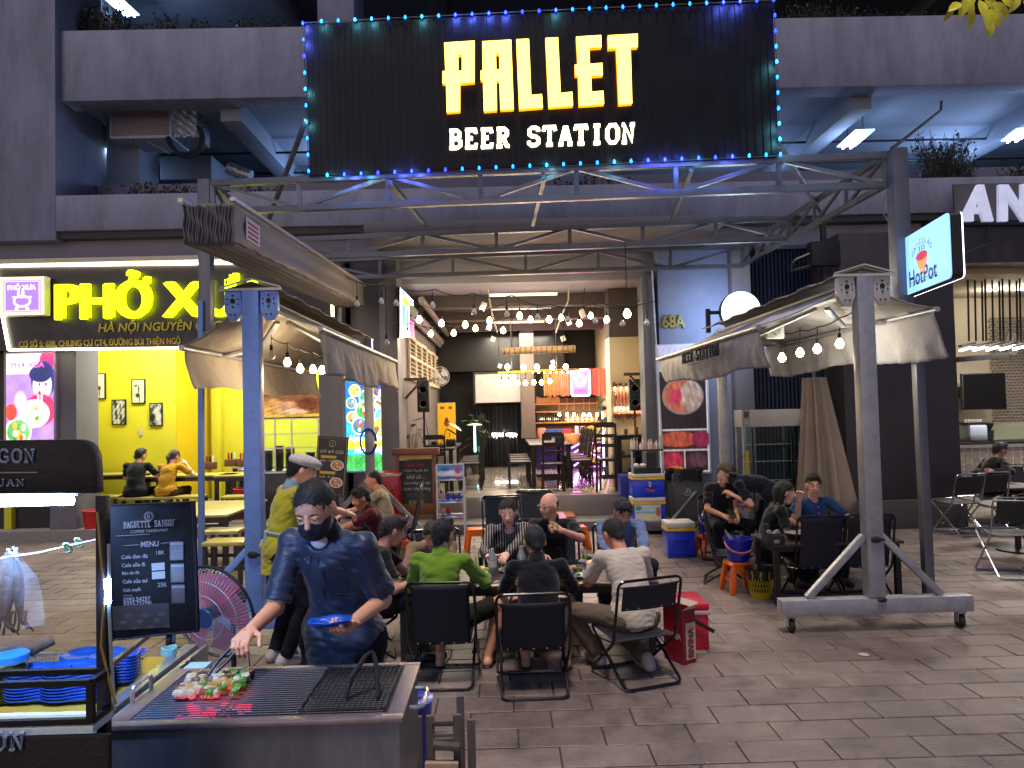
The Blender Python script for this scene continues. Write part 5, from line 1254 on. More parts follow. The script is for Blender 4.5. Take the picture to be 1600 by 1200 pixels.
for x0,x1,y0,y1 in ((gx0-.012,gx1+.012,gy0-.012,gy0+.03),(gx0-.012,gx1+.012,gy1-.02,gy1+.012),(gx0-.012,gx0+.05,gy0+.03,gy1-.02),(gx1-.045,gx1+.012,gy0+.03,gy1-.02)): g=MB(); g.box(x0,x1,y0,y1,gz-.012,gz+.004); g.build('rim',m_gr,GR,bevel=.003)
for i in range(23):
 y=gy0+.045+i*(gy1-gy0-.08)/22; g=MB(); g.tube([(gx0+.05,y,gz-.002),(gx1-.05,y,gz-.002)],.0034,6); g.build('grate_bar',M('grate_bar','#3a3c44',rough=.5,metal=.5,var=.2),GR,smooth=True)
for x in (gx0+.055,-1.0,-.7,gx1-.055): g=MB(); g.box(x-.006,x+.006,gy0+.035,gy1-.025,gz-.014,gz-.0065); g.build('cross_bar',m_gs,GR)
m_coal=M('coal','#17110f',rough=.9,var=.4,vs=40,bump=.8); m_emb=M('ember','#401008',rough=.9,emit='#ff3060',es=1.3,var=.3,vs=40,bump=.5)
rr=random.Random(9); A=MB(); B_=MB()
for _ in range(420):
 x,y=rr.uniform(gx0+.03,gx1-.03),rr.uniform(gy0+.03,gy1-.03); r_=rr.uniform(.012,.026); hot=(abs(x+1.06) < .13 and rr.random() < .8 and 2.58 < y < 2.76)
 (B_ if hot else A).ball((x,y,.855+rr.uniform(-.01,.010)),(r_,r_*rr.uniform(.6,1),r_*.8),6,4)
tag(A.build('charcoal',m_coal,GR),kind='stuff'); tag(B_.build('embers',m_emb,GR),kind='stuff')
g=MB(); g.box(gx0+.013,gx1-.013,gy0+.013,gy1-.013,.75,.845); g.build('ash_bed',m_coal,GR)
lightpt('AREA',(-1.06,2.7,.878),0.35,(1,.12,.16),.2,rot=(math.pi,0,0),parent=GR)
for s,x in ((-1,gx0+.02),(1,gx1)):
 g=MB(); 
 if s > 0: g.tube(rounded([(x,2.66,gz-.03),(x+.06,2.66,gz-.03),(x+.06,2.84,gz-.03),(x,2.84,gz-.03)],.04,5),.008,8)
 else: g.tube(rounded([(x-.03,2.68,gz+.004),(x-.03,2.68,gz+.06),(x-.03,2.82,gz+.06),(x-.03,2.82,gz+.004)],.04,5),.008,8)
 g.build('handle',m_alu,GR,smooth=True)
for x in (gx0+.05,gx1-.05):
 for y in (gy0+.05,gy1-.05): g=MB(); g.bar((x,y,0),(x,y,.54),.03); g.build('leg',m_gs,GR)
# rack on the right of the grate
RK=thing('grill_rack','flat wire grid rack lying on the right end of the grill','rack',(-.56,2.76,gz+.01)); g=MB()
rx0,rx1,ry0,ry1=-.72,-.43,2.55,2.98
for i in range(17): x=rx0+(rx1-rx0)*i/16; g.tube([(x,ry0,gz+.012),(x,ry1,gz+.012)],.0016,4)
for i in range(12): y=ry0+(ry1-ry0)*i/11; g.tube([(rx0,y,gz+.009),(rx1,y,gz+.009)],.0016,4)
g.build('wire_grid',M('black_wire','#1c1c1f',rough=.35,metal=.7),RK); g=MB(); g.tube(rounded([(rx0,ry0,gz+.010),(rx1,ry0,gz+.010),(rx1,ry1,gz+.010),(rx0,ry1,gz+.010)],.02,3,True),.0035,6,closed=True); g.build('rack_frame',M('black_wire'),RK)
# black tongs standing open
T=thing('tongs','black spring tongs lying open on the grill rack','tongs',G(565,1070,gz))
g=MB(); g.tube([G(540,1092,gz+.01),P(548,1060,2.68),P(572,1024,2.72),P(582,1018,2.74)],[.006,.011,.009,.006],8); g.build('arm',m_rub,T,smooth=True)
g=MB(); g.tube([G(590,1090,gz+.01),P(590,1055,2.7),P(586,1030,2.73),P(582,1018,2.74)],[.006,.009,.009,.006],8); g.build('arm',m_rub,T,smooth=True)
# skewers
fc={'onion': '#b8b09a','meat': '#6e4a30','pepper_green': '#4a7a1e','pineapple': '#a88c48','onion_slice': '#c0b8a0'}
sk0,sk1=G(285,1075,gz).x,G(385,1070,gz).x
for i in range(9):
 t=i/8; x=sk0+.015+(sk1-sk0-.03)*t+random.uniform(-.006,.006); y0,y1=2.70,2.90; tilt=random.uniform(-.02,.03)
 T=thing('skewer',('leftmost','second','third','fourth','middle','sixth','seventh','eighth','rightmost')[i]+' skewer of vegetables and meat on the grill, counted from the left','skewer',(x,2.75,gz+.02),group='meat and vegetable skewers on the grill')
 g=MB(); g.tube([(x-tilt,y0-.02,gz+.02),(x+tilt+.02,y1+.06,gz+.022)],.0022,5); g.build('stick',M('bamboo','#c8b088',rough=.6),T)
 n=6
 for k in range(n):
  u=k/(n-1); ky=y0+(y1-y0)*u; kx=x+tilt*(2*u-1)+.02*u; nm=random.choice(list(fc)); r_=random.uniform(.014,.02)
  g=MB(); g.obox((kx,ky,gz+.024),(r_*2,r_*1.5,r_*1.5),Matrix.Rotation(random.uniform(-.7,.7),3,'X') @ Matrix.Rotation(random.uniform(-.6,.6),3,'Z')) if k % 3 else g.ball((kx,ky,gz+.024),(r_*1.1,r_*.8,r_),8,6); o=g.build(nm,M('food_'+nm,fc[nm],rough=.35,var=.35,vs=45,bump=.5,spec=.6),T,bevel=.006)
# blue cord and stuff behind the grill left
g=MB()
for k in range(6): q=P(264,1012+k*2.0,3.25); g.tube([q+Vector((.03*math.cos(a),.03*math.sin(a),.003*math.sin(a*2))) for a in np.linspace(0,6.0,14)],.004,5,closed=True)
single(g.build('rope_coil',M('mint_rope','#8cc8c8',rough=.7),smooth=True),'small mint rope wound round the cart edge behind the grill','rope')
g=MB(); q=P(300,1046,3.1); g.box(q.x-.03,q.x+.06,3.08,3.16,gz-.1,q.z+.012); single(g.build('small_box',M('box_mint','#9cc8d0',rough=.6),bevel=.005),'small pale blue box behind the back left corner of the grill','box')
# ---------------- pedestal fan
FN=thing('pedestal_fan','pedestal fan with pink blades and round wire guard behind the menu board','fan',G(362,1085,0))
fcn=P(333,956,3.95); nrm=Vector((-.30,-.93,-.18)).normalized(); FA=Matrix((Vector((0,0,1)).cross(nrm).normalized(),nrm.cross(Vector((0,0,1)).cross(nrm).normalized()),nrm)).transposed()
Fm=lambda x,y,z=0: fcn+FA @ Vector((x,y,z))
RF=.245; g=MB()
for i in range(90):
 a=2*math.pi*i/72; g.tube([Fm(r_*math.cos(a+r_*.6),r_*math.sin(a+r_*.6),z_) for r_,z_ in ((.05,.075),(.12,.07),(.19,.055),(.235,.025),(RF,0))],.0014,4,caps=False)
for r_,z_ in ((.05,.075),(.12,.072),(.19,.056),(RF,0)): g.tube([Fm(r_*math.cos(a),r_*math.sin(a),z_) for a in np.linspace(0,2*math.pi,41)[:-1]],.0022,5,closed=True)
g.build('front_guard',M('guard_wire','#c8d0dc',rough=.3,metal=.5),FN,smooth=True); g=MB()
for i in range(48):
 a=2*math.pi*i/48; g.tube([Fm(r_*math.cos(a),r_*math.sin(a),z_) for r_,z_ in ((.06,-.09),(.14,-.085),(.21,-.05),(RF,0))],.0011,4,caps=False)
g.build('rear_guard',M('guard_wire'),FN); g=MB(); g.tube([Fm((RF+.004)*math.cos(a),(RF+.004)*math.sin(a),0) for a in np.linspace(0,2*math.pi,41)[:-1]],.008,8,closed=True); g.build('guard_rim',m_rub,FN,smooth=True)
g=MB(); g.lathe([(0,.08),(.05,.08),(.056,.074),(.05,.068)],fcn,20,FA); g.build('badge',M('fan_badge','#30507c',rough=.3),FN,smooth=True)
g=MB(); g.lathe([(0,.03),(.036,.028),(.04,-.03),(0,-.03)],fcn,18,FA); g.build('hub',M('fan_hub','#23406c',rough=.3),FN,smooth=True)
m_bl=M('fan_blade_pink','#ea8796',rough=.25,var=.1,coat=.4)
for b3 in range(5):
 def f(u,v,b3=b3):
  a=b3*2*math.pi/5+(u-.5)*1.3*(1-.1*v); r_=.035+.185*v; return Fm(r_*math.cos(a),r_*math.sin(a),(u-.5)*.05)
 g=MB(); g.grid(f,14,10); g.build('blade',m_bl,FN,smooth=True)
g=MB(); g.lathe([(.05,-.09),(.065,-.10),(.06,-.2),(.03,-.22),(0,-.22)],fcn,18,FA); g.build('motor',m_rub,FN,smooth=True)
bs=G(366,1088,0); mt=Fm(0,-.04,-.14); g=MB(); g.tube([(bs.x,bs.y,.03),(bs.x,bs.y,.55),(mt.x,mt.y,mt.z-.03)],[.018,.018,.016],10); g.build('pole',m_rub,FN,smooth=True)
g=MB(); g.tube([(bs.x,bs.y,.62),(bs.x,bs.y,.78)],.026,10); g.build('sleeve',m_rub,FN); g=MB(); g.lathe([(.2,0),(.2,.015),(.05,.04),(0,.045)],(bs.x,bs.y,0),28); g.build('base',m_rub,FN,smooth=True)
w_,_=wire('fan_cable',[(bs.x+.02,bs.y,.75),(bs.x+.10,bs.y-.02,.4),(bs.x+.12,bs.y,.02)],.004,m_cable,FN)
# ================================================================== RESTAURANT INTERIOR
m_bulb=M('bulb_lit','#fff0c0',emit='#ffd98a',es=26,var=0,bump=0,sample=False)
m_bulbc=M('bulb_lit_cool','#e8f4ff',emit='#cfe6ff',es=26,var=0,bump=0,sample=False)
m_bulbo=M('bulb_clear','#c9c2ae',rough=.15,var=0,bump=0,spec=.8)
WARM=(1,.81,.56)
def bulb(p,lit,parent,r=.034,power=0,col=WARM,up=False):
 s=-1 if not up else 1; p=Vector(p); g=MB()
 g.lathe([(.013,0),(.016,-.01*1),(.016,-.05),(.008,-.055)],p+Vector((0,0,.055+r*1.3 if not up else -r*1.3)),10)
 o=g.build('socket',m_cable,parent,smooth=True)
 g=MB(); g.lathe([(0,-r),(r*.62,-r*.8),(r,-r*.1),(r*.92,r*.35),(r*.5,r*1.1),(.012,r*1.5)] if not up else [(.012,-r*1.5),(r*.5,-r*1.1),(r*.92,-r*.35),(r,r*.1),(r*.62,r*.8),(0,r)],p,14)
 b=g.build('bulb',(m_bulbc if col[2] > .8 else m_bulb) if lit else m_bulbo,parent,smooth=True)
 if power: lightpt('POINT',p+Vector((0,0,-r*1.3 if not up else r*1.4)),power,col,r*.9,parent=parent)
def festoon(label,pts,bulbs,drop=.11,power=2.0):
 T=thing('string_lights',label,'string lights',pts[0])
 w,path=wire('cord',pts,.007,m_cable,T,sag=.05,n=8)
 for (p,lit,pw) in bulbs:
  p=Vector(p); g=MB(); top=min(path,key=lambda q: (q.x-p.x)**2+(q.y-p.y)**2)
  g.tube([(p.x,p.y,p.z+.09),(p.x,p.y,max(top.z,p.z+.1))],.005,5); g.build('drop_cord',m_cable,T)
  bulb(p,lit,T,r=.042 if lit else .034,power=pw)
 return T
dA=9.0
festoon('front bulb string with unlit clear bulbs hanging across the restaurant opening',[P(540,432,dA),P(610,444,dA),P(680,452,dA),P(740,458,dA),P(800,461,dA),P(860,476,dA),P(930,472,dA),P(1025,470,dA)],
  [(P(558,475,dA),0,0),(P(596,471,dA),0,0),(P(619,474,dA),0,0),(P(676,477,dA),0,0),(P(741,488,dA),0,0),(P(792,491,dA),0,0),(P(840,496,dA),0,0),(P(887,500,dA),0,0),(P(930,502,dA),0,0),(P(973,506,dA),0,0),(P(1011,505,dA),0,0),(P(604,536,dA),0,0)])
dB=11.7
festoon('rear string of glowing warm bulbs under the restaurant lintel',[P(590,500,dB),P(640,505,dB),P(700,508,dB),P(760,502,dB),P(830,480,dB),P(925,475,dB),P(1000,478,dB)],
  [(P(605,519,dB),1,3),(P(637,523,dB),1,3),(P(673,522,dB),1,3),(P(709,521,dB),1,3),(P(743,514,dB),1,3),(P(786,517,dB),1,3),(P(829,500,dB),1,3),(P(877,497,dB),1,3),(P(923,494,dB),1,3)])
festoon('middle string of glowing bulbs between the two other strings',[P(640,470,10.6),P(720,486,10.6),P(800,470,10.6),P(900,478,10.6),P(1000,470,10.6)],
  [(P(px,py,10.6),1,2.5) for px,py in ((655,500),(690,506),(727,508),(765,502),(812,494),(858,500),(905,506),(948,500))])
q=P(980,491,9.4); T=thing('hanging_bulb','large single bright bulb right of the warm bulb string','bulb',q); g=MB(); g.tube([q+Vector((0,0,.1)),q+Vector((0,0,.9))],.006,5); g.build('cord',m_cable,T); bulb(q,1,T,r=.05,power=16)
# bulbs under the two awnings
T=thing('string_lights','four glowing bulbs hanging below the right awning, one of them bluish','string lights',P(1265,520,7.3))
wire('cord',[P(1222,520,7.8),P(1250,516,7.6),P(1277,511,7.4),P(1313,496,7.1),P(1340,480,6.9)],.007,m_cable,T,sag=.02,n=6)
for (px,py,d,c_,pw) in ((1222,560,7.8,WARM,4.5),(1250,552,7.6,WARM,4.5),(1277,546,7.4,(.8,.92,1),7),(1312,538,7.1,WARM,5)):
 p=P(px,py,d); g=MB(); g.tube([p+Vector((0,0,.08)),P(px,511,d)],.005,5); g.build('drop_cord',m_cable,T); bulb(p,1,T,r=.04,power=pw,col=c_)
T=thing('string_lights','four warm bulbs and one dark bulb hanging below the left awning','string lights',P(460,545,7.3))
wire('cord',[P(424,528,7.0),P(449,536,7.2),P(469,545,7.4),P(489,550,7.6),P(504,553,7.8)],.007,m_cable,T,sag=.02,n=6)
for (px,py,d,lit) in ((424,556,7.0,0),(449,567,7.2,1),(469,577,7.4,1),(489,578,7.6,1),(503,579,7.8,1)):
 p=P(px,py,d); g=MB(); g.tube([p+Vector((0,0,.08)),p+Vector((0,0,.2))],.005,5); g.build('drop_cord',m_cable,T); bulb(p,lit,T,r=.036,power=7 if lit else 0)
T=thing('led_floodlight','small square white floodlight under the right awning','floodlight',P(1211,517,7.6)); p=P(1211,517,7.6)
g=MB(); g.box(p.x-.09,p.x+.09,7.58,7.64,p.z-.08,p.z+.09); g.build('housing',m_plate,T,bevel=.01); g=MB(); g.lathe([(0,0),(.045,0),(.05,.006),(0,.01)],(p.x,7.58,p.z),16,Matrix.Rotation(math.pi/2,3,'X')); g.build('lens',m_alu,T)
# interior lights
WX=lambda px,d: P(px,620,d).x
for x,y in ((0.4,13.2),(.4,15.5),(.4,17.6)): lightpt('POINT',(x,y-.4,3.0),16,(1,.84,.68),.3); lightpt('AREA',(x,y,3.7),70,(1,.86,.70),1.6,sy=1.0)
LT=thing('ceiling_light','long warm light panels under the restaurant ceiling','ceiling light',(.4,15.0,3.75))  # added glow panels; this ceiling has no such lamps
for x,y in ((.4,13.1),(.4,14.9),(.4,17.3)): g=MB(); g.box(x-.6,x+.6,y-.05,y+.05,3.92,3.96); g.build('panel',M('added_warm_panel','#fff',emit='#ffe0b0',es=.5,var=0,bump=0,sample=False),LT)
# bamboo log lamp and chandelier
dL=14.5; a_,b_=P(784,549,dL),P(899,545,dL); T=thing('log_lamp','rope wrapped bamboo log hanging from the restaurant ceiling','lamp',a_)
g=MB(); g.tube([a_,b_],.07,12); g.build('log',M('bamboo_log','#8a6c44',rough=.7,var=.3,vs=10,bump=.5),T,smooth=True)
for k in range(14): t=(k+.5)/14; c=a_.lerp(b_,t); g=MB(); g.tube([c+Vector((.012*math.sin(a)*(1 if k % 2 else -1),.078*math.cos(a),.078*math.sin(a))) for a in np.linspace(0,2*math.pi,13)[:-1]],.009,5,closed=True); g.build('rope_turn',M('rope_brown','#5e452c',rough=.8),T)
for px in (800,880): g=MB(); g.tube([P(px,545,dL),P(px,462,dL)],.008,5); g.build('hanger',m_cable,T)
dC=15.5; a_,b_=P(778,582,dC),P(905,577,dC); T=thing('bar_chandelier','gold bar chandelier with glowing bulbs above the long restaurant table','lamp',a_)
g=MB(); g.tube([a_,b_],.022,8); g.build('bar',M('brass','#c09030',rough=.3,metal=.8),T)
for px in (793,818,839,863,884): bulb(P(px,573,dC),1,T,r=.055,power=5,up=True)
for px,py in ((784,598),(795,599),(809,599),(821,599),(834,598),(846,598),(859,596)): bulb(P(px,py,dC-.4),1,T,r=.045,power=4); g=MB(); g.tube([P(px,592,dC-.4),P(px,580,dC-.4)],.006,5); g.build('drop_cord',m_cable,T)
g=MB(); g.bar(P(778,581,dC-.4),P(868,579,dC-.4),.02); g.build('bar',M('brass'),T)
for px in (800,870): g=MB(); g.tube([P(px,580,dC),P(px-3,478,dC)],.008,5); g.build('hanger',m_cable,T)
for i,(px,py,d) in enumerate(((755,471,12.8),(764,509,13.8),(770,527,14.8),(781,569,17),(910,482,12.8),(889,501,13.8),(880,526,14.8),(864,563,17))):
 p=P(px,py+8 if i % 4 == 0 else py+3,d); T=thing('ceiling_spot',('largest white hanging spot lamp on the left row','second white spot lamp of the left row','third white spot lamp of the left row','small spot lamp left of the chandelier','largest white hanging spot lamp on the right row','second white spot lamp of the right row','third white spot lamp of the right row','small spot lamp above the chandelier right end')[i],'spot lamp',p,group='white spot lamps under the restaurant ceiling')
 sgn_=1 if i < 4 else -1; g=MB(); g.obox(p,(.09,.06,.15 if i % 4 == 0 else .10),Matrix.Rotation(sgn_*.4,3,'Y')); g.build('head',M('lamp_white','#c8c2b8',rough=.5,emit='#ffe8c8',es=.12,sample=False),T,bevel=.01); g=MB(); g.tube([p,(p.x-sgn_*.05,p.y,3.99)],.006,5); g.build('cord',m_cable,T)
for px, l in ((762, 1), (885, 0)):   # white flex wires
 g=MB(); pts=[P(px+(0 if l else 4),440,12.6),P(px+3,470,12.6),P(px+(8 if l else -8),495,12.6),P(px+(15 if l else -16),520,12.6)]; g.tube(pts,.014,6); single(g.build('flex_pipe',M('pipe_white','#b0a69a',rough=.6),smooth=True),'white flexible conduit hanging down '+('left' if l else 'right')+' of the bulb row','pipe')
# left wall shutters, pipes, fan, lamp screen
xW=xl+.02
for i in range(6):
 y0=12.7+i*.98; T=thing('louvre_shutter',('nearest','second','third','fourth','fifth','farthest')[i]+' cream wooden shutter on the left restaurant wall','shutter',(xW,y0,2.45),group='cream shutters along the left wall')
 h=3.25-.02*(i % 2)
 g=MB(); g.box(xW,xW+.035,y0,y0+.06,2.45,h); g.box(xW,xW+.035,y0+.86,y0+.92,2.45,h); g.box(xW,xW+.035,y0+.061,y0+.859,2.45,2.52); g.box(xW,xW+.035,y0+.061,y0+.859,h-.07,h); g.box(xW,xW+.035,y0+.061,y0+.859,2.84,2.9); g.build('frame',m_crm,T,bevel=.006)
 for k in range(9):
  z=2.545+k*.075+(.04 if k > 3 else 0)
  if z > h-.1: break
  g=MB(); g.obox((xW+.02,y0+.46,z),(.03,.79,.012),Matrix.Rotation(.6,3,'Y')); g.build('louvre',m_crm,T)
for r_,z,xo in ((.09,3.6,.12),(.06,3.78,.3),(.045,3.5,.1)): g=MB(); g.tube([(xl+xo,12.4,z),(xl+xo,19,z)],r_,12); single(g.build('duct_pipe',M('duct_grey','#6b615b',rough=.6),smooth=True),{.09: 'thick round duct',.06: 'upper thin pipe',.045: 'lower thin pipe'}[r_]+' running along the left restaurant wall','pipe')
def wallfan(px,py,d,label):
 p=P(px,py,d); T=thing('wall_fan',label,'fan',p); A=Matrix.Rotation(math.pi/2,3,'X') @ Matrix.Rotation(.5,3,'Y'); g=MB()
 for r_,z in ((.05,.05),(.14,.045),(.2,0)): g.tube([p+A @ Vector((r_*math.cos(a),r_*math.sin(a),z)) for a in np.linspace(0,6.28,25)[:-1]],.004,5,closed=True)
 for i in range(24): a=i*.2618; g.tube([p+A @ Vector((r_*math.cos(a),r_*math.sin(a),z)) for r_,z in ((.05,.05),(.14,.045),(.2,0))],.0022,4)
 g.build('guard',m_plate,T); g=MB()
 for b3 in range(3): g.grid(lambda u,v,b3=b3: p+A @ Vector(((.03+.14*v)*math.cos(b3*2.09+u*1.4),(.03+.14*v)*math.sin(b3*2.09+u*1.4),.01+u*.02)),6,4)
 g.build('blades',M('blade_pale','#9c948a',rough=.4),T); g=MB(); g.bar(p,p+Vector((-.25,.1,-.1)),.05); g.build('arm',m_plate,T)
wallfan(688,588,15.2,'white wall fan on the left restaurant wall')
wallfan(1583,537,13.2,'dark round wall fan in the cafe')
LEDs=thing('led_screen','bright colourful screen hung high at the left inside the restaurant opening','screen',P(637,520,12.4))
c=[PX(625,450,xl+.03),PX(647,474,xl+.03)]; y0,y1=11.75,13.6; 
ys=[P(625,448,11.45),P(646,470,12.9),P(647,526,12.9),P(625,514,11.45)]
Mled=None
def ledf(u,v):
 n=vnoise(u*1.0,v*.4,22,6); return paint(u,v,'#d8f0ff',[('e',(.25,.6,.12,.5,.4),'#20b0d8',.4),('e',(.5,.35,.1,.4,.4),'#40a030',.4),('e',(.75,.4,.12,.5,.4),'#8030a0',.4),('e',(.4,.8,.3,.1,.4),'#e0c030'),('e',(.9,.2,.1,.3,.4),'#d03060')],6,30,.5)
u_,v_=np.meshgrid(np.linspace(0,1,41),np.linspace(0,1,61)); A_,B_,C_,D_=[Vector(q) for q in (ys[3],ys[2],ys[1],ys[0])]
A_.z=D_.z-.80; C_.z=B_.z+.8 if 0 else C_.z
vs=[A_.lerp(B_,a).lerp(D_.lerp(C_,a),b) for a,b in zip(u_.ravel(),v_.ravel())]
me=bpy.data.meshes.new('screen'); me.from_pydata(vs,[],[(j*41+i,j*41+i+1,(j+1)*41+i+1,(j+1)*41+i) for j in range(60) for i in range(40)])
ca=me.color_attributes.new('print','FLOAT_COLOR','POINT'); cl=np.ones((len(vs),4),np.float32); cl[:,:3]=np.clip(ledf(u_.ravel(),v_.ravel()),0,1); ca.data.foreach_set('color',cl.ravel()); link_mesh('screen',me,M('screen_print','#fff',attr='print',es=1.8,var=0,bump=0),LEDs)
g=MB(); off=Vector((-.05,.02,0)); g._add([A_+off,B_+off,C_+off,D_+off,A_+off*.2,B_+off*.2,C_+off*.2,D_+off*.2],[(0,1,2,3),(0,1,5,4),(1,2,6,5),(2,3,7,6),(3,0,4,7)]); g.build('case',m_black,LEDs)
# projector screen, curtain door with neon handwriting
x0,x1,z0,z1=RX(743,584,816,632,18.0); T=thing('projector_screen','white projector screen over the dark curtain at the back','screen',(x0,18,z0))
g=MB(); g.box(x0,x1,17.98,18.0,z0+.05,z1); g.build('cloth',M('screen_white','#a8a09c',rough=.7),T); g=MB(); g.box(x0-.05,x0-.001,17.97,18.02,z0,z1+.05); g.box(x1+.001,x1+.05,17.97,18.02,z0,z1+.05); g.box(x0,x1,17.97,18.02,z1+.001,z1+.05); g.build('frame',m_black,T)
x0,x1,z0,z1=RX(742,634,810,728,18.3); T=thing('door_curtain','black pleated curtain door at the back of the restaurant','curtain',(x0,18.3,.48))
for s in range(2):
 xa_,xb_=(x0,x0+.42*(x1-x0)) if s == 0 else (x0+.42*(x1-x0)+.01,x1)
 g=MB(); g.grid(lambda u,v,xa_=xa_,xb_=xb_: (xa_+(xb_-xa_)*u,18.3+.04*math.sin(u*38)+.01*math.sin(v*3+u*9),.49+(z1-.49)*v),60,6); g.build('curtain_panel',M('curtain_black','#121318',rough=.45,var=.3),T,smooth=True)
T=thing('neon_script','white neon handwriting line glowing in front of the black curtain','neon sign',P(787,680,18.1)); g=MB(); rr=random.Random(4)
for w0,w1 in ((769,778),(780,786),(788,793),(795,807)):
 pts=[]; n=int((w1-w0)*2.2)
 for k in range(n+1): pts.append(P(w0+(w1-w0)*k/n,679+ (2.6 if k % 2 else -1.6)*rr.uniform(.6,1.3)*(1 if k % 5 else 1.6),18.1))
 g.tube(pts,.014,5)
g.build('neon_tube',M('neon_white','#fff',emit='#fff4ea',es=9,var=0,bump=0,sample=False),T)
# wooden slat fascia with the neon logo
x0,x1,z0,z1=RX(849,578,952,618,17.4); T=thing('slat_fascia','orange brown wooden slat panel above the bar','panel',(x0,17.4,z0)); n=34
for i in range(n):
 xx=x0+(x1-x0)*(i+.5)/n; g=MB(); w_=(x1-x0)/n*.36; g.box(xx-w_,xx+w_,17.36+.02*(i % 2),17.42,z0+random.uniform(-.03,.03),z1+random.uniform(-.02,.04)); g.build('slat',M('slat_orange','#9a5a2c',rough=.55,var=.3,vs=12,island=.25),T)
for i in range(9): bulb(P(833+i*9,582,17.2),1,T,r=.02,power=0)
lightpt('AREA',P(870,574,17.0),10,(1,.6,.25),1.0,rot=(math.radians(40),0,0),sy=.1,parent=T)
NE=thing('neon_logo_sign','pink backlit hotpot logo panel with a white neon border over the bar','neon sign',P(907,618,17.2)); x0,x1,z0,z1=RX(893,578,921,618,17.2)
g=MB(); g.box(x0,x1,17.2,17.28,z0,z1); g.build('panel',M('neon_pink_panel','#b0307a',emit='#c03a88',es=.9,var=0,bump=0),NE)
m_np=M('neon_pink','#ffd0f8',emit='#ff9cf4',es=10,var=0,bump=0,sample=False)
g=MB(); g.tube(rounded([(x0,17.18,z0),(x1,17.18,z0),(x1,17.18,z1),(x0,17.18,z1)],.06,3,True),.022,6,closed=True); g.build('neon_border',m_np,NE)
cx,cz=(x0+x1)/2,(z0+z1)/2+.05; g=MB(); g.tube([(cx+u*.30*(x1-x0),17.18,cz+v*.25*(z1-z0)) for u,v in ((-1.1,.4),(-.6,.55),(-.3,.9),(0,.6),(.3,.9),(.6,.55),(1.1,.4),(.75,-.1),(.55,-.7),(-.55,-.7),(-.75,-.1))],.022,6,closed=True); g.build('neon_pot',m_np,NE)
text('HotPot',M('print_maroon','#48102c',var=0,bump=0),face_y(cx,17.195,z0+.13),w=.24,parent=NE,bold=.02)
lightpt('AREA',(cx,17.0,cz),14,(1,.25,.85),.4,rot=(math.radians(90),0,0),parent=NE)
# bar shelves
T=thing('bar_shelf','wooden back bar shelves above the counter','shelf',P(880,670,18)); sx0,sx1=WX(836,18),WX(936,18)
m_wo=M('orange_wood','#8f5a28',rough=.5,var=.25,vs=10)
for py in (630,642,659): z=P(880,py,18).z; g=MB(); g.box(sx0,sx1 if py != 642 else WX(875,18),17.9,18.15,z-.03,z); g.build('board',m_wo,T)
g=MB(); g.box(sx0,sx1,18.16,18.2,.5,P(880,622,18).z); g.build('back_panel',M('bar_back','#4a3018',rough=.6,var=.2),T)
for i in range(15): px=839+i*2.4; g=MB(); z=P(px,630,18).z; g.obox((WX(px,18),17.93,z+.06),(.026,.02,.12+.1*random.random()),None); g.build('cup',m_wo,T)
mb_=[M('bottle_dark','#101a12',rough=.1,var=0,bump=0,coat=.4),M('bottle_amber','#8a4a10',rough=.1,var=0,bump=0,coat=.4),M('bottle_white','#c8c0b0',rough=.3,var=0,bump=0)]
for i in range(12):
 px=840+i*3.2; c=P(px,659,17.98); B1=thing('bottle','dark bottle on the lower bar shelf','bottle',c,group='dark bottles on the lower bar shelf')
 g=MB(); g.lathe([(.03,0),(.032,.13),(.012,.18),(.012,.23),(0,.232)],c,8); g.build('glass',mb_[0],B1,smooth=True)
for i in range(14):
 px=884+i*3.7; c=P(px,659,17.98); B1=thing('bottle','amber or pale bottle on the right half of the bar shelf','bottle',c,group='pale bottles on the right bar shelf')
 g=MB(); g.lathe([(.028,0),(.03,.1),(.012,.14),(.012,.18),(0,.182)],c,8); g.build('glass',mb_[1+i % 2],B1,smooth=True)
for qi,px in enumerate((874,886,897,912,921,933)): p=P(px,648,17.6); TT=thing('pendant_bulb',('leftmost','second','third','fourth','fifth','rightmost')[qi]+' warm pendant bulb in front of the bar bottles','bulb',p,group='pendant bulbs over the bar'); bulb(p,1,TT,r=.035,power=3); g=MB(); g.tube([p+Vector((0,0,.1)),P(px,622,17.6)],.008,5); g.build('cord',m_wo,TT)
# counter with pink neon stripes
bx0,bx1=WX(836,17.3),WX(944,17.3); zc=P(880,692,17.3).z; T=thing('bar_counter','dark bar counter with pink neon stripes on its front','counter',((bx0+bx1)/2,17.3,.48))
g=MB(); g.box(bx0,bx1,17.3,17.8,.482,zc-.04); g.build('front',M('counter_violet','#1a0a38',rough=.25),T); g=MB(); g.box(bx0-.05,bx1+.02,17.25,17.82,zc-.038,zc); g.build('top',m_wo,T)
for a,b in (((893,700),(908,692)),((893,722),(915,706)),((897,728),(905,722)),((898,714),(906,708)),((912,720),(924,708)),((924,708),(938,716)),((915,700),(930,690)),((928,705),(940,697)),((896,708),(912,698))):
 g=MB(); g.tube([P(*a,16.5),P(*b,16.5)],.014,6); g.build('neon_stripe',M('neon_violet','#f0b0ff',emit='#e070ff',es=7,var=0,bump=0,sample=False),T)
lightpt('AREA',(WX(915,17),17.05,1.0),26,(.72,.12,1),.5,rot=(math.radians(-90),0,0),sy=.8,parent=T)
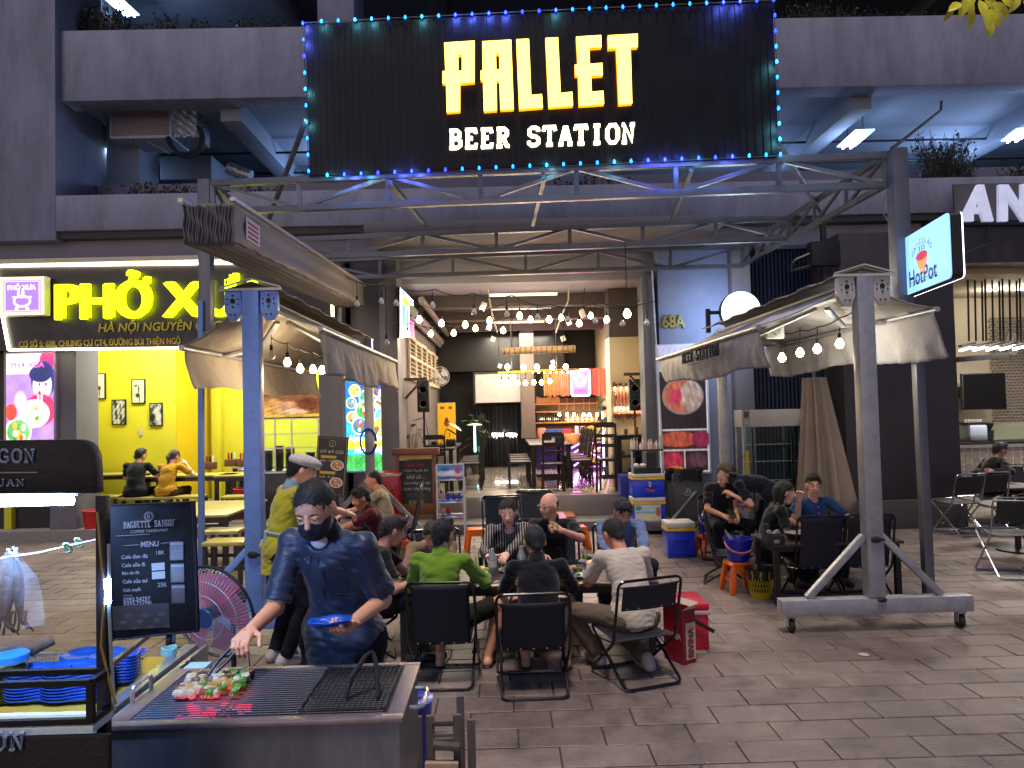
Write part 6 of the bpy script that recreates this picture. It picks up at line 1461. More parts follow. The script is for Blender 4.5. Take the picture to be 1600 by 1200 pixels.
# fridge of yellow fruit
fx0,fx1=WX(905,16.6),WX(942,16.6); z1_=P(925,638,16.6).z; T=thing('glass_cooler','glass fronted cooler with lit white edges and yellow fruit shelves','fridge',((fx0+fx1)/2,16.6,.48)); mfr=M('fridge_light','#e8f4ff',emit='#bfe0ff',es=2.5,var=0,bump=0)
for x in (fx1,): g=MB(); g.box(x-.035,x,16.58,16.6,.5,z1_); g.build('light_edge',mfr,T)
g=MB(); g.box(fx0,fx0+.03,16.58,16.6,.5,P(910,688,16.6).z); g.build('light_edge',mfr,T)
for k,py in enumerate((730,712,692,678)):
 z=P(920,py,16.6).z; g=MB(); g.box(fx0,fx1-.04,16.6,16.9,z-.02,z); g.build('shelf',m_black,T)
for k,py in enumerate((720,704,684,675)):
 c=P(924,py,16.65)
 for q in range(6): TT=thing('corn_bundle',('bottom','second lowest','third','top')[k]+' bundle of yellow produce in the glass cooler','produce',c,group='yellow produce in the glass cooler') if q == 0 else TT; g=MB(); g.tube([c+Vector((-.2,0,-.04+.02*q)),c+Vector((0,0,-.01+.025*q)),c+Vector((.2,0,-.03+.02*q))],[.015,.035,.015],7); g.build('corn_ear',M('corn_yellow','#b0a020',rough=.5,var=.3,vs=30),TT,smooth=True)
# crates/gifts on the bar
for i,(px,py,w,h,col,lb) in enumerate(((866,676,.35,.3,'#1c50a0','blue box on the bar counter'),(878,680,.3,.22,'#b08838','woven basket on the bar counter'),(886,673,.2,.3,'#b83058','pink gift bag on the bar counter'),(894,683,.4,.22,'#b8904a','wide woven tray on the bar counter'),(847,680,.2,.35,'#c07060','pink flower vase at the left bar end'),(902,668,.1,.4,'#b8c0c8','left stack of clear cups on the bar'),(911,668,.1,.4,'#a8b0b8','right stack of clear cups on the bar'),(926,668,.36,.3,'#4a1a12','brown framed picture beside the cups'))):
 c=P(px,692,17.45); g=MB()
 if 'basket' in lb or 'tray' in lb or 'vase' in lb or 'cups' in lb: g.lathe([(w*.32,0),(w*.5,h*.75),(w*.46,h),(w*.3,h*.9),(0,h*.9)],c,12)
 else: g.box(c.x-w/2,c.x+w/2,17.4,17.55,c.z,c.z+h); g.box(c.x-w/2-.01,c.x+w/2+.01,17.39,17.56,c.z+h+.001,c.z+h+.02)
 single(g.build(lb.split(' on ')[0].split(' at ')[0].split(' beside ')[0].replace(' ','_'),M('prop_'+col,col,rough=.5,var=.25,vs=20),smooth=True),lb,lb.split()[1] if 'of' not in lb.split()[1] else 'item')
# planks with lamps on the right wall
T=thing('plank_wall_lamp','wooden plank rack with rows of small warm lamps on the right restaurant wall','wall lamp',P(985,650,12.9)); 
for i in range(11):
 px=960+i*4.8; x=WX(px,12.95); o_=random.uniform(-.06,.06); g=MB(); g.box(x-.02,x+.02,12.93,12.965,P(px,654,12.95).z+o_,P(px,598,12.95).z+o_); g.build('plank',M('plank_red','#5a2c18',rough=.6,var=.3,vs=10,island=.2),T)
for py in (604,645): z=P(985,py,12.9).z; g=MB(); g.box(WX(957,12.9),WX(1011,12.9),12.90,12.928,z-.02,z+.02); g.build('crosspiece',M('plank_red'),T)
for i,(px,py) in enumerate([(961+i*9,607) for i in range(6)]+[(962+i*6.5,638) for i in range(7)]): bulb(P(px,py,12.87),1,T,r=.015,power=1.2)
for s,(px,py,d) in (('left',(662,620,12.6)),('right',(991,618,12.6))):
 p=P(px,py,d); T=thing('loudspeaker','tall black loudspeaker on a stand at the '+s+' of the restaurant entrance','speaker',(p.x,d,.48)); g=MB(); zz=.28
 g.box(p.x-.10,p.x+.10,d-.1,d+.1,p.z-.26,p.z+.28); g.build('cabinet',m_rub,T,bevel=.015)
 for q in (-.12,.12): g=MB(); g.lathe([(0,0),(.05,.0),(.075,.012),(.08,.0)],(p.x,d-.101,p.z+q),16,Matrix.Rotation(math.pi/2,3,'X')); g.build('driver',M('driver_grey','#28282a',rough=.5),T)
 g=MB(); g.tube([(p.x,d,p.z-.26),(p.x,d,.5)],.018,8); g.build('pole',m_rub,T)
 for a in (0,2.1,4.2): g=MB(); g.tube([(p.x,d,.8),(p.x+.3*math.cos(a),d+.3*math.sin(a),.5)],.012,6); g.build('leg',m_rub,T)
 g=MB(); b0=P(px-18 if s == 'left' else px+21,py-28 if s == 'left' else py-33,d); s_=1 if s == 'left' else -1
 k0=P(630,593,12.3) if s == 'left' else P(1012,584,12.2); k1=k0+Vector((s_*.40,0,0))
 T2=thing('wall_bracket','dark wooden bracket above the '+s+' loudspeaker','bracket',k0); g=MB(); g.bar(k0,k1,.05); g.build('arm',M('bracket_wood','#38261a',rough=.6),T2); g=MB(); g.bar(k0+Vector((s_*.03,0,-.32)),k0+Vector((s_*.3,0,-.03)),.04); g.build('brace',M('bracket_wood'),T2)
# yellow roll-up banner
x0,x1,z0,z1=RX(684,630,712,695,15.5); T=thing('rollup_banner','yellow roll up banner standing in the left of the restaurant','banner',((x0+x1)/2,15.5,.48)); picture('printed_sheet',x1-x0,z1-z0,face_y((x0+x1)/2,15.49,(z0+z1)/2),lambda u,v: paint(u,v,'#c8960c',[('r',(.15,.38,.86,.92),'#5a3a08'),('r',(.6,.83,.86,.92),'#5a3a08'),('e',(.5,.52,.16,.08,.2),'#8a2a10'),('e',(.5,.6,.08,.06,.2),'#3a1a08'),('r',(.62,.7,.18,.3),'#7a4a10')],2,8,.08),30,60,M('banner_yellow_print','#fff',attr='print',es=.25,var=0,bump=0),T)
g=MB(); g.box(x0,x1,15.495,15.51,.6,z1+.01); g.build('backing',m_plate,T); g=MB(); g.box(x0-.03,x1+.03,15.4,15.6,.482,.56); g.build('base',m_alu,T)
# tables and chairs of dark wood
m_dw=M('restaurant_dark_wood','#241c19',rough=.62,var=.3,vs=10,spec=.3)
def wchair(label,x,y,rz,h=.48,grp='dark wooden chairs inside the restaurant'):
 T=thing('wooden_chair',label,'chair',(0,0,0),group=grp)
 g=MB(); g.box(-.2,.2,-.2,.2,h-.035,h); g.build('seat',m_dw,T,bevel=.008)
 for sx in (-1,1):
  g=MB(); g.bar((sx*.18,.18,0),(sx*.17,.17,h-.036),.034); g.build('leg',m_dw,T); g=MB(); g.bar((sx*.18,-.2,0),(sx*.17,-.19,h-.036),.034); g.build('leg',m_dw,T)
  g=MB(); g.bar((sx*.17,-.19,h+.001),(sx*.17,-.27,h+.52),.034); g.build('back_post',m_dw,T)
 for z,t in ((.50,.08),(.34,.05),(.2,.05)): g=MB(); g.box(-.152,.152,-.2-.08*z/.52-.012,-.2-.08*z/.52+.012,h+z-t/2,h+z+t/2); g.build('back_rail',m_dw,T)
 g=MB(); g.box(-.16,.16,.165,.185,h*.4,h*.4+.03); g.box(-.16,.16,-.195,-.175,h*.4,h*.4+.03); g.build('stretcher',m_dw,T)
 T.location=(x,y,.48); T.rotation_euler=(0,0,rz); return T
def wtable(label,x,y,w,l,h):
 T=thing('wooden_table',label,'table',(x,y,.48)); g=MB(); g.box(x-w/2,x+w/2,y-l/2,y+l/2,.48+h-.04,.48+h); g.build('table_top',m_dw,T,bevel=.006)
 for sx in (-1,1):
  for sy in (-1,1): g=MB(); g.box(x+sx*(w/2-.06)-.035,x+sx*(w/2-.06)+.035,y+sy*(l/2-.06)-.035,y+sy*(l/2-.06)+.035,.482,.48+h-.041); g.build('leg',m_dw,T)
 g=MB(); g.box(x-w/2+.1,x+w/2-.1,y-l/2+.04,y-l/2+.07,.48+.2,.48+.25); g.build('foot_rail',m_dw,T); return T
tx=P(862,770,13.3).x; wtable('long dark wooden table in the middle of the restaurant',tx,14.5,.75,2.6,.78)
names=('nearest','second','third','farthest')
c0=wchair('nearest left hand chair at the long restaurant table',tx-.55,13.5,-math.pi/2)
for i in range(1,4): dup(c0,(tx-.55,13.5+.65*i,.48),-math.pi/2,names[i]+' left hand chair at the long restaurant table')
for i in range(4): dup(c0,(tx+.55,13.5+.65*i,.48),math.pi/2,names[i]+' right hand chair at the long restaurant table')
dup(c0,(tx-.0,12.85,.48),0.0,'dark chair at the near end of the long restaurant table')
tx2=P(700,760,13.5).x+.05; wtable('dark table along the left restaurant wall',tx2-.2,14.2,.6,2.2,.76)
for i in range(4): dup(c0,(tx2+.35,13.4+.6*i,.48),math.pi/2+.1,names[i]+' chair of the row right of the left wall table')
for i in range(3): dup(c0,(tx2-.2,12.9+.0*i,.48) if i == 0 else (tx2-.6,13.6+.7*i,.48),0 if i == 0 else -math.pi/2,('chair at the near end of the left wall table','middle chair against the left wall','rear chair against the left wall')[i])
hx=P(965,730,12.6).x; wtable('small high dark table at the right of the restaurant',hx+.2,12.6,.5,.5,.95); dup(c0,(hx-.15,12.6,.48),-.3,'dark chair beside the small high table',sc=(1,1,1.15))
for i,(px,py,d) in enumerate(((700,712,13.8),(870,706,14.0),(850,703,15.0))):
 for q in range(3): c=P(px+q*5,py,d); T=thing('table_caddy',('left','middle','right')[q]+' dark condiment caddy on the '+('left wall table','near half of the long table','far half of the long table')[i],'caddy',c,group='condiment caddies on the restaurant tables'); g=MB(); g.lathe([(.03,0),(.035,.09),(.02,.12),(0,.12)],(c.x,c.y,1.262),8); g.build('jar',m_rub,T); g=MB(); g.box(c.x-.05,c.x+.05,c.y-.04,c.y+.04,1.245 if i else 1.24,1.261); g.build('tray',m_dw,T)
# plants
def leafm(name,col): return M(name,col,rough=.4,var=.3,vs=8,bump=.1,spec=.5)
def plant(name,label,base,h,spread,n,L,col,pot=None,cat='plant',seed=1,droop=.5,big=False):
 T=thing(name,label,cat,base); r=random.Random(seed); b=Vector(base); lm=leafm('leaf_'+col,col)
 if pot: g=MB(); g.lathe([(pot*.7,0),(pot,pot*1.4),(pot*.85,pot*1.4),(pot*.8,pot*1.25),(0,pot*1.25)],b,16); g.build('pot',M('pot_dark','#3a3230',rough=.6),T,smooth=True); b=b+Vector((0,0,pot*1.25))
 st=MB(); leaves=[]
 for i in range(n):
  a=r.uniform(0,6.28); rr_=spread*r.uniform(.2,1); hh=h*r.uniform(.35,1); e=b+Vector((rr_*math.cos(a),rr_*math.sin(a),hh))
  st.tube([b,b.lerp(e,.5)+Vector((0,0,h*.12)),e],[.006,.005,.003],5)
  l_=L*r.uniform(.6,1.1); d=Vector((math.cos(a),math.sin(a),r.uniform(-droop,.3))).normalized(); s=d.cross(Vector((0,0,1))).normalized(); g=MB()
  m_=e+d*l_*.5-Vector((0,0,l_*.06)); t_=e+d*l_-Vector((0,0,l_*.22))
  w=l_*(.38 if big else .2)
  if big:
   prof=[(0,.1),(.15,.8),(.3,.55),(.38,1),(.5,.6),(.6,.95),(.7,.5),(.8,.65),(1,.02)]
  else: prof=[(0,.1),(.25,.8),(.5,1),(.75,.6),(1,.02)]
  vs=[]
  for t,k in prof:
   c_=e+(m_-e)*2*t*(1-t)+(t_-e)*t*t+d*0; vs += [c_-s*w*k+Vector((0,0,.15*w*k)),c_,c_+s*w*k+Vector((0,0,.15*w*k))]
  g._add(vs,[(3*q,3*q+1,3*q+4,3*q+3) for q in range(len(prof)-1)]+[(3*q+1,3*q+2,3*q+5,3*q+4) for q in range(len(prof)-1)]); g.build('leaf',lm,T,smooth=True)
 st.build('stems',M('stem_green','#2f3c1c',rough=.6),T); return T
q=P(642,700,12.6); plant('potted_plant','small bushy potted plant left of the broad leaved plant',(q.x,12.6,.48),1.0,.2,26,.14,'#1f3016',.12,seed=3)
q=P(684,690,12.9); plant('monstera_plant','broad leaved plant beside the yellow banner',(q.x-.1,12.9,.48),1.2,.4,12,.26,'#27431c',.13,seed=4,big=True)
q=P(752,700,16.5); plant('tall_plant','tall leafy plant left of the black curtain',(q.x-.1,16.5,.48),1.15,.25,26,.22,'#2c4a1e',.16,seed=5,big=True)
q=P(950,700,15.5); plant('tall_plant','narrow upright plant right of the glass cooler',(q.x,15.5,.48),1.5,.12,16,.3,'#24381a',.12,seed=6)
g=MB(); q=P(742,690,16.0); g.tube([(q.x,16,1.0),(q.x,16,P(742,662,16).z)],.02,8); T=single(g.build('light_wand',M('cyan_light','#c0ffff',emit='#90f0ff',es=4,var=0,bump=0,sample=False)),'thin upright pale cyan lamp beside the tall plant','lamp')
g=MB(); g.lathe([(.02,0),(.16,-.03),(.17,-.045),(0,-.01)],(q.x,16,P(742,661,16).z),14); o=g.build('lamp_shade',M('shade_pale','#a8c8a8',rough=.5),T)
# bench boards and low chairs on the step
x0,x1,z0,z1=RX(806,788,898,807,11.7); T=thing('wooden_duckboard','flat orange wooden slatted board lying on the entrance step','board',((x0+x1)/2,11.8,.15))
for i in range(9): y=11.5+i*.065; g=MB(); g.box(x0,x1,y,y+.05,.20,.225); g.build('slat',m_wo,T,bevel=.004)
for xx in (x0+.05,(x0+x1)/2,x1-.08): g=MB(); g.box(xx,xx+.04,11.5,12.06,.152,.199); g.build('bearer',m_wo,T)
# ================================================================== SHOPFRONT THINGS OUTSIDE
# chalkboard
x0,x1,z0,z1=RX(620,700,681,812,11.1); T=thing('chalkboard_stand','wooden framed chalkboard with handwritten beer offers by the entrance','chalkboard',((x0+x1)/2,11.1,z0)); mcf=M('chalk_frame_wood','#6a3f24',rough=.5,var=.3,vs=8)
for b in ((x0-.06,x1+.06,z1-.10,z1),): g=MB(); g.box(b[0],b[1],11.0,11.18,b[2],b[3]); g.build('header',mcf,T,bevel=.01)
g=MB(); g.box(x0+.05,x1-.05,11.06,11.08,z1-.165,z1-.105); g.build('lit_strip',M('ply_gold','#c09a48',rough=.5),T)
for a,b in ((x0,x0+.05),(x1-.05,x1)): g=MB(); g.box(a,b,11.05,11.14,0.01,z1-.102); g.build('side_rail',mcf,T,bevel=.006)
zb1,zb0=z1-.18,P(650,787,11.1).z; g=MB(); g.box(x0+.051,x1-.051,11.08,11.1,zb0,zb1); g.build('slate',M('slate_green','#2b302c',rough=.7,var=.25,vs=6),T)
g=MB(); g.box(x0+.051,x1-.051,11.05,11.14,zb0-.16,zb0-.002); g.build('bottom_rail',mcf,T,bevel=.006)
mch=M('chalk_white','#b9bab0',rough=.9,var=.2,vs=60,bump=0); mcr=M('chalk_red','#a83a3a',rough=.9,var=0,bump=0); mcg=M('chalk_lime','#a0b070',rough=.9,var=0,bump=0)
xm=(x0+x1)/2; bw=x1-x0-.14; zz=zb1-.06
for body,m_,w_,al in (('Pallet Beer',mcr,.62,'C'),('• Khô Tuyết ấm',mch,.85,'L'),('   khô cá ...',mch,.62,'L'),('• Chả nướng mỗi ngày',mch,.98,'L'),('• Sườn / thịt nướng',mch,.98,'L'),('Vịt nướng',M('chalk_violet','#6a5a74',rough=.9,var=0,bump=0),.6,'C'),('Kính mời',mcg,.5,'C')):
 text(body,m_,face_y(xm if al == 'C' else xm,11.075,zz),w=bw*w_,h=.062 if al == 'L' else .07,parent=T,shear=.25); zz -= .092
# snack rack
x0,x1,z0,z1=RX(683,727,725,815,10.9); T=thing('snack_rack','white wire snack rack with blue printed header next to the chalkboard','rack',((x0+x1)/2,10.9,.0)); mwr=M('rack_white','#c0c4c8',rough=.35,var=.05)
for x in (x0,x1):
 g=MB(); g.tube([(x,10.86,.0),(x,10.9,z1)],.012,8); g.build('side_post',mwr,T); g=MB(); g.tube([(x,11.2,.0),(x,11.2,z0+.75*(z1-z0))],.012,8); g.build('side_post',mwr,T)
g=MB(); g.box(x0,x1,10.87,10.885,z1-.16,z1+.02); hd=g.build('header',mwr,T,bevel=.005)
fsn=lambda u,v: paint(u,v,'#4a86c0',[('e',(.5,.2,.6,.3,.4),'#c8d8e8'),('e',(.8,.5,.12,.35,.3),'#c04860'),('e',(.3,.6,.2,.2,.3),'#2860a8')],4,12,.3)
picture('printed_header',x1-x0-.02,.16,face_y(xm*0+(x0+x1)/2,10.866,z1-.07),fsn,24,10,m_prd,T)
for k,py in enumerate((748,783,806)):
 z=P(705,py,10.9).z; g=MB(); g.box(x0+.01,x1-.01,10.9,11.2,z-.012,z-.002); g.build('shelf',mwr,T)
 picture('shelf_label',x1-x0-.02,.05,face_y((x0+x1)/2,10.885,z+.0),fsn,16,4,m_prd,T)
 for q in range(4 if k < 2 else 2):
  c=Vector((x0+.07+q*(x1-x0-.14)/3,11.02,z+.05)); cl_=random.choice(['#c8a088','#a83840','#c8b0a0','#28409a']); B1=thing('snack_bag',('top','middle','bottom')[k]+' shelf snack bag in the wire rack','snack bag',c,group=('top','middle','bottom')[k]+' shelf snack bags'); g=MB(); g.ball(c,(.06,.05,.045),10,6); g.build('packet',M('snack_'+cl_,cl_,rough=.35,var=.3,vs=30,bump=.5,bs=60),B1,smooth=True); g=MB(); g.obox(c+Vector((0,-.0,.047)),(.09,.01,.012)); g.build('seal',M('snack_'+cl_),B1)
# coolers
m_cb=M('cooler_blue','#1432b8',rough=.32,var=.06,coat=.2); m_cy=M('cooler_yellow','#c89a14',rough=.35,var=.06); m_cw=M('cooler_white','#b4b0a6',rough=.4,var=.08)
def cooler(label,x,y,z,w=.46,dp=.34,h=.36,logo=None,rz=0,body=m_cb):
 T=thing('cool_box',label,'cool box',(x,y,z)); g=MB(); g.box(x-w/2+.012,x+w/2-.012,y-dp/2+.012,y+dp/2-.012,z+.001,z+h*.74); g.build('box_body',body,T,bevel=.018)
 g=MB(); g.box(x-w/2,x+w/2,y-dp/2,y+dp/2,z+h*.745,z+h*.83); g.build('band',m_cy,T,bevel=.008); g=MB(); g.box(x-w/2+.004,x+w/2-.004,y-dp/2+.004,y+dp/2-.004,z+h*.835,z+h); g.build('lid',m_cw,T,bevel=.015)
 g=MB(); g.box(x-.10,x+.10,y-dp/2-.004,y-dp/2+.02,z+h*.12,z+h*.14); g.box(x-.10,x+.10,y-dp/2-.004,y-dp/2+.02,z+h*.5,z+h*.52); g.build('moulding',body,T)
 return T
cxx=P(1011,790,11.2).x
C1=cooler('lower blue cool box of the stack with a beach photo label on its front',cxx,11.2,.13,.50,.36,P(1011,778,11).z-.13); zt=P(1011,778,11).z
x0,x1,z0,z1=RX(992,789,1033,814,11.0)
picture('photo_label',x1-x0,z1-z0,face_y((x0+x1)/2,11.005,(z0+z1)/2),lambda u,v: paint(u,v,'#a8b8c0',[('r',(0,1,0,.45),'#c8c0a0'),('r',(0,1,.45,.6),'#6aa0a8'),('e',(.15,.8,.12,.15,.3),'#3a8070'),('e',(.9,.55,.1,.3,.3),'#a05a48'),('r',(.2,.75,.2,.24),'#606050')],3,20,.2),30,20,m_prd,C1)
C2=cooler('upper blue cool box of the stack with a tiger logo in orange',cxx,11.2,zt+.002,.50,.36,P(1011,741,11).z-zt)
m_or=M('print_orange','#c0502c',var=0,bump=0,rough=.5); zl=P(1011,765,11).z
text('Tiger',m_or,face_y(cxx+.02,11.005,zl-.02),w=.15,parent=C2,bold=.02,shear=.1)
g=MB(); g.tube([(cxx+.02+.02*math.cos(a),11.006,zl+.07+.03*math.sin(a)) for a in np.linspace(.5,5.5,14)],.006,5); g.tube([(cxx+.02,11.006,zl+.05),(cxx+.03,11.006,zl+.10),(cxx-.01,11.006,zl+.11)],.005,5); g.build('emblem',M('print_pale_orange','#c8a890',var=0,bump=0),C2)
q=G(1066,872); C3=cooler('blue cool box with white lid standing alone on the paving right of the table',q.x,q.y+.17,0,.37,.34,.44)
T=thing('pallet_trolley','small grey platform under the stacked blue cool boxes','trolley',(cxx,11.2,0)); g=MB(); g.box(cxx-.3,cxx+.3,10.98,11.42,.06,.125); g.build('platform',m_steeld,T)
for sx in (-1,1): g=MB(); g.lathe([(.03,-.015),(.03,.015)],(cxx+sx*.24,11.05,.03),12,Matrix.Rotation(math.pi/2,3,'Y')); g.build('wheel',m_rub,T)
zt2=P(1011,741,11).z; T=thing('condiment_tub','black tub of sauce bottles and bags on top of the stacked cool boxes','tub',(cxx,11.15,zt2)); g=MB(); g.box(cxx-.2,cxx+.2,11.05,11.3,zt2+.002,zt2+.09); g.build('tray',m_rub,T,bevel=.01)
g=MB(); g.box(cxx-.02,cxx+.13,11.03,11.05,zt2+.1,zt2+.32); g.build('black_cloth',m_rub,T)
g=MB(); g.box(cxx-.24,cxx+.24,11.06,11.3,zt2+.34,zt2+.36); g.build('shelf',m_rub,T); 
for sx in (-.23,.23): g=MB(); g.box(cxx+sx-.012,cxx+sx+.012,11.06,11.09,zt2,zt2+.34); g.build('upright',m_alu,T)
rr=random.Random(5)
for i in range(11):
 x=cxx-.21+i*.042; z=zt2+.362; h=rr.uniform(.1,.2); B1=thing('sauce_bottle','pale sauce bottle in the row above the stacked cool boxes','bottle',(x,11.15,z),group='sauce bottles above the stacked cool boxes'); g=MB(); g.lathe([(.018,0),(.02,h*.65),(.008,h*.8),(.007,h),(0,h)],(x,11.15+rr.uniform(-.04,.05),z),8); g.build('bottle_body',M('btl_'+['a','b','c'][i % 3],['#c8beb0','#b0a8a0','#a87868'][i % 3],rough=.4),B1,smooth=True)
for i in range(3): x=cxx-.16+i*.1; g=MB(); g.ball((x,11.1,zt2+.12),(.05,.04,.04),8,6); g.build('plastic_bag',M('bag_white','#b8b4b0',rough=.4,bump=.6,bs=40),T,smooth=True)
# blue crate behind, left of the stack
q=P(990,770,11.9); g=MB(); g.box(q.x-.22,q.x+.12,11.75,12.1,.15,P(990,742,11.8).z); single(g.build('blue_crate',M('crate_blue','#0c2080',rough=.4),bevel=.015),'dark blue crate half hidden left of the stacked cool boxes','crate')
q=P(970,730,12.3); T=thing('service_cart','cluttered black service cart behind the stacked cool boxes','cart',(q.x,12.5,.48))
for z in (.75,1.05,1.35): g=MB(); g.box(q.x-.1,q.x+.55,12.35,12.7,z,z+.025); g.build('shelf',m_rub,T)
for sx in (-.08,.53): g=MB(); g.bar((q.x+sx,12.37,.5),(q.x+sx,12.37,1.45),.025); g.build('post',m_rub,T)
for i in range(9): x=q.x+i*.06; g=MB(); h=rr.uniform(.08,.2); z=(.776,1.076,1.376)[i % 3]; g.box(x-.025,x+.03,12.4,12.5,z,z+h); g.build('pot' if i % 2 else 'tin',M(('pot_black','pot_dk','pot_br')[i % 3],('#181818','#3a3a3c','#4a2a1a')[i % 3],rough=.4),T,bevel=.006)
# bin
q0=P(1070,762,11.4); T=thing('wheelie_bin','grey litter bin with a biohazard symbol and black liner under the food poster','bin',(q0.x,11.4,.0)); zt_=P(1070,738,11.4).z
g=MB(); g.prism([(-.2,.15),(.2,.15),(.24,zt_),(-.24,zt_)],lambda u,v,t: (q0.x+u,11.2+t,v),0,.4); g.build('bin_body',M('bin_grey','#3b3d42',rough=.5,var=.1),T,bevel=.02)
g=MB(); 
def linf(u,v): a=u*6.283; r_=.27+.03*math.sin(a*5)*v; return (q0.x+r_*math.copysign(abs(math.cos(a))**.6,math.cos(a)),11.4+.23*math.copysign(abs(math.sin(a))**.6,math.sin(a)),zt_+.05-.16*v+.015*math.sin(a*7))
g.grid(linf,40,5); g.build('liner',M('liner_black','#0b0b0c',rough=.3,bump=.5,bs=30),T,smooth=True); g=MB(); g.grid(lambda u,v: (q0.x+.25*(u*2-1),11.4+.2*(v*2-1),zt_+.03+.03*math.sin(u*8)*math.sin(v*7)),16,12); g.build('bag_top',M('liner_black'),T,smooth=True)
m_bio=M('print_grey','#8a8c90',rough=.6,var=0,bump=0); zb=P(1070,770,11.2).z
g=MB()
for k in range(3):
 a0=math.pi/2+k*2.094; cx_,cz_=q0.x+.032*math.cos(a0),zb+.032*math.sin(a0); g.tube([(cx_+.028*math.cos(a0+b),11.19,cz_+.028*math.sin(a0+b)) for b in np.linspace(.5,5.8,12)] if 0 else [(cx_+.028*math.cos(a0+b),11.19,cz_+.028*math.sin(a0+b)) for b in np.linspace(-2.5,2.5,12)],.006,5)
g.tube([(q0.x+.022*math.cos(a),11.19,zb+.022*math.sin(a)) for a in np.linspace(0,6.1,14)],.004,5,closed=True); g.build('biohazard_symbol',m_bio,T)
# hotpot food poster on the wall
def f_hp(u,v):
 its=[('r',(0,1,.8,1),'#b4b4c8'),('r',(.03,.97,.34,.80),'#241c20',.2),('r',(.03,.97,.18,.33),'#3a1c20',.3),('r',(.03,.49,.01,.17),'#50181c',.3),('r',(.51,.97,.01,.17),'#2a161c',.3)]
 its += [('e',(.5,.6,.42,.145,.05),'#8a8078'),('e',(.5,.6,.39,.13,.05),'#b0604a',.4),('e',(.66,.6,.22,.12,.1),'#b09888',.5),('e',(.36,.6,.12,.06,.2),'#c03858',.3)]
 its += [('e',(.38,.26,.42,.06,.1),'#b05038',.5),('e',(.85,.26,.2,.065,.1),'#8a2848',.4),('e',(.26,.09,.2,.07,.4),'#b83048',.5),('e',(.3,.03,.15,.02,.4),'#b89030',.4),('e',(.74,.09,.2,.06,.4),'#5a3844',.6)]
 for yy in (.335,.175): its.append(('r',(0,1,yy,yy+.005),'#b8b0b0'))
 its.append(('r',(.495,.51,0,.175),'#d8d0d0')); return paint(u,v,'#d0ccd4',its,3,26,.25)
T,a0,a1,b0,b1=lightbox('food_poster','tall hotpot food poster with a white border on the blue lit wall',(1029,540,1106,738),11.82,f_hp,80,180,mat=M('hotpot_print','#fff',attr='print',es=.25,var=0,bump=0),frame='#c8c8cc')
c=((a0+a1)/2,b1-.14); g=MB(); g.tube([(c[0]+u*.12,11.812,c[1]+v*.05) for u,v in ((-1,.4),(0,.7),(1,.4),(.6,-.6),(-.6,-.6))],.008,5,closed=True); g.build('logo_mark',m_red,T)
text('HAICULAO HotPot',M('print_maroon','#48102c',var=0,bump=0),face_y(c[0],11.812,c[1]-.1),w=.5,parent=T)
g=MB(); g.bar(P(1018,410,11.7),P(1037,735,11.7),.02); single(g.build('wall_conduit',M('conduit_white','#c0bcc8',rough=.4)),'thin white conduit running up the wall left of the food poster','pipe')
# 68A number
T=thing('house_number','gold block house number 68A on the blue lit wall','sign',P(1052,513,11.85)); p=P(1053,502,11.85)
text('68A',M('brass_dull','#8a7838',rough=.4,metal=.4,var=.1),face_y(p.x,11.895,p.z),w=P(1071,502,11.85).x-P(1035,502,11.85).x,h=.22,extrude=.05,parent=T,bold=.03,name='numeral')
# round sign
p=P(1156,487,10.9); T=thing('round_sign','glowing round white lamp sign on a black arm','sign',p); R_s=.30
m_rs=M('round_face_lit','#e0f4ff',emit='#cfeeee',es=1.6,var=0,bump=0)
g=MB(); g.lathe([(0,.07),(R_s*.97,.07),(R_s*.99,.05),(R_s*.97,.045),(0,.045)],p,40,Matrix.Rotation(math.pi/2,3,'X')); g.build('lit_face',m_rs,T,smooth=True); g=MB(); g.lathe([(R_s,.06),(R_s,-.06),(0,-.06)],p,40,Matrix.Rotation(math.pi/2,3,'X')); g.build('rim',m_black,T,smooth=True)
text('BAGUETTE SAIGON',M('print_faint_teal','#90b8b0',emit='#a8d8c8',es=1.2,var=0,bump=0,sample=False),face_y(p.x+.02,p.y-.075,p.z),w=.28,parent=T)
q=P(1106,490,10.95); g=MB(); g.bar((q.x,10.95,P(1106,520,10.95).z),(q.x,10.95,P(1106,483,10.95).z),.06); g.bar((q.x+.031,10.95,p.z),(p.x-R_s-.002,10.95,p.z),.05); g.build('arm',m_black,T)
lightpt('AREA',p+Vector((0,-.12,0)),9,(.75,.92,1),.5,rot=(math.radians(-90),0,0),parent=T); lightpt('AREA',p+Vector((-.1,.2,0)),10,(.45,.62,1),.6,rot=(math.radians(90),0,0),parent=T)
# 'HotPot' projecting light box
A,B_=P(1405,418,7.25),P(1484,385,6.1); zT,zBt=P(1405,375,7.25).z,P(1410,463,7.25).z
zT2,zB2=P(1482,334,6.1).z,P(1485,437,6.1).z; zT,zBt=(zT+zT2)/2,(zBt+zB2)/2
HP=thing('light_box_sign','projecting pale blue light box sign with a red hotpot bowl and HotPot lettering','sign',((A.x+B_.x)/2,6.7,zBt))
U=Vector((B_.x-A.x,B_.y-A.y,0)); Lb=U.length; U.normalize(); Nn=Vector((U.y,-U.x,0)); Nn=Nn if Nn.x < 0 else -Nn
def hp(u,v,o=0.0): return Vector((A.x,A.y,zBt))+U*Lb*u+Vector((0,0,(zT-zBt)*v))+Nn*o
def rrect(o,r=.045,m=0.0):
 L_,H_=Lb,zT-zBt; pts=[]
 for (cx,cy,a0) in ((L_-r-m,H_-r-m,0),(r+m,H_-r-m,1),(r+m,r+m,2),(L_-r-m,r+m,3)):
  for k in range(5): a=(a0+k/4)*math.pi/2; pts.append(((cx+r*math.cos(a))/L_,(cy+r*math.sin(a))/H_))
 return pts
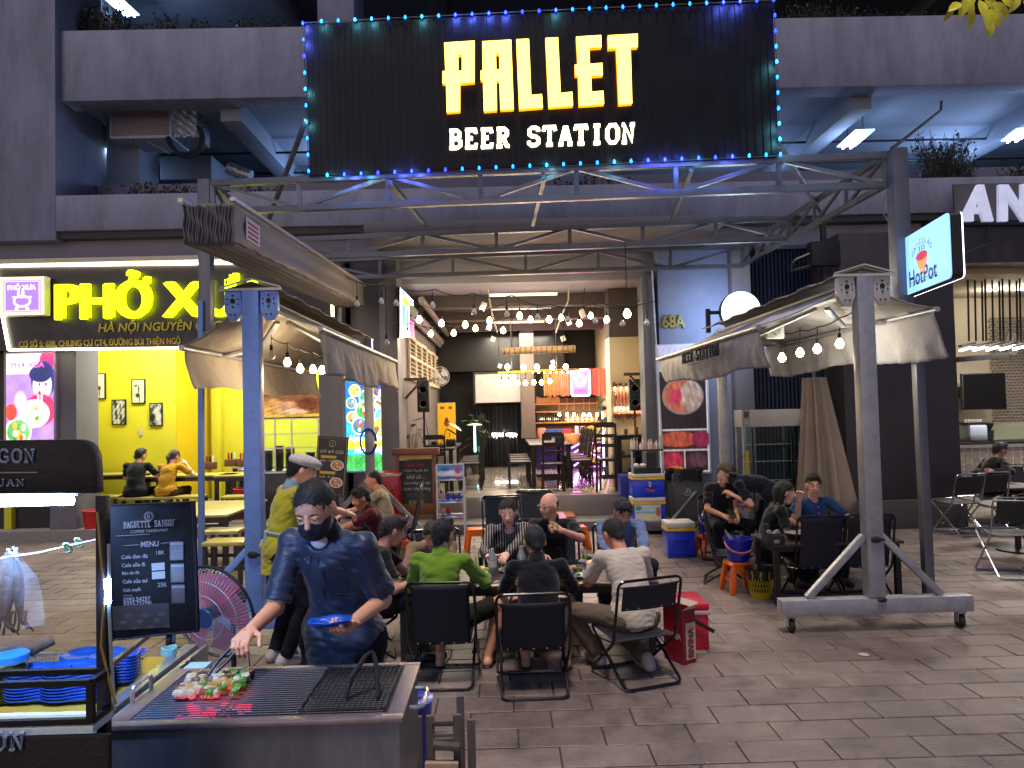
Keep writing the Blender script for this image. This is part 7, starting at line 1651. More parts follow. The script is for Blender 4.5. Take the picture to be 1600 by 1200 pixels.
g=MB(); g.prism(rrect(0),lambda u,v,t: hp(u,v,-t),.012,.10); g.build('case',m_black,HP)
g=MB(); g.prism(rrect(0,m=.003),lambda u,v,t: hp(u,v,-t),0,.011); g.build('lit_face',M('lightbox_blue','#a8d0ff',emit='#7cb4f4',es=.75,var=0,bump=0),HP)
g=MB(); g.prism(rrect(0),lambda u,v,t: hp(u,v,-t),.101,.110); g.build('rear_face',M('lightbox_rear','#e0f0ff',emit='#e8f4ff',es=2.5,var=0,bump=0),HP)
Mhp=Matrix.Translation(hp(.5,0,.003)) @ Matrix((U,Vector((0,0,1)),U.cross(Vector((0,0,1))))).transposed().to_4x4()
if (U.cross(Vector((0,0,1)))).dot(Nn) < 0: pass
H_=zT-zBt; m_hd=M('print_plum','#3a1830',rough=.6,var=0,bump=0)
def hq(x,y,o=.004): return hp(.5,0,o)+U*x+Vector((0,0,y))
sg_=1 if U.x < 0 else 1
def htext(b,x,y,w,h=None,rot=0,bold=0.0):
 X=U*1.0; M4=Matrix.Translation(hq(x,y)) @ Matrix((X,Vector((0,0,1)),X.cross(Vector((0,0,1))))).transposed().to_4x4() @ Matrix.Rotation(rot,4,'Z'); return text(b,m_hd,M4,w=w,h=h,parent=HP,bold=bold)
U_save=U
if U.y < 0 and U.x < .0: pass
htext('HotPot',0,H_*.24,Lb*.55,None,0,.015); htext('EAT CITY GARDEN IN THE CITY' if 0 else 'IT EAT GOOD IN THE CITY',0,H_*.13,Lb*.55,.018)
for i,ch in enumerate('HAICULAO'):
 a=math.radians(150-i*120/7); htext(ch,.19*math.cos(a)*1.25,H_*.5+.16*math.sin(a)*1.0,None,.05,(a-math.pi/2)*.8)
m_bw=M('print_bowl_orange','#d08a48',emit='#d08a48',es=.5,var=0,bump=0,sample=False); m_sp=M('print_crimson','#b8103c',emit='#b8103c',es=.5,var=0,bump=0,sample=False)
g=MB(); g.prism([(-.13,.0),(-.10,-.08),(-.05,-.12),(.05,-.12),(.10,-.08),(.13,.0)],lambda u,v,t: hq(u,H_*.54+v,.004+t),0,.0015); g.prism([(-.06,-.125),(.06,-.125),(.07,-.145),(-.07,-.145)],lambda u,v,t: hq(u,H_*.54+v,.004+t),0,.0015); g.build('bowl_print',m_bw,HP)
g=MB(); g.prism([(.13*math.cos(a),.04*math.sin(a)) for a in np.linspace(0,6.28,19)[:-1]],lambda u,v,t: hq(u,H_*.54+.004+v,.006+t),0,.0015); g.build('soup_print',m_sp,HP)
g=MB()
for x in (-.05,0,.05): g.tube([hq(x,H_*.54+.05),hq(x+.012,H_*.54+.075),hq(x-.006,H_*.54+.10)],.003,4)
g.build('steam_print',m_hd,HP)
g=MB(); g.bar(hq(-Lb*.27,H_*.175),hq(Lb*.27,H_*.175),.004); g.build('rule',m_hd,HP)
lightpt('AREA',hp(.5,.5,.15),9,(.55,.8,1),.6,rot=(0,math.radians(90),0),parent=HP)
# AN letters
T=thing('letter_sign','large white capital letters AN on the fascia at the right edge','sign',P(1550,348,11.25)); m_an=M('lit_pale_letter','#c8ccd8',emit='#b4bce0',es=.3,var=.25,vs=3,bump=0)
def cz(lst): return [(1380+a/7.27,290+b) for a,b in lst]
AN=[[[(1496,347),(1524,290),(1534,290),(1549,347),(1533,347),(1529,335),(1518,335),(1518,347)],[(1521,325),(1527,309),(1527,325)]],
      [[(1557,347),(1557,290),(1572,290),(1592,322),(1592,289),(1606,289),(1606,347),(1594,347),(1571,312),(1571,347)]],
      [[(1616,347),(1616,289),(1640,289),(1640,347)]]]
for lp in AN: curve_mesh(lp,'letter',lambda u,v,t: P(u,v,11.2)+Vector((0,-t,0)),m_an,T,.06)
g=MB(); g.bar(P(1485,350,11.24),P(1680,348,11.24),.05); g.build('mounting_rail',m_black,T)
g=MB(); a_,b_=P(1490,318,11.27),P(1680,318,11.27); g.box(a_.x,b_.x,11.25,11.29,P(1560,345,11.27).z,P(1560,287,11.27).z); g.build('backing_panel',M('fascia_grey','#4c484c',rough=.7),T)
w_,_=wire('loose_wire',[P(1546,349,11.2),P(1540,372,11.2),P(1552,378,11.2),P(1502,398,9)],.01,m_cable); single(w_,'loose black wire hanging below the AN letters','cable')
# cafe fittings
T=thing('baffle_ceiling_lamp','hanging cafe lamp rack of black rods and slanted white light tubes','lamp',P(1550,540,12.3))
for i in range(12): px=1512+i*9+(i % 3)*2; g=MB(); g.bar(P(px,430,12.3+.1*(i % 3)),P(px+2,533,12.3+.1*(i % 3)),.022); g.build('rod',m_black,T)
for i in range(6): g=MB(); g.bar(P(1500+i*21,548-i*.5,12.2),P(1524+i*21,541-i*.5,12.8),.03); g.build('light_tube',M('tube_white2','#fff',emit='#fff8f0',es=6,var=0,bump=0,sample=False),T); g=MB(); g.bar(P(1500+i*21,541,12.25),P(1522+i*21,536,12.8),.06,.03); g.build('baffle',m_black,T)
lightpt('AREA',(P(1560,545,12.5).x+.3,12.4,2.75),70,(1,.92,.82),1.6,sy=.6,parent=T)
g=MB(); g.bar(P(1496,562,12.3),P(1575,555,12.3),.09); single(g.build('dark_beam',m_black),'dark pipe below the hanging cafe lamps','pipe')
for px,py in ((1552,452),(1595,440)): p=P(px,py,13.4); g=MB(); g.lathe([(0,0),(.09,0),(.10,.02),(0,.03)],(p.x,13.4,3.87),16); single(g.build('downlight',M('tube_white')),'round recessed downlight in the cafe ceiling '+('left' if px < 1560 else 'right'),'ceiling light'); lightpt('POINT',(p.x,13.4,3.7),12,(1,.93,.8),.08)
x0,x1,z0,z1=RX(1503,583,1571,640,13.9); T=thing('television','flat black television on the cafe wall','television',((x0+x1)/2,13.9,z0)); g=MB(); g.box(x0,x1,13.88,13.95,z0,z1); g.build('case',m_black,T,bevel=.01); g=MB(); g.box(x0+.02,x1-.02,13.872,13.879,z0+.02,z1-.02); g.build('screen',M('tv_glass','#06070a',rough=.08,var=0,bump=0),T)
g=MB(); g.box((x0+x1)/2-.06,(x0+x1)/2+.06,13.951,14.58,(z0+z1)/2-.1,(z0+z1)/2+.1); g.build('wall_mount',m_black,T)
zc_=P(1550,694,12.9).z; xk0=xd1+.02; T=thing('tiled_counter','cafe counter faced with small beige tiles in white grout','counter',(xk0+1,12.9,0)); g=MB(); g.box(xk0,13.9,12.92,13.5,.06,zc_); g.build('counter_body',M('grout_white','#ddd6c8',rough=.7,var=.05),T)
tlm=M('wall_tile','#7d7264',rough=.35,var=.15,vs=10,island=.15); g=MB(); wt,ht=12.5*12.9/1155*1.03,7.2*12.9/1155*1.2
g.box(-wt/2+.009,wt/2-.009,-.01,0,-ht/2+.008,ht/2-.008); tme=g.mesh('tile'); tme.materials.append(tlm)
nz=int((zc_-.12)/ht)
for j in range(nz):
 for i in range(16):
  o=link_mesh('tile',tme,None); o.location=(xk0+.08+wt*(i+.5),12.918,zc_-.05-ht*(j+.5)); setp(o,T)
g=MB(); g.box(xk0-.02,13.95,12.86,13.55,zc_+.001,zc_+.04); g.build('counter_top',m_black,T)
g=MB(); g.box(xk0,13.9,12.95,12.96,zc_+.041,zc_+.3); g.build('glass_screen',m_glass,T); g=MB(); g.tube([P(1550,693,12.93),P(1550,672,12.93)],.03,8); g.build('glass_clamp',m_black,T)
q=P(1522,690,13.2); T=thing('coffee_machine','white and black coffee machine on the cafe counter','coffee machine',(q.x,13.2,zc_+.04)); g=MB(); g.box(q.x-.16,q.x+.16,13.05,13.4,zc_+.041,zc_+.34); g.build('machine_body',M('machine_violet','#a8a4c0',rough=.3),T,bevel=.04); g=MB(); g.box(q.x-.19,q.x+.2,13.06,13.38,zc_+.341,zc_+.38); g.build('cup_tray',m_black,T)
for i in range(6): g=MB(); g.lathe([(.02,0),(.03,.05),(.025,.05),(0,.02)],(q.x-.15+i*.055,13.2,zc_+.381),10); g.build('cup',m_plate,T)
g=MB(); g.lathe([(.02,0),(.09,.12),(.10,.16),(0,.16)],(q.x+.26,13.2,zc_+.2),14); g.lathe([(.06,0),(.06,.16)],(q.x+.26,13.2,zc_+.041),12); g.build('grinder',m_black,T,smooth=True)
# glass display cabinet, folded parasol
x0,x1,z0,z1=RX(1154,640,1248,806,10.8); T=thing('glass_cabinet','empty glass and steel shelf cabinet with a white header at the blue shutter','cabinet',((x0+x1)/2,10.8,.0)); zh=P(1200,666,10.8).z
g=MB(); g.box(x0,x1,10.6,10.95,zh,z1); g.build('header',M('header_white','#a8a6a0',rough=.5,var=.08),T,bevel=.008)
for x in (x0+.015,x0+.15,x1-.16,x1-.015):
 for y in (10.62,10.93): g=MB(); g.bar((x,y,.0 if x in (x0+.015,x1-.015) else z0),(x,y,zh),.02); g.build('post',m_alu,T)
for py in (693,719,748,770): z=P(1200,py,10.8).z; g=MB(); g.box(x0,x1,10.615,10.625,z-.006,z+.006); g.build('shelf_rail',m_alu,T); g=MB(); g.box(x0+.02,x1-.02,10.63,10.92,z-.004,z+.004); g.build('glass_shelf',m_glass,T)
g=MB(); g.box(x0+.025,x1-.025,10.606,10.61,z0,zh-.002); g.build('glass_pane',m_glass,T)
g=MB(); g.box(x0+.03,x0+.09,10.596,10.604,z0+.1,P(1160,703,10.8).z); g.build('yellow_strip',M('strip_yellow','#c0a018',rough=.5),T)
picture('side_label',.10,.24,face_y(x0+.07,10.597,zh+.13),lambda u,v: paint(u,v,'#8a8a80',[('r',(.1,.9,.5,.9),'#404438',.5),('r',(.1,.9,.1,.4),'#a0a090',.4)],4,30,.4),10,20,m_prd,T)
picture('red_label',.14,.34,face_y(x0-.03,10.58,P(1160,775,10.6).z),lambda u,v: paint(u,v,'#a03058',[('r',(.15,.85,.1,.25),'#d0b0b8'),('r',(.15,.85,.4,.55),'#d0b0b8'),('r',(.15,.85,.7,.85),'#d0b0b8')],4,30,.2),10,20,m_prd,T)
T=thing('folded_parasol','tall closed beige parasol leaning against the dark wall','parasol',P(1285,800,10.4)); pt_,pb_=P(1272,590,10.4),P(1288,800,10.4)
def par(u,v):
 a=u*6.283; r_=(.13+.22*v**1.1)*(1-.35*(v > .93)*(v-.93)/.07)*(1+.28*math.sin(a*9+v*2+.5*math.sin(a*3))); c=pt_.lerp(pb_,v); return (c.x+r_*math.cos(a)+.05*v,10.4+r_*.8*math.sin(a),c.z+.04*math.sin(a*9)*v)
g=MB(); g.grid(par,144,22); g.build('canopy_fabric',M('parasol_beige','#7a6b5e',rough=.85,var=.14,vs=3,bump=.2),T,smooth=True)
g=MB(); g.tube([pt_+Vector((0,0,.2)),(pb_.x,10.4,.03)],.024,8); g.build('pole',m_steeld,T); g=MB(); g.lathe([(.25,0),(.25,.05),(.05,.07),(0,.07)],(pb_.x,10.4,0),20); g.build('base',m_concd,T,smooth=True)
# black bracket on the wall
T=thing('steel_bracket','heavy black steel bracket on the dark wall above the right awning','bracket',P(1285,560,10.9)); g=MB(); g.bar(P(1285,345,10.85),P(1290,440,10.85),.07); g.bar(P(1290,400,10.8),P(1292,600,10.8),.12); g.build('mast',m_black,T,bevel=.005)
g=MB(); q=P(1285,385,10.8); g.box(q.x-.2,q.x+.22,10.7,10.9,q.z-.3,q.z+.06); g.build('clamp',m_black,T,bevel=.01)
g=MB(); g.tube(rounded([P(1272,395,10.8),P(1240,408,10.8),P(1235,425,10.8),P(1272,415,10.8)],.1,4),.03,6); g.build('arm',m_black,T)
# AC unit
T=thing('air_conditioner','grey air conditioner with ribbed grille, foil duct and black pipes in the parking deck','air conditioner',P(240,217,12.6)); x0,x1,z0,z1=RX(171,173,268,216,12.5)
g=MB(); g.box(x0,x1,12.5,13.2,z0,z1); g.build('case',M('ac_grey','#a9a9b8',rough=.5,var=.1),T,bevel=.01)
for i in range(13): z=z0+.06+i*(z1-z0-.1)/12; g=MB(); g.box(x0+.04,x1-.04,12.475,12.498,z-.008,z+.008); g.build('grille_slat',M('ac_rib','#8a808a',rough=.5),T)
a0=P(269,195,12.6); b0=P(310,197,12.6)
g=MB(); g.grid(lambda u,v: (a0.x+.01+(b0.x-a0.x)*u,12.52+.03*math.sin(u*17+v*9)*math.sin(v*13),z0+.02+(z1-z0-.03)*v+.01*math.sin(u*20)),24,20); g.box(a0.x+.02,b0.x,12.56,13.1,z0+.02,z1-.01); g.build('foil_duct',M('foil','#b0bac8',rough=.25,metal=.5,var=.3,vs=30,bump=1.0,bs=26),T)
g=MB(); pts=[P(262,214,12.5),P(270,232,12.5),P(285,245,12.5),P(303,245,12.5),P(316,232,12.5),P(318,212,12.5),P(312,200,12.5)]; g.tube(rounded(pts,.2,4),.035,8); g.tube(rounded([p+Vector((-.06,.05,.05)) for p in pts],.2,4),.03,8); g.build('black_pipe',m_rub,T,smooth=True)
g=MB(); g.bar(P(225,218,12.6),P(265,240,12.6),.03); g.bar(P(200,217,12.6),P(207,222,12.6),.05); g.build('bracket',m_steeld,T)
g=MB(); g.tube([P(357,262,14),P(375,270,14),P(392,276,14)],.12,12); single(g.build('foil_pipe',M('foil')),'short crumpled silver foil pipe above the left planter','pipe')
# parking deck lights
def plamp(a,b,d,label,w=.28):
 A,B_=P(*a,d),P(*b,d); zc=6.65 if a[1] > 60 else 10.2
 r1,r2=ray(*a),ray(*b); t1,t2=(zc-HCAM)/r1.z,(zc-HCAM)/r2.z; p1=Vector((r1.x*t1,r1.y*t1,zc)); p2=Vector((r2.x*t2,r2.y*t2,zc)); m_=(p1+p2)/2; L=max(.5,(p2-p1).length)
 T=thing('parking_light',label,'ceiling light',m_,group='tube lights of the parking deck'); dr=(p2-p1).normalized(); ang=math.atan2(dr.y,dr.x); Rm=Matrix.Rotation(ang,3,'Z')
 g=MB(); g.obox(m_+Vector((0,0,.04)),(L,.34,.02),Rm); g.build('reflector',M('reflector_white','#c8d8f0',rough=.4,emit='#a8d0ff',es=1.2,var=0,bump=0,sample=False),T)
 for s in (-1,1): g=MB(); g.obox(m_+Rm @ Vector((0,s*.07,0)),(L*.95,.03,.03),Rm); g.build('tube',M('tube_parking','#fff',emit='#d4ecff',es=14,var=0,bump=0,sample=False),T)
 for s in (-1,1): g=MB(); q=m_+Rm @ Vector((s*L*.4,0,.05)); g.tube([q,(q.x,q.y,7.11 if zc < 8 else 10.74)],.008,5); g.build('hanger',m_black,T)
 lightpt('AREA',m_+Vector((0,0,-.06)),PARKW,(.45,.62,1),L,sy=.3,parent=T); lightpt('POINT',m_+Vector((0,0,-.15)),PARKW*1.2,(.45,.62,1),.15,parent=T)
PARKW=24
plamp((175,236),(203,262),14,'tube light under the parking deck below the air conditioner'); plamp((1352,206),(1322,232),14,'middle tube light of the right parking bay'); plamp((1605,203),(1580,222),14,'tube light at the right picture edge in the parking deck')
plamp((176,0),(206,27),14,'upper left tube light at the top picture edge')
for x,y,z in ((-1.5,15,6.6),(3.0,16,6.6)): plamp_=lightpt('AREA',(x,y,z),22,(.45,.62,1),1.2,sy=.4)
for x,y,e in ((-7.0,13.5,60),(-3,14.5,50),(1,15,34),(5,15,30),(9,14.5,30)): lightpt('POINT',(x,y,6.4),e,(.42,.6,1),.2)
g=MB(); g.tube([P(1394,232,7.3),P(1470,172,11),P(1471,158,11)],.02,6); single(g.build('roof_cable',m_cable),'black cable rising from the frame to the parking ceiling','cable')
# planter greenery
def bush(label,x0,x1,y,z,n,h,seed,name='planter_shrub',col='#1d2618',hang=0):
 r=random.Random(seed); T=thing(name,label,'shrub',((x0+x1)/2,y,z),group='scrubby plants on the planter ledges'); st=MB(); lf=MB()
 for _ in range(n):
  x=r.uniform(x0,x1); hh=h*r.uniform(.3,1)*(1-.5*abs((x-x0)/(x1-x0)-.35)); a=r.uniform(-.4,.4); yy=y+r.uniform(-.15,.15); dn=hang and r.random() < hang
  e=Vector((x+a*hh,yy-(.25 if dn else 0),z+(hh if not dn else -hh*.8))); b=Vector((x,yy,z)); st.tube([b,b.lerp(e,.6)+Vector((0,-.05 if dn else 0,.05)),e],[.006,.005,.003],4)
  for k in range(9):
   t=r.uniform(.25,1); c=b.lerp(e,t)+Vector((r.uniform(-.06,.06),r.uniform(-.06,.06),r.uniform(-.03,.05))); d=Vector((r.uniform(-1,1),r.uniform(-1,.3),r.uniform(-.5,1))).normalized()*r.uniform(.025,.06); s=d.cross(Vector((0,1,.3))).normalized()*d.length*.4
   lf._add([c,c+d*.5+s,c+d,c+d*.5-s],[(0,1,2,3)])
 st.build('stems',M('twig_brown','#2c241e',rough=.8),T); o=lf.build('foliage',M('scrub_leaf',col,rough=.6,var=.3,vs=4,island=.4),T); o['kind']='stuff'; return T
Yp=12.3; X_=lambda px,y: P(px,y,Yp).x
bush('dense scrub at the left end of the upper left planter',X_(112,60),X_(220,60),Yp,8.03,240,.95,1,hang=.05); bush('sparse dry scrub in the middle of the upper left planter',X_(220,55),X_(330,55),Yp,8.03,90,.7,2); bush('scrub at the right end of the upper left planter near the sign',X_(330,50),X_(478,45),Yp,8.03,150,.6,3)
bush('low plants trailing over the lower left ledge',X_(115,310),X_(215,310),12.1,5.21,90,.5,4,hang=.15); bush('taller weeds on the lower left ledge before the steel post',X_(215,300),X_(318,300),12.1,5.21,200,.6,5,hang=.22)
bush('plants on the ledge between the steel frame posts',X_(340,300),X_(470,290),12.1,5.21,130,.5,6); bush('scrub seen below the sign on the central ledge',X_(870,290),X_(1020,285),12.2,5.21,120,.6,7)
bush('dark scrub on the upper right planter',X_(1225,25),X_(1340,20),Yp,8.03,200,.7,8); bush('thin scrub on the upper planter left of the yellow leaves',X_(1340,25),X_(1500,20),Yp,8.03,160,.55,9)
bush('small tree like shrub on the right ledge',X_(1440,280),X_(1500,275),12.1,5.21,260,1.25,10); bush('low weeds left of the small shrub on the right ledge',X_(1405,285),X_(1445,285),12.1,5.21,50,.4,12); bush('dark shrub behind the AN letters',X_(1560,290),X_(1640,280),12.1,5.21,120,.7,11)
# hanging leaves top right
T=thing('tree_branch','yellow green leaves of an overhanging branch at the top right corner','branch',P(1540,-20,3.4)); lm=M('leaf_yellow_green','#c4c02c',rough=.4,var=.3,vs=20,bump=.1)
g=MB(); g.tube([P(1590,-60,3.3),P(1545,-10,3.4),P(1540,20,3.4)],[.012,.008,.003],6); g.build('twig',M('twig_brown'),T); rr=random.Random(8)
for (px,py,dx,dy,L) in ((1490,10,-8,12,.07),(1500,4,-16,12,.08),(1506,-4,8,20,.09),(1516,8,-2,26,.10),(1530,0,5,22,.09),(1538,12,4,36,.11),(1545,14,12,22,.09),(1550,4,20,22,.10),(1524,-8,-20,18,.1),(1562,-6,14,14,.08),(1592,-4,-8,12,.07),(1598,2,8,10,.07),(1510,0,-10,22,.08),(1547,30,-3,22,.09),(1535,-10,12,18,.1)):
 d0=3.4+rr.uniform(-.1,.1); a=P(px,py,d0); b=P(px+dx,py+dy,d0+rr.uniform(-.03,.03)); dv=(b-a).normalized()*L*1.1; s=dv.cross(Vector((rr.uniform(-.4,.4),1,rr.uniform(-.3,.3)))).normalized()*L*.28
 g=MB(); vs=[]
 for t,k in ((0,.05),(.2,.7),(.45,1),(.75,.75),(1,.03)): c=a+dv*t+Vector((0,-.01*math.sin(t*3),0)); vs += [c-s*k+Vector((0,-.006*k,0)),c,c+s*k+Vector((0,-.006*k,0))]
 g._add(vs,[(3*q,3*q+1,3*q+4,3*q+3) for q in range(4)]+[(3*q+1,3*q+2,3*q+5,3*q+4) for q in range(4)]); g.build('leaf',lm,T,smooth=True)
# red round cooler by the chalkboard, grey duct base
q=P(600,770,10.9); g=MB(); g.box(q.x-.2,q.x+.24,10.8,11.2,.1,P(600,737,10.9).z); T=single(g.build('red_cool_box',M('red_gloss','#b00f18',rough=.3,coat=.3),bevel=.05),'red drinks box behind the man in the cream shirt','cool box'); g=MB(); g.box(q.x-.205,q.x+.245,10.79,11.21,P(600,737,10.9).z-.06,P(600,737,10.9).z-.03); g.build('white_band',m_plate,T)
q=G(1350,1023,.003); g=MB(); g.lathe([(0,0),(.035,0),(.038,.003),(0,.004)],q,20); single(g.build('paving_stud',M('stud_pale','#a8a09a',rough=.4),smooth=True),'small round pale metal stud set in the paving in front of the right stand','stud')
# ================================================================== TERRACE FURNITURE
m_ch=M('chair_tube_black','#0d0e12',rough=.25,metal=.3,var=.05,bump=0,coat=.4); m_cf=M('chair_sling_navy','#10131f',rough=.6,var=.15,vs=6,bump=.25,bs=240)
m_chr=M('chair_chrome','#a8a8ac',rough=.2,metal=.9,var=.05,bump=0); m_riv=M('rivet_pale','#b0b4bc',rough=.3,metal=.6,var=0,bump=0)
def sling_chair(label,w=.47,h=.70,seat=.31,tube=m_ch,sling=m_cf,panel=(.33,.69),grp='folding sling chairs',lean=.10,gap=.035):
 T=thing('folding_chair',label,'chair',(0,0,0),group=grp); x=w/2; r=.0105
 g=MB(); g.tube(rounded([(-x,.22,.012),(-x,-.16,seat-.01),(-x,-.16-lean,h),(x,-.16-lean,h),(x,-.16,seat-.01),(x,.22,.012)],.055,5,True),r,8,closed=True); g.build('back_frame',tube,T,smooth=True)
 xi=x-.026
 g=MB(); g.tube(rounded([(-xi,.24,seat+.02),(-xi,-.27,.012),(xi,-.27,.012),(xi,.24,seat+.02)],.055,5,True),r,8,closed=True); g.build('seat_frame',tube,T,smooth=True)
 def yb(z): return -.16-lean*(z-seat+.01)/(h-seat+.01)
 z0,z1=panel
 def f(u,v): z=z0+(z1-z0)*v; return ((u-.5)*2*(x-gap*(.2+.8*(v < .93))),yb(z)-.022*math.sin(math.pi*u)-.004,z)
 g=MB(); g.grid(f,12,12); o=g.build('back_sling',sling,T,smooth=True); sd=o.modifiers.new('thick','SOLIDIFY'); sd.thickness=.006
 def fs(u,v): return ((u-.5)*2*(xi-.012),-.15+.37*v,seat-.006+.02*v-.025*math.sin(math.pi*u)*math.sin(math.pi*v))
 g=MB(); g.grid(fs,10,8); o=g.build('seat_sling',sling,T,smooth=True); sd=o.modifiers.new('thick','SOLIDIFY'); sd.thickness=.006
 for sx in (-1,1): g=MB(); g.tube([(sx*(x-.045),.02,.172),(sx*(x+.013),.02,.172)],.012,8); g.tube([(sx*(x-.03),.11,seat-.05),(sx*(x-.03),-.15,seat-.02)],.006,6); g.build('hinge',tube,T)
 for i in range(5): g=MB(); xx=(i-2)*x*.36; g.ball((xx,yb(z0)-.03,z0+.012),(.006,.004,.005),6,4); g.build('rivet',m_riv,T)
 return T
GD=lambda px,py: G(px,py)
def put(T,x,y,rz,label=None,new=True,z=0):
 if new: return dup(T,(x,y,z),rz,label)
 T.location=(x,y,z); T.rotation_euler=(0,0,rz); return T
q1,q2,q3=G(692,1081),G(836,1095),G(1002,1076)
chA=put(sling_chair('tall backed navy folding chair the man in the green shirt sits on',h=.735,panel=(.29,.72)),q1.x,q1.y+.27,-.03,new=False)
chB=put(sling_chair('navy folding chair the man in the dark jacket sits on',h=.69,w=.49,panel=(.30,.63)),q2.x,q2.y+.27,.02,new=False)
chC=put(sling_chair('black folding chair the man in the white t-shirt sits on',h=.735,w=.49,panel=(.53,.70)),q3.x,q3.y+.25,.34,new=False)
m_tt=M('low_table_wood','#3a2a20',rough=.4,var=.25,vs=9,coat=.3)
def low_table(label,x0,x1,y0,y1,h):
 T=thing('low_table',label,'table',((x0+x1)/2,(y0+y1)/2,0)); n=6
 for i in range(n): a=y0+(y1-y0)*i/n; g=MB(); g.box(x0,x1,a+.002,a+(y1-y0)/n-.002,h-.025,h); g.build('plank',m_tt,T,bevel=.003)
 g=MB(); g.box(x0+.03,x1-.03,y0+.03,y0+.06,h-.08,h-.026); g.box(x0+.03,x1-.03,y1-.06,y1-.03,h-.08,h-.026); g.box(x0+.03,x0+.06,y0+.061,y1-.061,h-.08,h-.026); g.box(x1-.06,x1-.03,y0+.061,y1-.061,h-.08,h-.026); g.build('apron',m_black,T)
 for sx in (x0+.05,x1-.05):
  for sy in (y0+.05,y1-.05): g=MB(); g.box(sx-.025,sx+.025,sy-.025,sy+.025,0,h-.081); g.build('leg',m_black,T)
 return T
low_table('long low dark wooden beer table with seven people around it, left half',-.86,.14,5.72,6.42,.56); low_table('right half of the low dark beer table before the blue shirted man',.16,1.16,5.72,6.42,.56)
low_table('low wooden table of the group of four at the right',2.5,3.75,6.98,7.6,.58)
for i,(px,py,rz,lb,sc_) in enumerate(((1290,948,.02,'tall backed black chair left of the right stand post, back to the camera',(1.0,1,1.14)),(1367,946,-.02,'tall backed black chair right of the right stand post, back to the camera',(1.0,1,1.14)))):
 q=G(px,py); c=dup(chA,(q.x,q.y+.27,0),rz,lb,sc=sc_)
FACE=math.pi
dup(chA,(.03,7.05,0),FACE+.05,'black folding chair of the woman in the striped blouse'); dup(chA,(.47,7.2,0),FACE-.05,'black folding chair of the bald man'); dup(chA,(1.1,7.2,0),FACE,'black folding chair of the man in the blue shirt'); dup(chA,(-.68,7.15,0),FACE+.1,'black folding chair behind the man in the green shirt, its arms showing')
dup(chA,(-1.14,5.95,0),-math.pi/2+.2,'black folding chair at the left end of the beer table'); dup(chA,(3.38,8.2,0),FACE,'black chair of the man in the blue henley'); dup(chA,(2.40,8.0,0),-math.pi/2-.3,'black chair with its sling back beside the girl in the black top')
dup(chA,(2.66,9.25,0),FACE-.2,'black chair of the man in the cap')
q=P(775,800,8.4); dup(chA,(q.x+.1,8.6,0),FACE+.15,'empty black chair behind the striped blouse woman',sc=(1,1,1.2)); q=P(835,790,9); dup(chA,(q.x+.0,9.4,0),FACE-.1,'empty black chair behind the bald man',sc=(1,1,1.15)); dup(chA,(-1.42,8.55,0),math.pi/2+.2,'black folding chair of the man in the maroon shirt'); dup(chA,(P(628,800,9.9).x,9.95,0),math.pi/2,'black chair at the back of the man in the cream t-shirt',sc=(1,1,1.25))
low_table('low table at the left behind the chef, mostly hidden',-2.7,-1.95,8.2,9.9,.5)
low_table('low pale topped table behind the bald man',P(795,790,9.6).x,P(860,790,9.6).x+.2,9.5,10.1,.5)
# cafe chairs
chS=sling_chair('chrome framed black cafe chair, left one of the pair by the dark wall',w=.5,h=.86,seat=.45,tube=m_chr,sling=M('cafe_sling','#17171a',rough=.6),panel=(.58,.83),grp='chrome framed cafe chairs'); q=G(1518,840); put(chS,q.x,q.y+.3,.25,new=False)
q=G(1562,836); put(chS,q.x,q.y+.35,.1,'chrome framed black cafe chair, right one of the pair by the dark wall'); q=G(1598,905); put(chS,q.x,q.y+.2,-.15,'nearest chrome framed cafe chair at the right picture edge'); put(chS,P(1600,760,11).x+.1,11.2,FACE,'cafe chair behind the round tables at the right edge')
for i,(px,py,d,lb) in enumerate(((1588,787,9.2,'round dark cafe table in front of the chrome chairs'),(1572,757,10.9,'round cafe table the dark haired youth leans on'))):
 q=P(px,py,d); h=q.z; T=thing('round_table',lb,'table',(q.x,d,0)); g=MB(); g.lathe([(0,h-.03),(.40,h-.03),(.41,h-.015),(.40,h),(0,h)],(q.x,d,0),36); g.build('table_top',M('table_taupe','#4d4340',rough=.4,var=.15),T,smooth=True); g=MB(); g.tube([(q.x,d,.03),(q.x,d,h-.03)],.035,10); g.build('column',m_black,T,smooth=True); g=MB(); g.lathe([(.24,.0),(.24,.02),(.04,.04),(0,.04)],(q.x,d,0),24); g.build('base',m_black,T,smooth=True)
# stools, buckets, baskets
m_os=M('stool_orange','#d05a10',rough=.35,var=.08,coat=.1); m_bk=M('bucket_blue','#0c1ca8',rough=.3,var=.06,coat=.2); m_bkt=M('basket_yellow','#a89410',rough=.45,var=.12); m_hdl=M('bucket_handle','#c8785a',rough=.4,var=0)
def pstool(label,x,y,h=.29,w=.26):
 T=thing('plastic_stool',label,'stool',(0,0,0),group='orange plastic stools'); g=MB(); g.prism([(-w/2,h-.03),(w/2,h-.03),(w/2-.02,h),(-w/2+.02,h)],lambda u,v,t: (u,t,v),-w/2+.01,w/2-.01); g.build('seat',m_os,T,bevel=.008)
 for sx in (-1,1):
  for sy in (-1,1): g=MB(); g.bar((sx*(w/2-.035),sy*(w/2-.035),h-.031),(sx*(w/2+.005),sy*(w/2+.005),0),.05,.05); g.build('leg',m_os,T,bevel=.008)
 g=MB()
 for sx in (-1,1): g.bar((sx*(w/2-.02),-w/2,h*.42),(sx*(w/2-.02),w/2,h*.42),.018,.035); g.bar((-w/2+.03,sx*(w/2-.01),h-.06),(w/2-.03,sx*(w/2-.01),h-.06),.012,.055)
 g.build('rail',m_os,T); T.location=(x,y,0); T.rotation_euler=(0,0,.12); return T
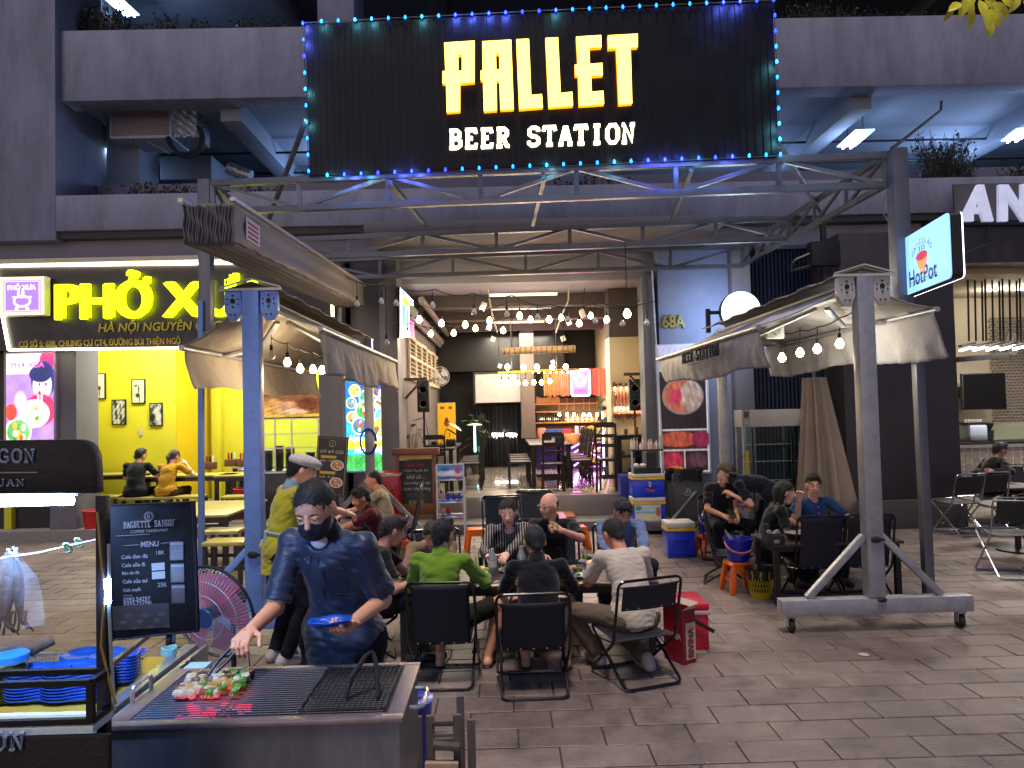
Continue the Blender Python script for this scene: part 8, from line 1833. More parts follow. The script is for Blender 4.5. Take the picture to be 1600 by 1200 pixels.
def bucket(label,x,y,z,logo=True,r=.135,h=.24):
 T=thing('bucket',label,'bucket',(x,y,z),group='blue ice buckets'); g=MB(); g.lathe([(0,.004),(r*.72,.004),(r*.78,.02),(r,h-.02),(r*1.06,h-.018),(r*1.06,h),(r*.96,h),(r*.75,.03),(0,.02)],(x,y,z),28); g.build('bucket_body',m_bk,T,smooth=True)
 g=MB(); g.tube([(x+r*1.06*math.cos(a),y-.03-.10*math.sin(a),z+h-.03-.10*math.sin(a)) for a in np.linspace(0,math.pi,14)],.008,6); g.build('handle',m_hdl,T,smooth=True)
 g=MB(); g.lathe([(0,h*.75),(r*.9,h*.75)],(x,y,z),20); g.build('ice',M('ice_pale','#8898a0',rough=.2,bump=1,bs=30),T)
 text('Tiger',M('print_rust','#b0502c',rough=.5,var=0,bump=0),face_y(x-.01,y-r*.93,z+h*.38),w=.10,parent=T); return T
def basket(label,x,y,r=.13,h=.26):
 T=thing('waste_basket',label,'bin',(x,y,0),group='yellow mesh waste baskets'); g=MB(); n=26
 for i in range(n):
  a=2*math.pi*i/n
  for s in (-1,1): g.tube([(x+(r*.72+(r*.25)*t)*math.cos(a+s*.5*t),y+(r*.72+(r*.25)*t)*math.sin(a+s*.5*t),.03+(h-.06)*t) for t in (0,.33,.66,1)],.0042,4,caps=False)
 m_=g.build('mesh_wall',m_bkt,T); g=MB(); g.lathe([(0,.002),(r*.72,.002),(r*.76,.06),(r*.72,.06),(r*.68,.01),(0,.01)],(x,y,0),24); g.lathe([(r*.95,h-.05),(r,h),(r*.93,h)],(x,y,0),24); g.build('basket_body',m_bkt,T,smooth=True)
 g=MB(); g.grid(lambda u,v: (x+(r*1.05-.012*v+.007*math.sin(u*60))*math.cos(u*6.283),y+(r*1.05-.012*v+.007*math.sin(u*60))*math.sin(u*6.283),h+.02-.10*v+.008*math.sin(u*31)),60,6); g.lathe([(r*1.05,h+.02),(r*.9,h-.0),(0,h-.06)],(x,y,0),24); g.build('liner',M('liner_black'),T,smooth=True)
 g=MB(); g.lathe([(r*.64,.02),(r*.88,h-.04)],(x,y,0),20); g.build('liner_inside',M('liner_dark','#1c1c14',rough=.5),T,smooth=True); return T
q=G(1162,929); pstool('orange stool carrying the blue bucket with a bottle beside the right table',q.x,q.y+.13,.31); bucket('blue ice bucket with a bottle neck sticking out, nearest the right table',q.x,q.y+.13,.312,r=.14,h=.23)
g=MB(); p0=Vector((q.x-.05,q.y+.12,.48)); A_=Matrix.Rotation(-.5,3,'Y'); g.lathe([(.03,0),(.032,.08),(.012,.13),(.013,.16),(0,.16)],p0,12,A_); single(g.build('beer_bottle',M('bottle_silver','#8a8c88',rough=.15,metal=.6,var=.1),smooth=True),'silver topped bottle leaning in the blue bucket nearest the right table','bottle')
q=G(1196,938); basket('yellow mesh basket with black liner nearest the right table',q.x,q.y+.13,.135,.27)
q=G(1112,872); pstool('orange stool carrying a blue bucket in front of the man in the cap',q.x,q.y+.1,.27); bucket('blue ice bucket in front of the man in the cap',q.x+.02,q.y+.1,.272,r=.14,h=.25)
q=G(1131,878); basket('yellow mesh basket with black liner behind the bottle bucket',q.x,q.y+.1,.125,.25)
q=G(621,880); pstool('orange stool with a blue bucket behind the chef, left side',q.x,q.y+.1,.28); bucket('blue ice bucket with tissue on the left side behind the chef',q.x-.02,q.y+.1,.282,r=.16,h=.27)
q=G(735,862); pstool('orange stool half hidden behind the woman in the striped blouse',q.x+.08,q.y+.1,.3)
q=G(910,870); pstool('orange stool glimpsed beside the blue shirt man',q.x,q.y+.6,.3)
m_ts=M('tissue_white','#c8c6c4',rough=.8,var=.05)
for i,(x,y,z,s,lb) in enumerate(((q.x*0+P(627,815,9.2).x,9.2,.56,.05,'crumpled white tissue on the left blue bucket'),(G(1165,920).x*0+G(622,905).x,G(622,905).y,.012,.03,'white paper scrap on the paving behind the chef'),(P(1213,845,7.0).x+.1,7.2,.60,.05,'crumpled white tissues on the right table'))):
 g=MB(); r_=random.Random(i); g.grid(lambda u,v: (x+(u-.5)*s*2.2,y+(v-.5)*s*1.6,z+s*.5*abs(math.sin(u*9+v*5+i)*math.cos(v*8))),10,8); single(g.build('tissue',m_ts,smooth=False),lb,'tissue')
# beer box, red cooler
q=G(1070,1040); T=thing('cardboard_box','tall open red and white BIVINA beer carton standing beside the red cool box','box',(q.x,q.y+.1,0)); bx0,by0=q.x,q.y; mr_=M('carton_red','#7a1222',rough=.5,var=.15); mwc=M('carton_white','#b8a892',rough=.6,var=.12); Rb=Matrix.Rotation(.55,3,'Z'); cb=Vector((bx0-.005,by0+.12,0)); Wb,Db,Hb=.13,.20,.40
def bp(x,y,z): return cb+Rb @ Vector((x,y,z))
g=MB(); vs=[bp(sx*Wb/2,sy*Db/2,z) for z in (0,Hb) for sx,sy in ((-1,-1),(1,-1),(1,1),(-1,1))]; g._add(vs,[(0,3,2,1),(0,1,5,4),(1,2,6,5),(2,3,7,6),(3,0,4,7)]); o=g.build('carton_body',mr_,T); sd=o.modifiers.new('thick','SOLIDIFY'); sd.thickness=.005; sd.offset=-1
g=MB(); vs=[bp(x,-Db/2-.002,z) for x,z in ((-.035,.03),(.063,.03),(.063,.30),(-.035,.30))]; g._add(vs,[(0,1,2,3)]); g.build('printed_panel',mwc,T)
M4=Matrix.Translation(bp(.012,-Db/2-.004,.155)) @ Rb.to_4x4() @ Matrix.Rotation(math.pi/2,4,'X') @ Matrix.Rotation(math.pi/2,4,'Z'); text('BIVINA',mr_,M4,w=.22,h=.06,parent=T,bold=.04)
M4=Matrix.Translation(bp(-Wb/2-.003,0,.2)) @ Rb.to_4x4() @ Matrix.Rotation(-math.pi/2,4,'Z') @ Matrix.Rotation(math.pi/2,4,'X'); text('BIVINA',mwc,M4,w=.17,h=.05,parent=T,bold=.03)
for a,b,dz,dx in ((-1,0,.05,.03),(1,0,.03,.05)): g=MB(); x=a*Wb/2; g._add([bp(x,-Db/2,Hb),bp(x,Db/2,Hb),bp(x+a*dx,Db/2-.01,Hb+dz),bp(x+a*dx,-Db/2+.01,Hb+dz)],[(0,1,2,3)]); o=g.build('flap',mwc if a > 0 else mr_,T); sd=o.modifiers.new('t','SOLIDIFY'); sd.thickness=.003
g=MB(); g._add([bp(-Wb/2,-Db/2,Hb),bp(Wb/2,-Db/2,Hb),bp(Wb/2-.01,-Db/2-.03,Hb+.04),bp(-Wb/2+.01,-Db/2-.05,Hb+.035)],[(0,1,2,3)]); o=g.build('flap',mwc,T); sd=o.modifiers.new('t','SOLIDIFY'); sd.thickness=.003
q=G(1085,1017); T=thing('cool_box','red cool box with white rim and black strap beside the beer carton','cool box',(q.x,q.y+.2,0)); mrc=M('cooler_red','#b80c24',rough=.3,var=.06,coat=.3); x0,x1,y0,y1=q.x-.13,q.x+.135,q.y,q.y+.42
g=MB(); g.box(x0+.01,x1-.01,y0+.01,y1-.01,.002,.27); g.build('box_body',mrc,T,bevel=.02); g=MB(); g.box(x0,x1,y0,y1,.272,.305); g.build('rim',M('cooler_pinkwhite','#c89aa0',rough=.35),T,bevel=.008); g=MB(); g.box(x0+.003,x1-.003,y0+.003,y1-.003,.307,.36); g.build('lid',mrc,T,bevel=.02)
g=MB(); g.bar((x0+.09,y0-.012,.26),(x1+.02,y0-.02,.15),.008,.03); g.build('strap',m_rub,T)
# trestle stools in front at the bottom
m_tr=M('weathered_wood','#59504c',rough=.7,var=.3,vs=14,bump=.4,bs=50,stretch=(3,3,.6)); m_tre=M('cut_wood_edge','#a88c78',rough=.7,var=.2,vs=20)
T=thing('wooden_trestle','stacked grey wooden trestle frames at the bottom edge beside the grill','trestle',(P(692,1150,3.3).x,3.4,0))
def plank(a,b,w,t,m=m_tr): g=MB(); g.bar(a,b,w,t,up=(0,1,0)); return g.build('plank',m,T,bevel=.002)
for px,py,d in ((658,1087,3.66),(719,1087,3.66),(653,1119,3.42),(672,1118,3.30),(714,1116,3.30),(736,1124,3.42)):
 p=P(px,py,d); plank((p.x,d,.0),p,.036,.022)
for pa,pb,d in (((676,1128),(709,1127),3.31),((676,1155),(709,1154),3.31),((676,1163),(718,1167),3.27),((676,1195),(712,1195),3.27)):
 plank(P(*pa,d),P(*pb,d),.022,.05); 
for pa,d0,d1 in (((655,1150),3.43,3.65),((736,1160),3.43,3.65),((672,1185),3.31,3.41)): a=P(*pa,d0); plank(a,(a.x,d1,a.z),.03,.02)
plank(P(664,1200,3.25),P(716,1200,3.25),.05,.03,m_tre)
q=P(642,1150,3.5); g=MB(); g.lathe([(.0,.15),(.09,.15),(.11,.52),(.12,.54),(.09,.53),(0,.5)],(q.x-.02,3.6,0),20); T=single(g.build('blue_tub',M('cooler_blue'),smooth=True),'blue tub half hidden between the grill and the wooden trestles','tub'); g=MB(); g.lathe([(.088,.0),(.088,.149)],(q.x-.02,3.6,0),18); g.build('yellow_base',m_cy,T)
# things on the beer table
def glass(label,x,y,z,r,h,col=None,lvl=.7):
 T=thing('drinking_glass',label,'glass',(x,y,z)); g=MB(); g.lathe([(0,.002),(r*.85,.002),(r,h),(r*.93,h),(r*.78,.008),(0,.008)],(x,y,z),16); g.build('glass',m_glass,T,smooth=True)
 if col: g=MB(); g.lathe([(0,.01),(r*.76,.01),(r*(.76+.13*lvl),h*lvl),(0,h*lvl)],(x,y,z),14); g.build('drink',M('drink_'+col,col,rough=.1,var=0,bump=0),T,smooth=True)
 return T
q=G(740,910,.56); T=thing('soda_can','red soda can beside the beer glass on the table','can',(q.x,q.y,.56)); g=MB(); g.lathe([(.026,.002),(.032,.01),(.032,.108),(.026,.118)],(q.x,q.y,.56),18); g.build('can_body',M('can_red','#a80c14',rough=.25,metal=.4,var=.05),T,smooth=True); g=MB(); g.lathe([(0,.119),(.026,.119),(.027,.121),(.0,.1195)],(q.x,q.y,.56),14); g.build('can_top',m_alu,T)
q=G(757,912,.56); glass('beer glass with yellow beer right of the red can',q.x,q.y,.561,.036,.105,'#a89020',.85)
q=G(749,892,.56); glass('empty clear glass behind the red can',q.x,q.y,.561,.034,.12); q=G(764,884,.56); glass('second clear glass near the striped blouse woman',q.x-.06,q.y,.561,.034,.11)
q=G(770,895,.56); T=thing('water_bottle','clear plastic water bottle with white label near the woman','bottle',(q.x,q.y,.56)); g=MB(); g.lathe([(.03,.002),(.034,.02),(.034,.10),(.03,.14),(.013,.18),(.013,.2),(0,.2)],(q.x,q.y,.56),16); g.build('bottle_body',M('bottle_haze','#b8c4c8',rough=.15,trans=.5,var=0),T,smooth=True); g=MB(); g.lathe([(.035,.05),(.035,.1)],(q.x,q.y,.56),16); g.build('label_band',m_ts,T)
q=G(815,885,.56); T=thing('metal_flask','shiny metal flask beside the dark jacket man','flask',(q.x,q.y,.56)); g=MB(); g.lathe([(.035,0),(.037,.09),(.02,.14),(.022,.17),(0,.18)],(q.x,q.y,.56),16); g.build('flask_body',m_alu,T,smooth=True)
def greens(label,x,y,z,r,n,seed):
 T=thing('dish',label,'dish',(x,y,z)); g=MB(); g.lathe([(0,.002),(r*.6,.002),(r,.02),(r*.97,.022),(r*.6,.008),(0,.008)],(x,y,z),26); g.build('plate',M('plate_pale','#a8b0a8',rough=.3),T,smooth=True); g=MB(); rr=random.Random(seed)
 for _ in range(n): c=Vector((x+rr.gauss(0,r*.35),y+rr.gauss(0,r*.35),z+.02+rr.random()*.03)); d=Vector((rr.uniform(-1,1),rr.uniform(-1,1),rr.uniform(-.2,.8))).normalized()*.035; s=d.cross(Vector((.2,.1,1))).normalized()*.014; g._add([c,c+d*.5+s,c+d,c+d*.5-s],[(0,1,2,3)])
 tag(g.build('herbs',M('herb_green','#2f6a1c',rough=.5,var=.4,vs=60,island=.3),T),kind='stuff'); return T
q=G(797,893,.56); greens('plate of green herbs in front of the woman in stripes',q.x,q.y,.56,.10,70,1); q=G(898,900,.56); greens('plate of leafy greens between the dark jacket and the white t-shirt',q.x,q.y,.56,.13,110,2); q=G(918,880,.56); greens('dish of herbs before the blue shirt man',q.x,q.y,.56,.08,50,3)
q=G(935,880,.56); g=MB(); g.box(q.x-.04,q.x+.06,q.y-.03,q.y+.03,.562,.60); single(g.build('tissue_packet',M('packet_pink','#b87080',rough=.5,var=.3,vs=50),bevel=.008),'small pink and white tissue packet in front of the blue shirt man','packet')
q=G(845,880,.56); glass('clear glass behind the dark jacket man',q.x,q.y,.561,.034,.11,'#a89020',.5)
# things on the right table
q=G(1213,852,.58); T=thing('napkin_box','dark wooden napkin box with tissues on the right table','napkin box',(q.x,q.y,.58)); g=MB(); g.box(q.x-.08,q.x+.08,q.y+.0,q.y+.12,.581,.67); g.build('box',m_tdark,T,bevel=.004); g=MB(); g.box(q.x-.02,q.x+.03,q.y-.003,q.y-.001,.60,.63); g.build('label_patch',M('label_ochre','#9a9078',rough=.6),T); g=MB(); g.grid(lambda u,v: (q.x+(u-.5)*.12,q.y+.06+(v-.5)*.06,.672+.05*abs(math.sin(u*5+1)*math.sin(v*3+1))),8,6); g.build('tissues',m_ts,T)
q=G(1201,850,.58); g=MB(); g.box(q.x-.03,q.x+.03,q.y+.03,q.y+.1,.581,.76); single(g.build('menu_holder',M('menu_brown','#20100e',rough=.5),bevel=.004),'upright dark menu holder left of the napkin box','menu')
q=G(1246,842,.58); T=thing('hot_pot','dark round pot on the right table with white rim','pot',(q.x,q.y,.58)); g=MB(); g.lathe([(0,.002),(.09,.002),(.12,.06),(.115,.06),(.085,.01),(0,.01)],(q.x,q.y,.58),22); g.build('pot_body',m_rub,T,smooth=True); g=MB(); g.lathe([(0,.062),(.115,.063)],(q.x,q.y,.58),22); g.build('food',M('food_pale','#9a9484',rough=.4,var=.4,vs=60,bump=.8),T)
q=G(1262,848,.58); glass('glass of pale tea beside the dark pot',q.x,q.y,.581,.03,.09,'#b09468',.8); q=G(1232,836,.58); glass('second drinking glass at the back of the right table',q.x,q.y,.581,.03,.10)
# pallet cable clutter by the bin
g=MB(); q=P(1085,800,10.6); rr=random.Random(2)
for k in range(5): g.tube([(q.x-.3+.12*k+.2*math.cos(a+k),10.6+.15*math.sin(a*1.3),.18+.05*math.sin(a*2+k)) for a in np.linspace(0,5,16)],.012,5)
single(g.build('cable_tangle',M('yellow_rope','#8f7c30',rough=.7),smooth=True),'tangle of yellow rope and cable under the food poster','rope')
g=MB(); g.bar(P(1050,815,10.4),P(1088,770,10.8),.05); g.bar(P(1010,818,10.3),P(1100,818,10.3),.07,.05); single(g.build('grey_base_beam',m_steel),'rear grey steel base beam lying beside the stacked cool boxes','beam')
# ================================================================== PEOPLE
def tol(X,Y,rz,p):
 return tuple(Matrix.Rotation(-rz,3,'Z') @ (Vector(p)-Vector((X,Y,0))))
def per(label,X,Y,rz,hw=None,fw=None,**k):
 if hw: k['hands']=[tol(X,Y,rz,h) if h is not None else None for h in hw]
 if fw: k['feet']=[tol(X,Y,rz,f) for f in fw]
 if 'polw' in k:
  R=Matrix.Rotation(-rz,3,'Z'); k['poles']=[tuple(R @ Vector(p)) if p else None for p in k.pop('polw')]
 if 'palw' in k:
  R=Matrix.Rotation(-rz,3,'Z'); k['palms']=[tuple(R @ Vector(p)) if p else None for p in k.pop('palw')]
 return person(label,(X,Y,0),rz,**k)
def stripes(name,c0,c1,scale,axis='X',w=.5):
 m=M(name,c0,rough=.7,var=0,bump=.2,bs=200); nt=m.node_tree; N,L=nt.nodes,nt.links; tc=N.new('ShaderNodeTexCoord'); wv=N.new('ShaderNodeTexWave'); wv.bands_direction=axis; wv.inputs['Scale'].default_value=scale; wv.inputs['Distortion'].default_value=1.2; wv.inputs['Detail Scale'].default_value=.6
 cr=N.new('ShaderNodeValToRGB'); cr.color_ramp.elements[0].position=w; cr.color_ramp.elements[1].position=w+.06; cr.color_ramp.elements[0].color=lin(c0); cr.color_ramp.elements[1].color=lin(c1); L.new(tc.outputs['Object'],wv.inputs[0]); L.new(wv.outputs['Fac'],cr.inputs[0]); L.new(cr.outputs[0],N['Principled BSDF'].inputs['Base Color']); return m
# --- the cook
m_satin=M('jacket_satin_navy','#1b2a42',rough=.42,var=.14,vs=5,bump=.2,bs=160,spec=.5,sheen=.15)
cX,cY,cR=-.755,3.42,math.pi-.34
rh,lh=P(392,985,3.02),P(552,972,3.10)
I=per('cook in a navy jacket and dark face mask, holding tongs over the grill',cX,cY,cR,hw=[lh,rh],fw=[(-.6,3.42,0),(-.85,3.38,0)],pel=.90,lean=.14,slump=.28,head=(.22,-.50,.05),skin_c='#b8876a',sleeve=.86,shirt_mat=m_satin,pants='#121418',hair='crop',mask=True,collar=M('jacket_collar','#10151f',rough=.5),tail=.22,res=.0068,hres=.0042,curls=(.75,.8),palw=[(-.3,-.5,.6),(.2,.1,-1)],wrk=.0065,s=1.04,polw=[(.25,.4,-1),(-.1,.8,-.9)])
H,Rh=I['H'],I['Rh']; T=I['T']
k=SDF(); k.ell(H(0,.052,-.052),(.064,.062,.062),.02,Rh).cone(H(0,.085,-.005),H(0,.108,-.03),.010,.014,.02); k.ell(H(0,.02,-.03),(.067,.065,.055),.02,Rh); k.half(H(0,.09,.006),Rh @ V3(0,-.25,1),.004); k.half(H(0,-.004,0),Rh @ V3(0,-1,0),.004)
vf_obj('face_mask',I['out'](k.mesh(.0042)),M('mask_navy','#0e1626',rough=.7,var=.1,bump=.2,bs=200),T)
for sg in (-1,1): g=MB(); g.tube([I['world'](H(sg*.066,.02,-.008)),I['world'](H(sg*.079,0,.022)),I['world'](H(sg*.084,-.02,-.0))],.0015,5); g.tube([I['world'](H(sg*.064,.02,-.07)),I['world'](H(sg*.082,-.005,-.045))],.0015,5); g.build('mask_loop',m_rub,T)
k=SDF(); k.ell(I['nb']+I['f2']*.05+I['u3']*.0,(.042,.018,.036),.01); vf_obj('undershirt',I['out'](k.mesh(.006)),M('tee_white','#c8ccd0',rough=.8),T)
pk=SDF(); c_=I['ch']-I['u2']*.02+I['f2']*.108-I['r']*.075; pk.ell(c_,(.05,.05,.06),.004); 
pcx=I['world'](I['ch']-I['u2']*.01+I['f2']*.108-I['r']*.08)
g=MB()
R2,F2,U2=[Vector(I['R3'] @ v) for v in (I['r'],I['f2'],I['u2'])]
a=[pcx+R2*sx*.055+U2*sz*.062+F2*.012 for sx,sz in ((-1,-1),(1,-1),(1,1),(-1,1))]; g.tube(a,.0025,5,closed=True); g.bar(a[3]+U2*-.015,a[2]+U2*-.015,.003); g.build('pocket_seam',M('seam_dark','#0c1524',rough=.7),T)
g=MB(); n0=I['world'](I['nb']+I['f2']*.075-I['u3']*.06); 
for q in range(6): g.tube([n0-U2*(.07*q)+F2*(.018+.006*math.sin(q)),n0-U2*(.07*(q+1))+F2*(.018+.006*math.sin(q+1))],.0022,5)
g.build('placket_seam',M('seam_dark'),T)
g=MB(); n1=n0+R2*.05+F2*.02-U2*.01; g.tube([n1+R2*.014+U2*.0,n1-R2*.014+U2*.012,n1-U2*.02],.003,5,closed=True); g.build('chest_badge',M('badge_pale','#88a8c0',rough=.3),T)
# tongs held by the cook, plate in the other hand
W1=I['world'](I['W'][1]); d1=Vector(I['R3'] @ I['HF'][1][1]); tip=G(326,1058,.93); hb_=W1+d1*.07
T2=thing('tongs','steel tongs in the hand of the cook, touching the skewers','tongs',tip)
for s in (-1,1): g=MB(); sd_=Vector((.012*s,0,0)); g.tube([hb_+Vector((0,.03,.02)),hb_+sd_*1.3+(tip-hb_)*.25,hb_+sd_*1.6+(tip-hb_)*.6,tip+sd_*.6],[.007,.008,.007,.006],8); g.build('arm',M('tong_dark_steel','#3c3e44',rough=.3,metal=.7),T2,smooth=True)
W0=I['world'](I['W'][0]); d0=Vector(I['R3'] @ I['HF'][0][1]); pc_=P(516,975,3.0)
def pf(u,v): a=2*math.pi*u; s=(abs(math.cos(a))**4+abs(math.sin(a))**4)**-.25; return (pc_.x+.088*v*s*math.cos(a),pc_.y+.055*v*s*math.sin(a),pc_.z-.004+.022*max(0,v-.65)/.35+.03*v*math.cos(a)*.15+.004*math.sin(5*a)*(v > .9))
g=MB(); g.grid(pf,32,6); o=g.build('plate',m_bp,smooth=True); sd=o.modifiers.new('t','SOLIDIFY'); sd.thickness=.004; single(o,'blue plate held in the hand of the cook','plate')
# --- man in the white flat cap
I=per('standing man in a white flat cap and yellow shirt, back half turned, behind the cook',-1.75,5.78,-.95,hw=[None,(-1.25,6.2,1.05)],fw=[(-1.82,5.84,0),(-1.70,5.70,0)],pel=.86,lean=.10,slump=.22,head=(-.3,-.35,0),skin_c='#c08c70',shirt='#a8a228',sleeve=.6,pants='#14161e',hair='crop',shoe='#b0aca8',tail=.16,s=1.01,collar=M('collar_paleblue','#7890a0',rough=.8))
H,Rh=I['H'],I['Rh']; k=SDF(); k.ell(H(0,.012,.075),(.098,.125,.048),.02,Rh).ell(H(0,-.02,.06),(.092,.105,.055),.02,Rh); k.half(H(0,0,.035),Rh @ V3(0,0,-1),.004); k.cone(H(-.04,.11,.045),H(.04,.11,.045),.022,.022,.01,flat=(Rh @ V3(0,0,1),.4)); vf_obj('flat_cap',I['out'](k.mesh(.006,.002,60)),M('cap_white','#bdb4aa',rough=.85,var=.12),I['T'])
k=SDF(); b0=I['wa']-I['u2']*.04; f2=I['f2']
for a_ in np.linspace(0,6.28,22)[:-1]: a2_=a_+.3; k.cone(b0+I['r']*.142*math.cos(a_)+f2*.112*math.sin(a_),b0+I['r']*.142*math.cos(a2_)+f2*.112*math.sin(a2_),.011,.011,.004)
k.cone(b0-f2*.12,b0-f2*.135+I['r']*.03-V3(0,0,.16),.014,.009,.004).cone(b0-f2*.12,b0-f2*.135-I['r']*.02-V3(0,0,.14),.014,.009,.004); vf_obj('apron_tie',I['out'](k.mesh(.0055)),M('tie_pale','#90a0a8',rough=.8),I['T'])
# --- the big table, backs to the camera
I=per('man in a bright green shirt seated with his back to the camera, left of three',q1.x-.05,q1.y+.40,-.10,hw=[(-.62,5.95,.62),(-.18,5.95,.62)],fw=[(-.52,5.62,0),(-.16,5.60,0)],pel=.36,lean=.06,slump=.30,head=(-.42,-.12,0),skin_c='#b88468',shirt='#6a8c22',sleeve=1.9,pants='#22241c',leg='shorts',hair='short',hair_c='#06080c',kpoles=[(-.15,.5,.8),(.75,.4,.5)],collar=True)
I=per('man in a dark jacket seated with his back to the camera, middle of three',q2.x+.06,q2.y+.40,.03,hw=[(0.05,5.85,.62),(.42,5.85,.62)],fw=[(.12,5.55,0),(.42,5.52,0)],pel=.34,lean=.12,slump=.42,head=(.12,-.35,0),skin_c='#b07c60',shirt='#0b0d16',sleeve=1.95,pants='#3a3c40',leg='shorts',hair='crop',hair_c='#08080a',kpoles=[(-.15,.5,.9),(.15,.5,.9)],collar=True)
I=per('man in a white t-shirt seated with his back to the camera, right of three',q3.x+.03,q3.y+.40,.30,hw=[(.66,5.95,.64),(.92,5.98,.62)],fw=[(.66,5.55,0),(1.0,5.42,0)],pel=.38,lean=.18,slump=.45,head=(.15,-.55,0),skin_c='#a87058',shirt='#c4b8a6',sleeve=.78,pants='#6a5c4c',hair='crop',hair_c='#0a0808',kpoles=[(-.7,.4,.6),(.1,.6,.8)],shoe='#a8a49c',tail=.06)
H=I['H']; w0=I['world'](I['W'][0]); g=MB(); dr=Vector(I['R3'] @ I['HF'][0][1]); oo=dr.orthogonal().normalized(); o2=dr.cross(oo); g.tube([w0+(oo*math.cos(a)+o2*math.sin(a))*.031-dr*.02 for a in np.linspace(0,6.28,15)[:-1]],.006,6,closed=True); g.ball(w0-dr*.02+Vector((-.02,-.025,.01)),.016,8,6); g.build('wristwatch',m_alu,I['T'],smooth=True)
# --- across the table
m_str=stripes('blouse_stripes','#0c0b0c','#a8a098',13.5,'X',.80)
I=per('woman with tied dark hair in a black blouse with white pin stripes, across the table',.0,7.0,FACE+.18,hw=[(-.02,6.42,.64),(-.16,6.40,.66)],fw=[(.12,6.6,0),(-.12,6.6,0)],pel=.37,lean=.10,slump=.28,head=(-.25,-.32,0),skin_c='#c49a86',shirt_mat=m_str,sleeve=1.95,pants='#18181a',hair='tail',fem=True,neckdrop=.03,collar=m_str)
w0=I['world'](I['W'][1]); g=MB(); g.grid(lambda u,v: (w0.x-.05+.16*u,w0.y-.07-.06*v,w0.z+.02+.015*math.sin(u*6)+.02*v),10,6); o=g.build('blue_napkin',M('napkin_blue','#3a88a0',rough=.6),smooth=True); sd=o.modifiers.new('t','SOLIDIFY'); sd.thickness=.004; single(o,'light blue folded packet in the hands of the woman in stripes','packet')
gl=P(868,826,6.55)
I=per('bald man with glasses in a black shirt raising a glass, across the table',.44,7.1,FACE-.1,hw=[gl+Vector((.06,.07,-.03)),(.30,6.5,.60)],fw=[(.6,6.7,0),(.3,6.7,0)],pel=.38,lean=.08,slump=.22,head=(-.75,-.12,0),skin_c='#b5836a',shirt='#0f0f12',sleeve=.85,pants='#1c1c20',hair='bald',glasses=True,collar=True,palw=[(-1,-.2,.1),None],curls=(1.0,.5),polw=[(.9,-.2,-.6),None])
w0=I['world'](I['W'][0]); glass('small clear glass in the raised hand of the bald man',gl.x+.0,gl.y+.01,gl.z-.035,.03,.085)
I=per('man in a light blue shirt bending over his food at the right of the table',1.07,7.1,FACE,hw=[(1.18,6.38,.60),(.88,6.40,.60)],fw=[(1.25,6.75,0),(.9,6.75,0)],pel=.38,lean=.16,slump=.34,head=(.12,-.62,0),skin_c='#a87a62',shirt='#5a6c94',sleeve=1.9,pants='#20222a',hair='quiff',hair_c='#070707',collar=True,polw=[(1,.1,-.5),(-1,.1,-.5)],wrk=.010)
I=per('person in a beige shirt almost hidden behind the man in green',-.70,7.15,FACE+.05,hw=[(-.60,6.45,.6),(-.80,6.45,.6)],fw=[(-.6,6.8,0),(-.85,6.8,0)],pel=.33,lean=.50,slump=.50,head=(.1,-.5,0),skin_c='#c09078',shirt='#7c6650',sleeve=1.9,pants='#202020',hair='short')
I=per('person in black seated at the left end of the beer table, seen behind the cook',-1.12,5.98,-math.pi/2+.25,hw=[(-.62,6.1,.6),(-.66,5.85,.6)],fw=[(-.8,6.15,0),(-.72,5.7,0)],pel=.36,lean=.12,slump=.3,head=(.2,-.4,0),skin_c='#a87860',shirt='#101012',sleeve=.7,pants='#0e0e10',hair='short',hair_c='#1c0f10')
# --- left low table
I=per('man in a maroon shirt leaning forward at the left low table',-1.40,8.55,math.pi/2+.35,hw=[(-2.1,8.35,.55),(-1.98,8.75,.56)],fw=[(-1.8,8.3,0),(-1.85,8.7,0)],pel=.37,lean=.28,slump=.3,head=(.25,-.3,0),skin_c='#a87258',shirt='#4c0c20',sleeve=.75,pants='#1a1216',hair='short',collar=True)
w0=None
I=per('man in a cream t-shirt looking left behind the maroon shirted man',-1.56,9.75,math.pi/2+.1,hw=[(-2.1,9.5,.6),(-2.05,9.9,.62)],fw=[(-1.85,9.6,0),(-1.85,9.95,0)],pel=.42,lean=.12,slump=.25,head=(.1,-.1,0),skin_c='#bf8468',shirt='#a89c80',sleeve=.65,pants='#2a2a30',hair='crop',hair_c='#1a100c')
# --- noodle eaters
q=P(211,715,12.7); I=per('noodle eater in a dark t-shirt seen from behind on a bench, left one',q.x,12.7,.1,hw=[(q.x-.2,13.15,.95),(q.x+.25,13.1,.95)],fw=[(q.x-.1,13.1,.17),(q.x+.12,13.1,.17)],pel=.66,lean=.1,slump=.3,head=(-.4,-.3,0),skin_c='#b88870',shirt='#15161a',sleeve=.7,pants='#101014',hair='short',glasses=True,res=.012,hres=.0075)
q2_=P(259,715,12.7); I=per('noodle eater in a mustard yellow t-shirt seen from behind, right one',q2_.x,12.7,-.1,hw=[(q2_.x-.1,13.15,.98),(q2_.x+.22,13.0,1.08)],fw=[(q2_.x-.1,13.1,.17),(q2_.x+.12,13.1,.17)],pel=.64,lean=.16,slump=.36,head=(-.3,-.4,0),skin_c='#c09078',shirt='#b8860c',sleeve=.7,pants='#4a3020',hair='tail',hair_c='#3a3430',fem=True,res=.012,hres=.0075)
q=bench('stool under the two noodle eaters',(q.x+q2_.x)/2,12.7,1.1,.35,0,h=.40)
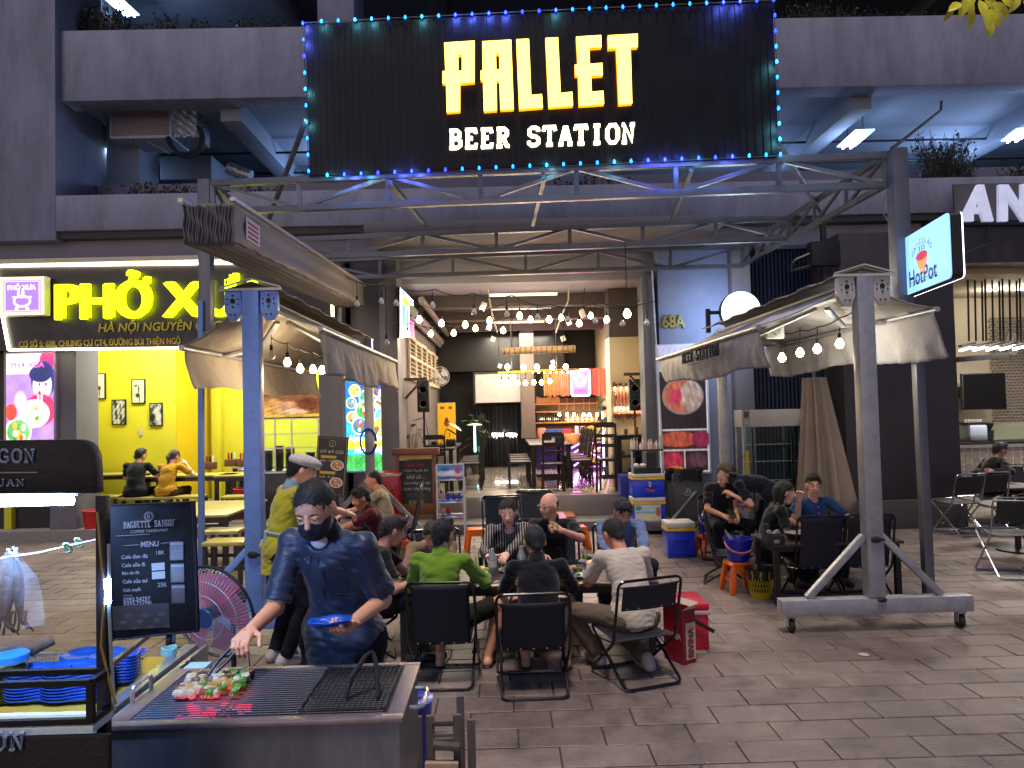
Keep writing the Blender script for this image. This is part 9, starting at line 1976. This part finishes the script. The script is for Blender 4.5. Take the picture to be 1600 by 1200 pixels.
# --- right group
I=per('man with glasses in a blue henley t-shirt turning towards the camera at the right table',3.36,8.12,FACE+.10,hw=[(3.72,7.75,.52),(3.15,7.72,.58)],fw=[(3.5,7.75,0),(3.2,7.75,0)],pel=.37,lean=-.02,slump=.14,head=(-.30,-.05,0),skin_c='#b98a74',shirt='#1b3765',sleeve=.75,pants='#23262c',hair='short',glasses=True,placket=True,polw=[(1,.2,-.4),(-1,0,-.5)],s=1.0)
I=per('young woman with a black bob in a black top reaching across the right table',2.74,7.80,-math.pi/2-.15,hw=[(3.10,7.82,.88),(3.08,7.55,.62)],fw=[(3.05,7.9,0),(3.05,7.65,0)],pel=.37,lean=.12,slump=.32,head=(-.05,-.2,0),skin_c='#c49a88',shirt='#0c0c0e',sleeve=.62,pants='#121214',hair='bob',hair_c='#070608',fem=True)
I=per('woman in navy bending down to the left behind the right table',3.22,8.95,math.pi/2-.1,hw=[(2.72,8.85,.82),(2.78,9.05,.78)],fw=[(3.2,8.82,0),(3.25,9.08,0)],pel=.84,lean=1.25,slump=.35,head=(0,-.1,0),skin_c='#b88a74',shirt='#0e1424',sleeve=.7,pants='#14161c',hair='bob',fem=True)
I=per('smiling man in a grey brown cap looking at his phone',2.63,9.15,FACE+.30,hw=[(2.72,8.75,.60),(2.55,8.72,.60)],fw=[(2.8,8.8,0),(2.5,8.75,0)],pel=.46,lean=.04,slump=.22,head=(.30,-.30,0),skin_c='#b07c60',shirt='#16181f',sleeve=.75,pants='#101218',hair='crop',smile=True)
H,Rh=I['H'],I['Rh']; k=SDF(); k.ell(H(0,-.006,.045),(.086,.105,.088),.02,Rh); k.half(H(0,0,.036),Rh @ V3(0,0,-1),.004); k.cone(H(-.035,.115,.04),H(.035,.115,.04),.045,.045,.006,flat=(Rh @ V3(0,0,1),.15)); vf_obj('baseball_cap',I['out'](k.mesh(.006)),M('cap_brown','#5c5242',rough=.85,var=.2),I['T'])
g=MB(); q=I['world']((I['W'][0]+I['W'][1])/2)+Vector((0,-.09,.03)); g.obox(q,(.075,.15,.009),Matrix.Rotation(.6,3,'X')); single(g.build('phone',m_black,bevel=.003),'phone held by the man in the cap','phone')
I=per('dark haired youth in dark clothes sitting in profile before the tiled cafe counter',P(1542,740,11.5).x,11.5,-math.pi/2,hw=[(P(1575,752,11).x,11.5,.78),(P(1575,752,11).x,11.3,.78)],fw=[(P(1542,740,11.5).x+.4,11.6,0),(P(1542,740,11.5).x+.4,11.35,0)],pel=.50,lean=.12,slump=.4,head=(0,-.3,0),skin_c='#8a6450',shirt='#120f0f',sleeve=1.9,pants='#121214',hair='short',res=.011,hres=.007)
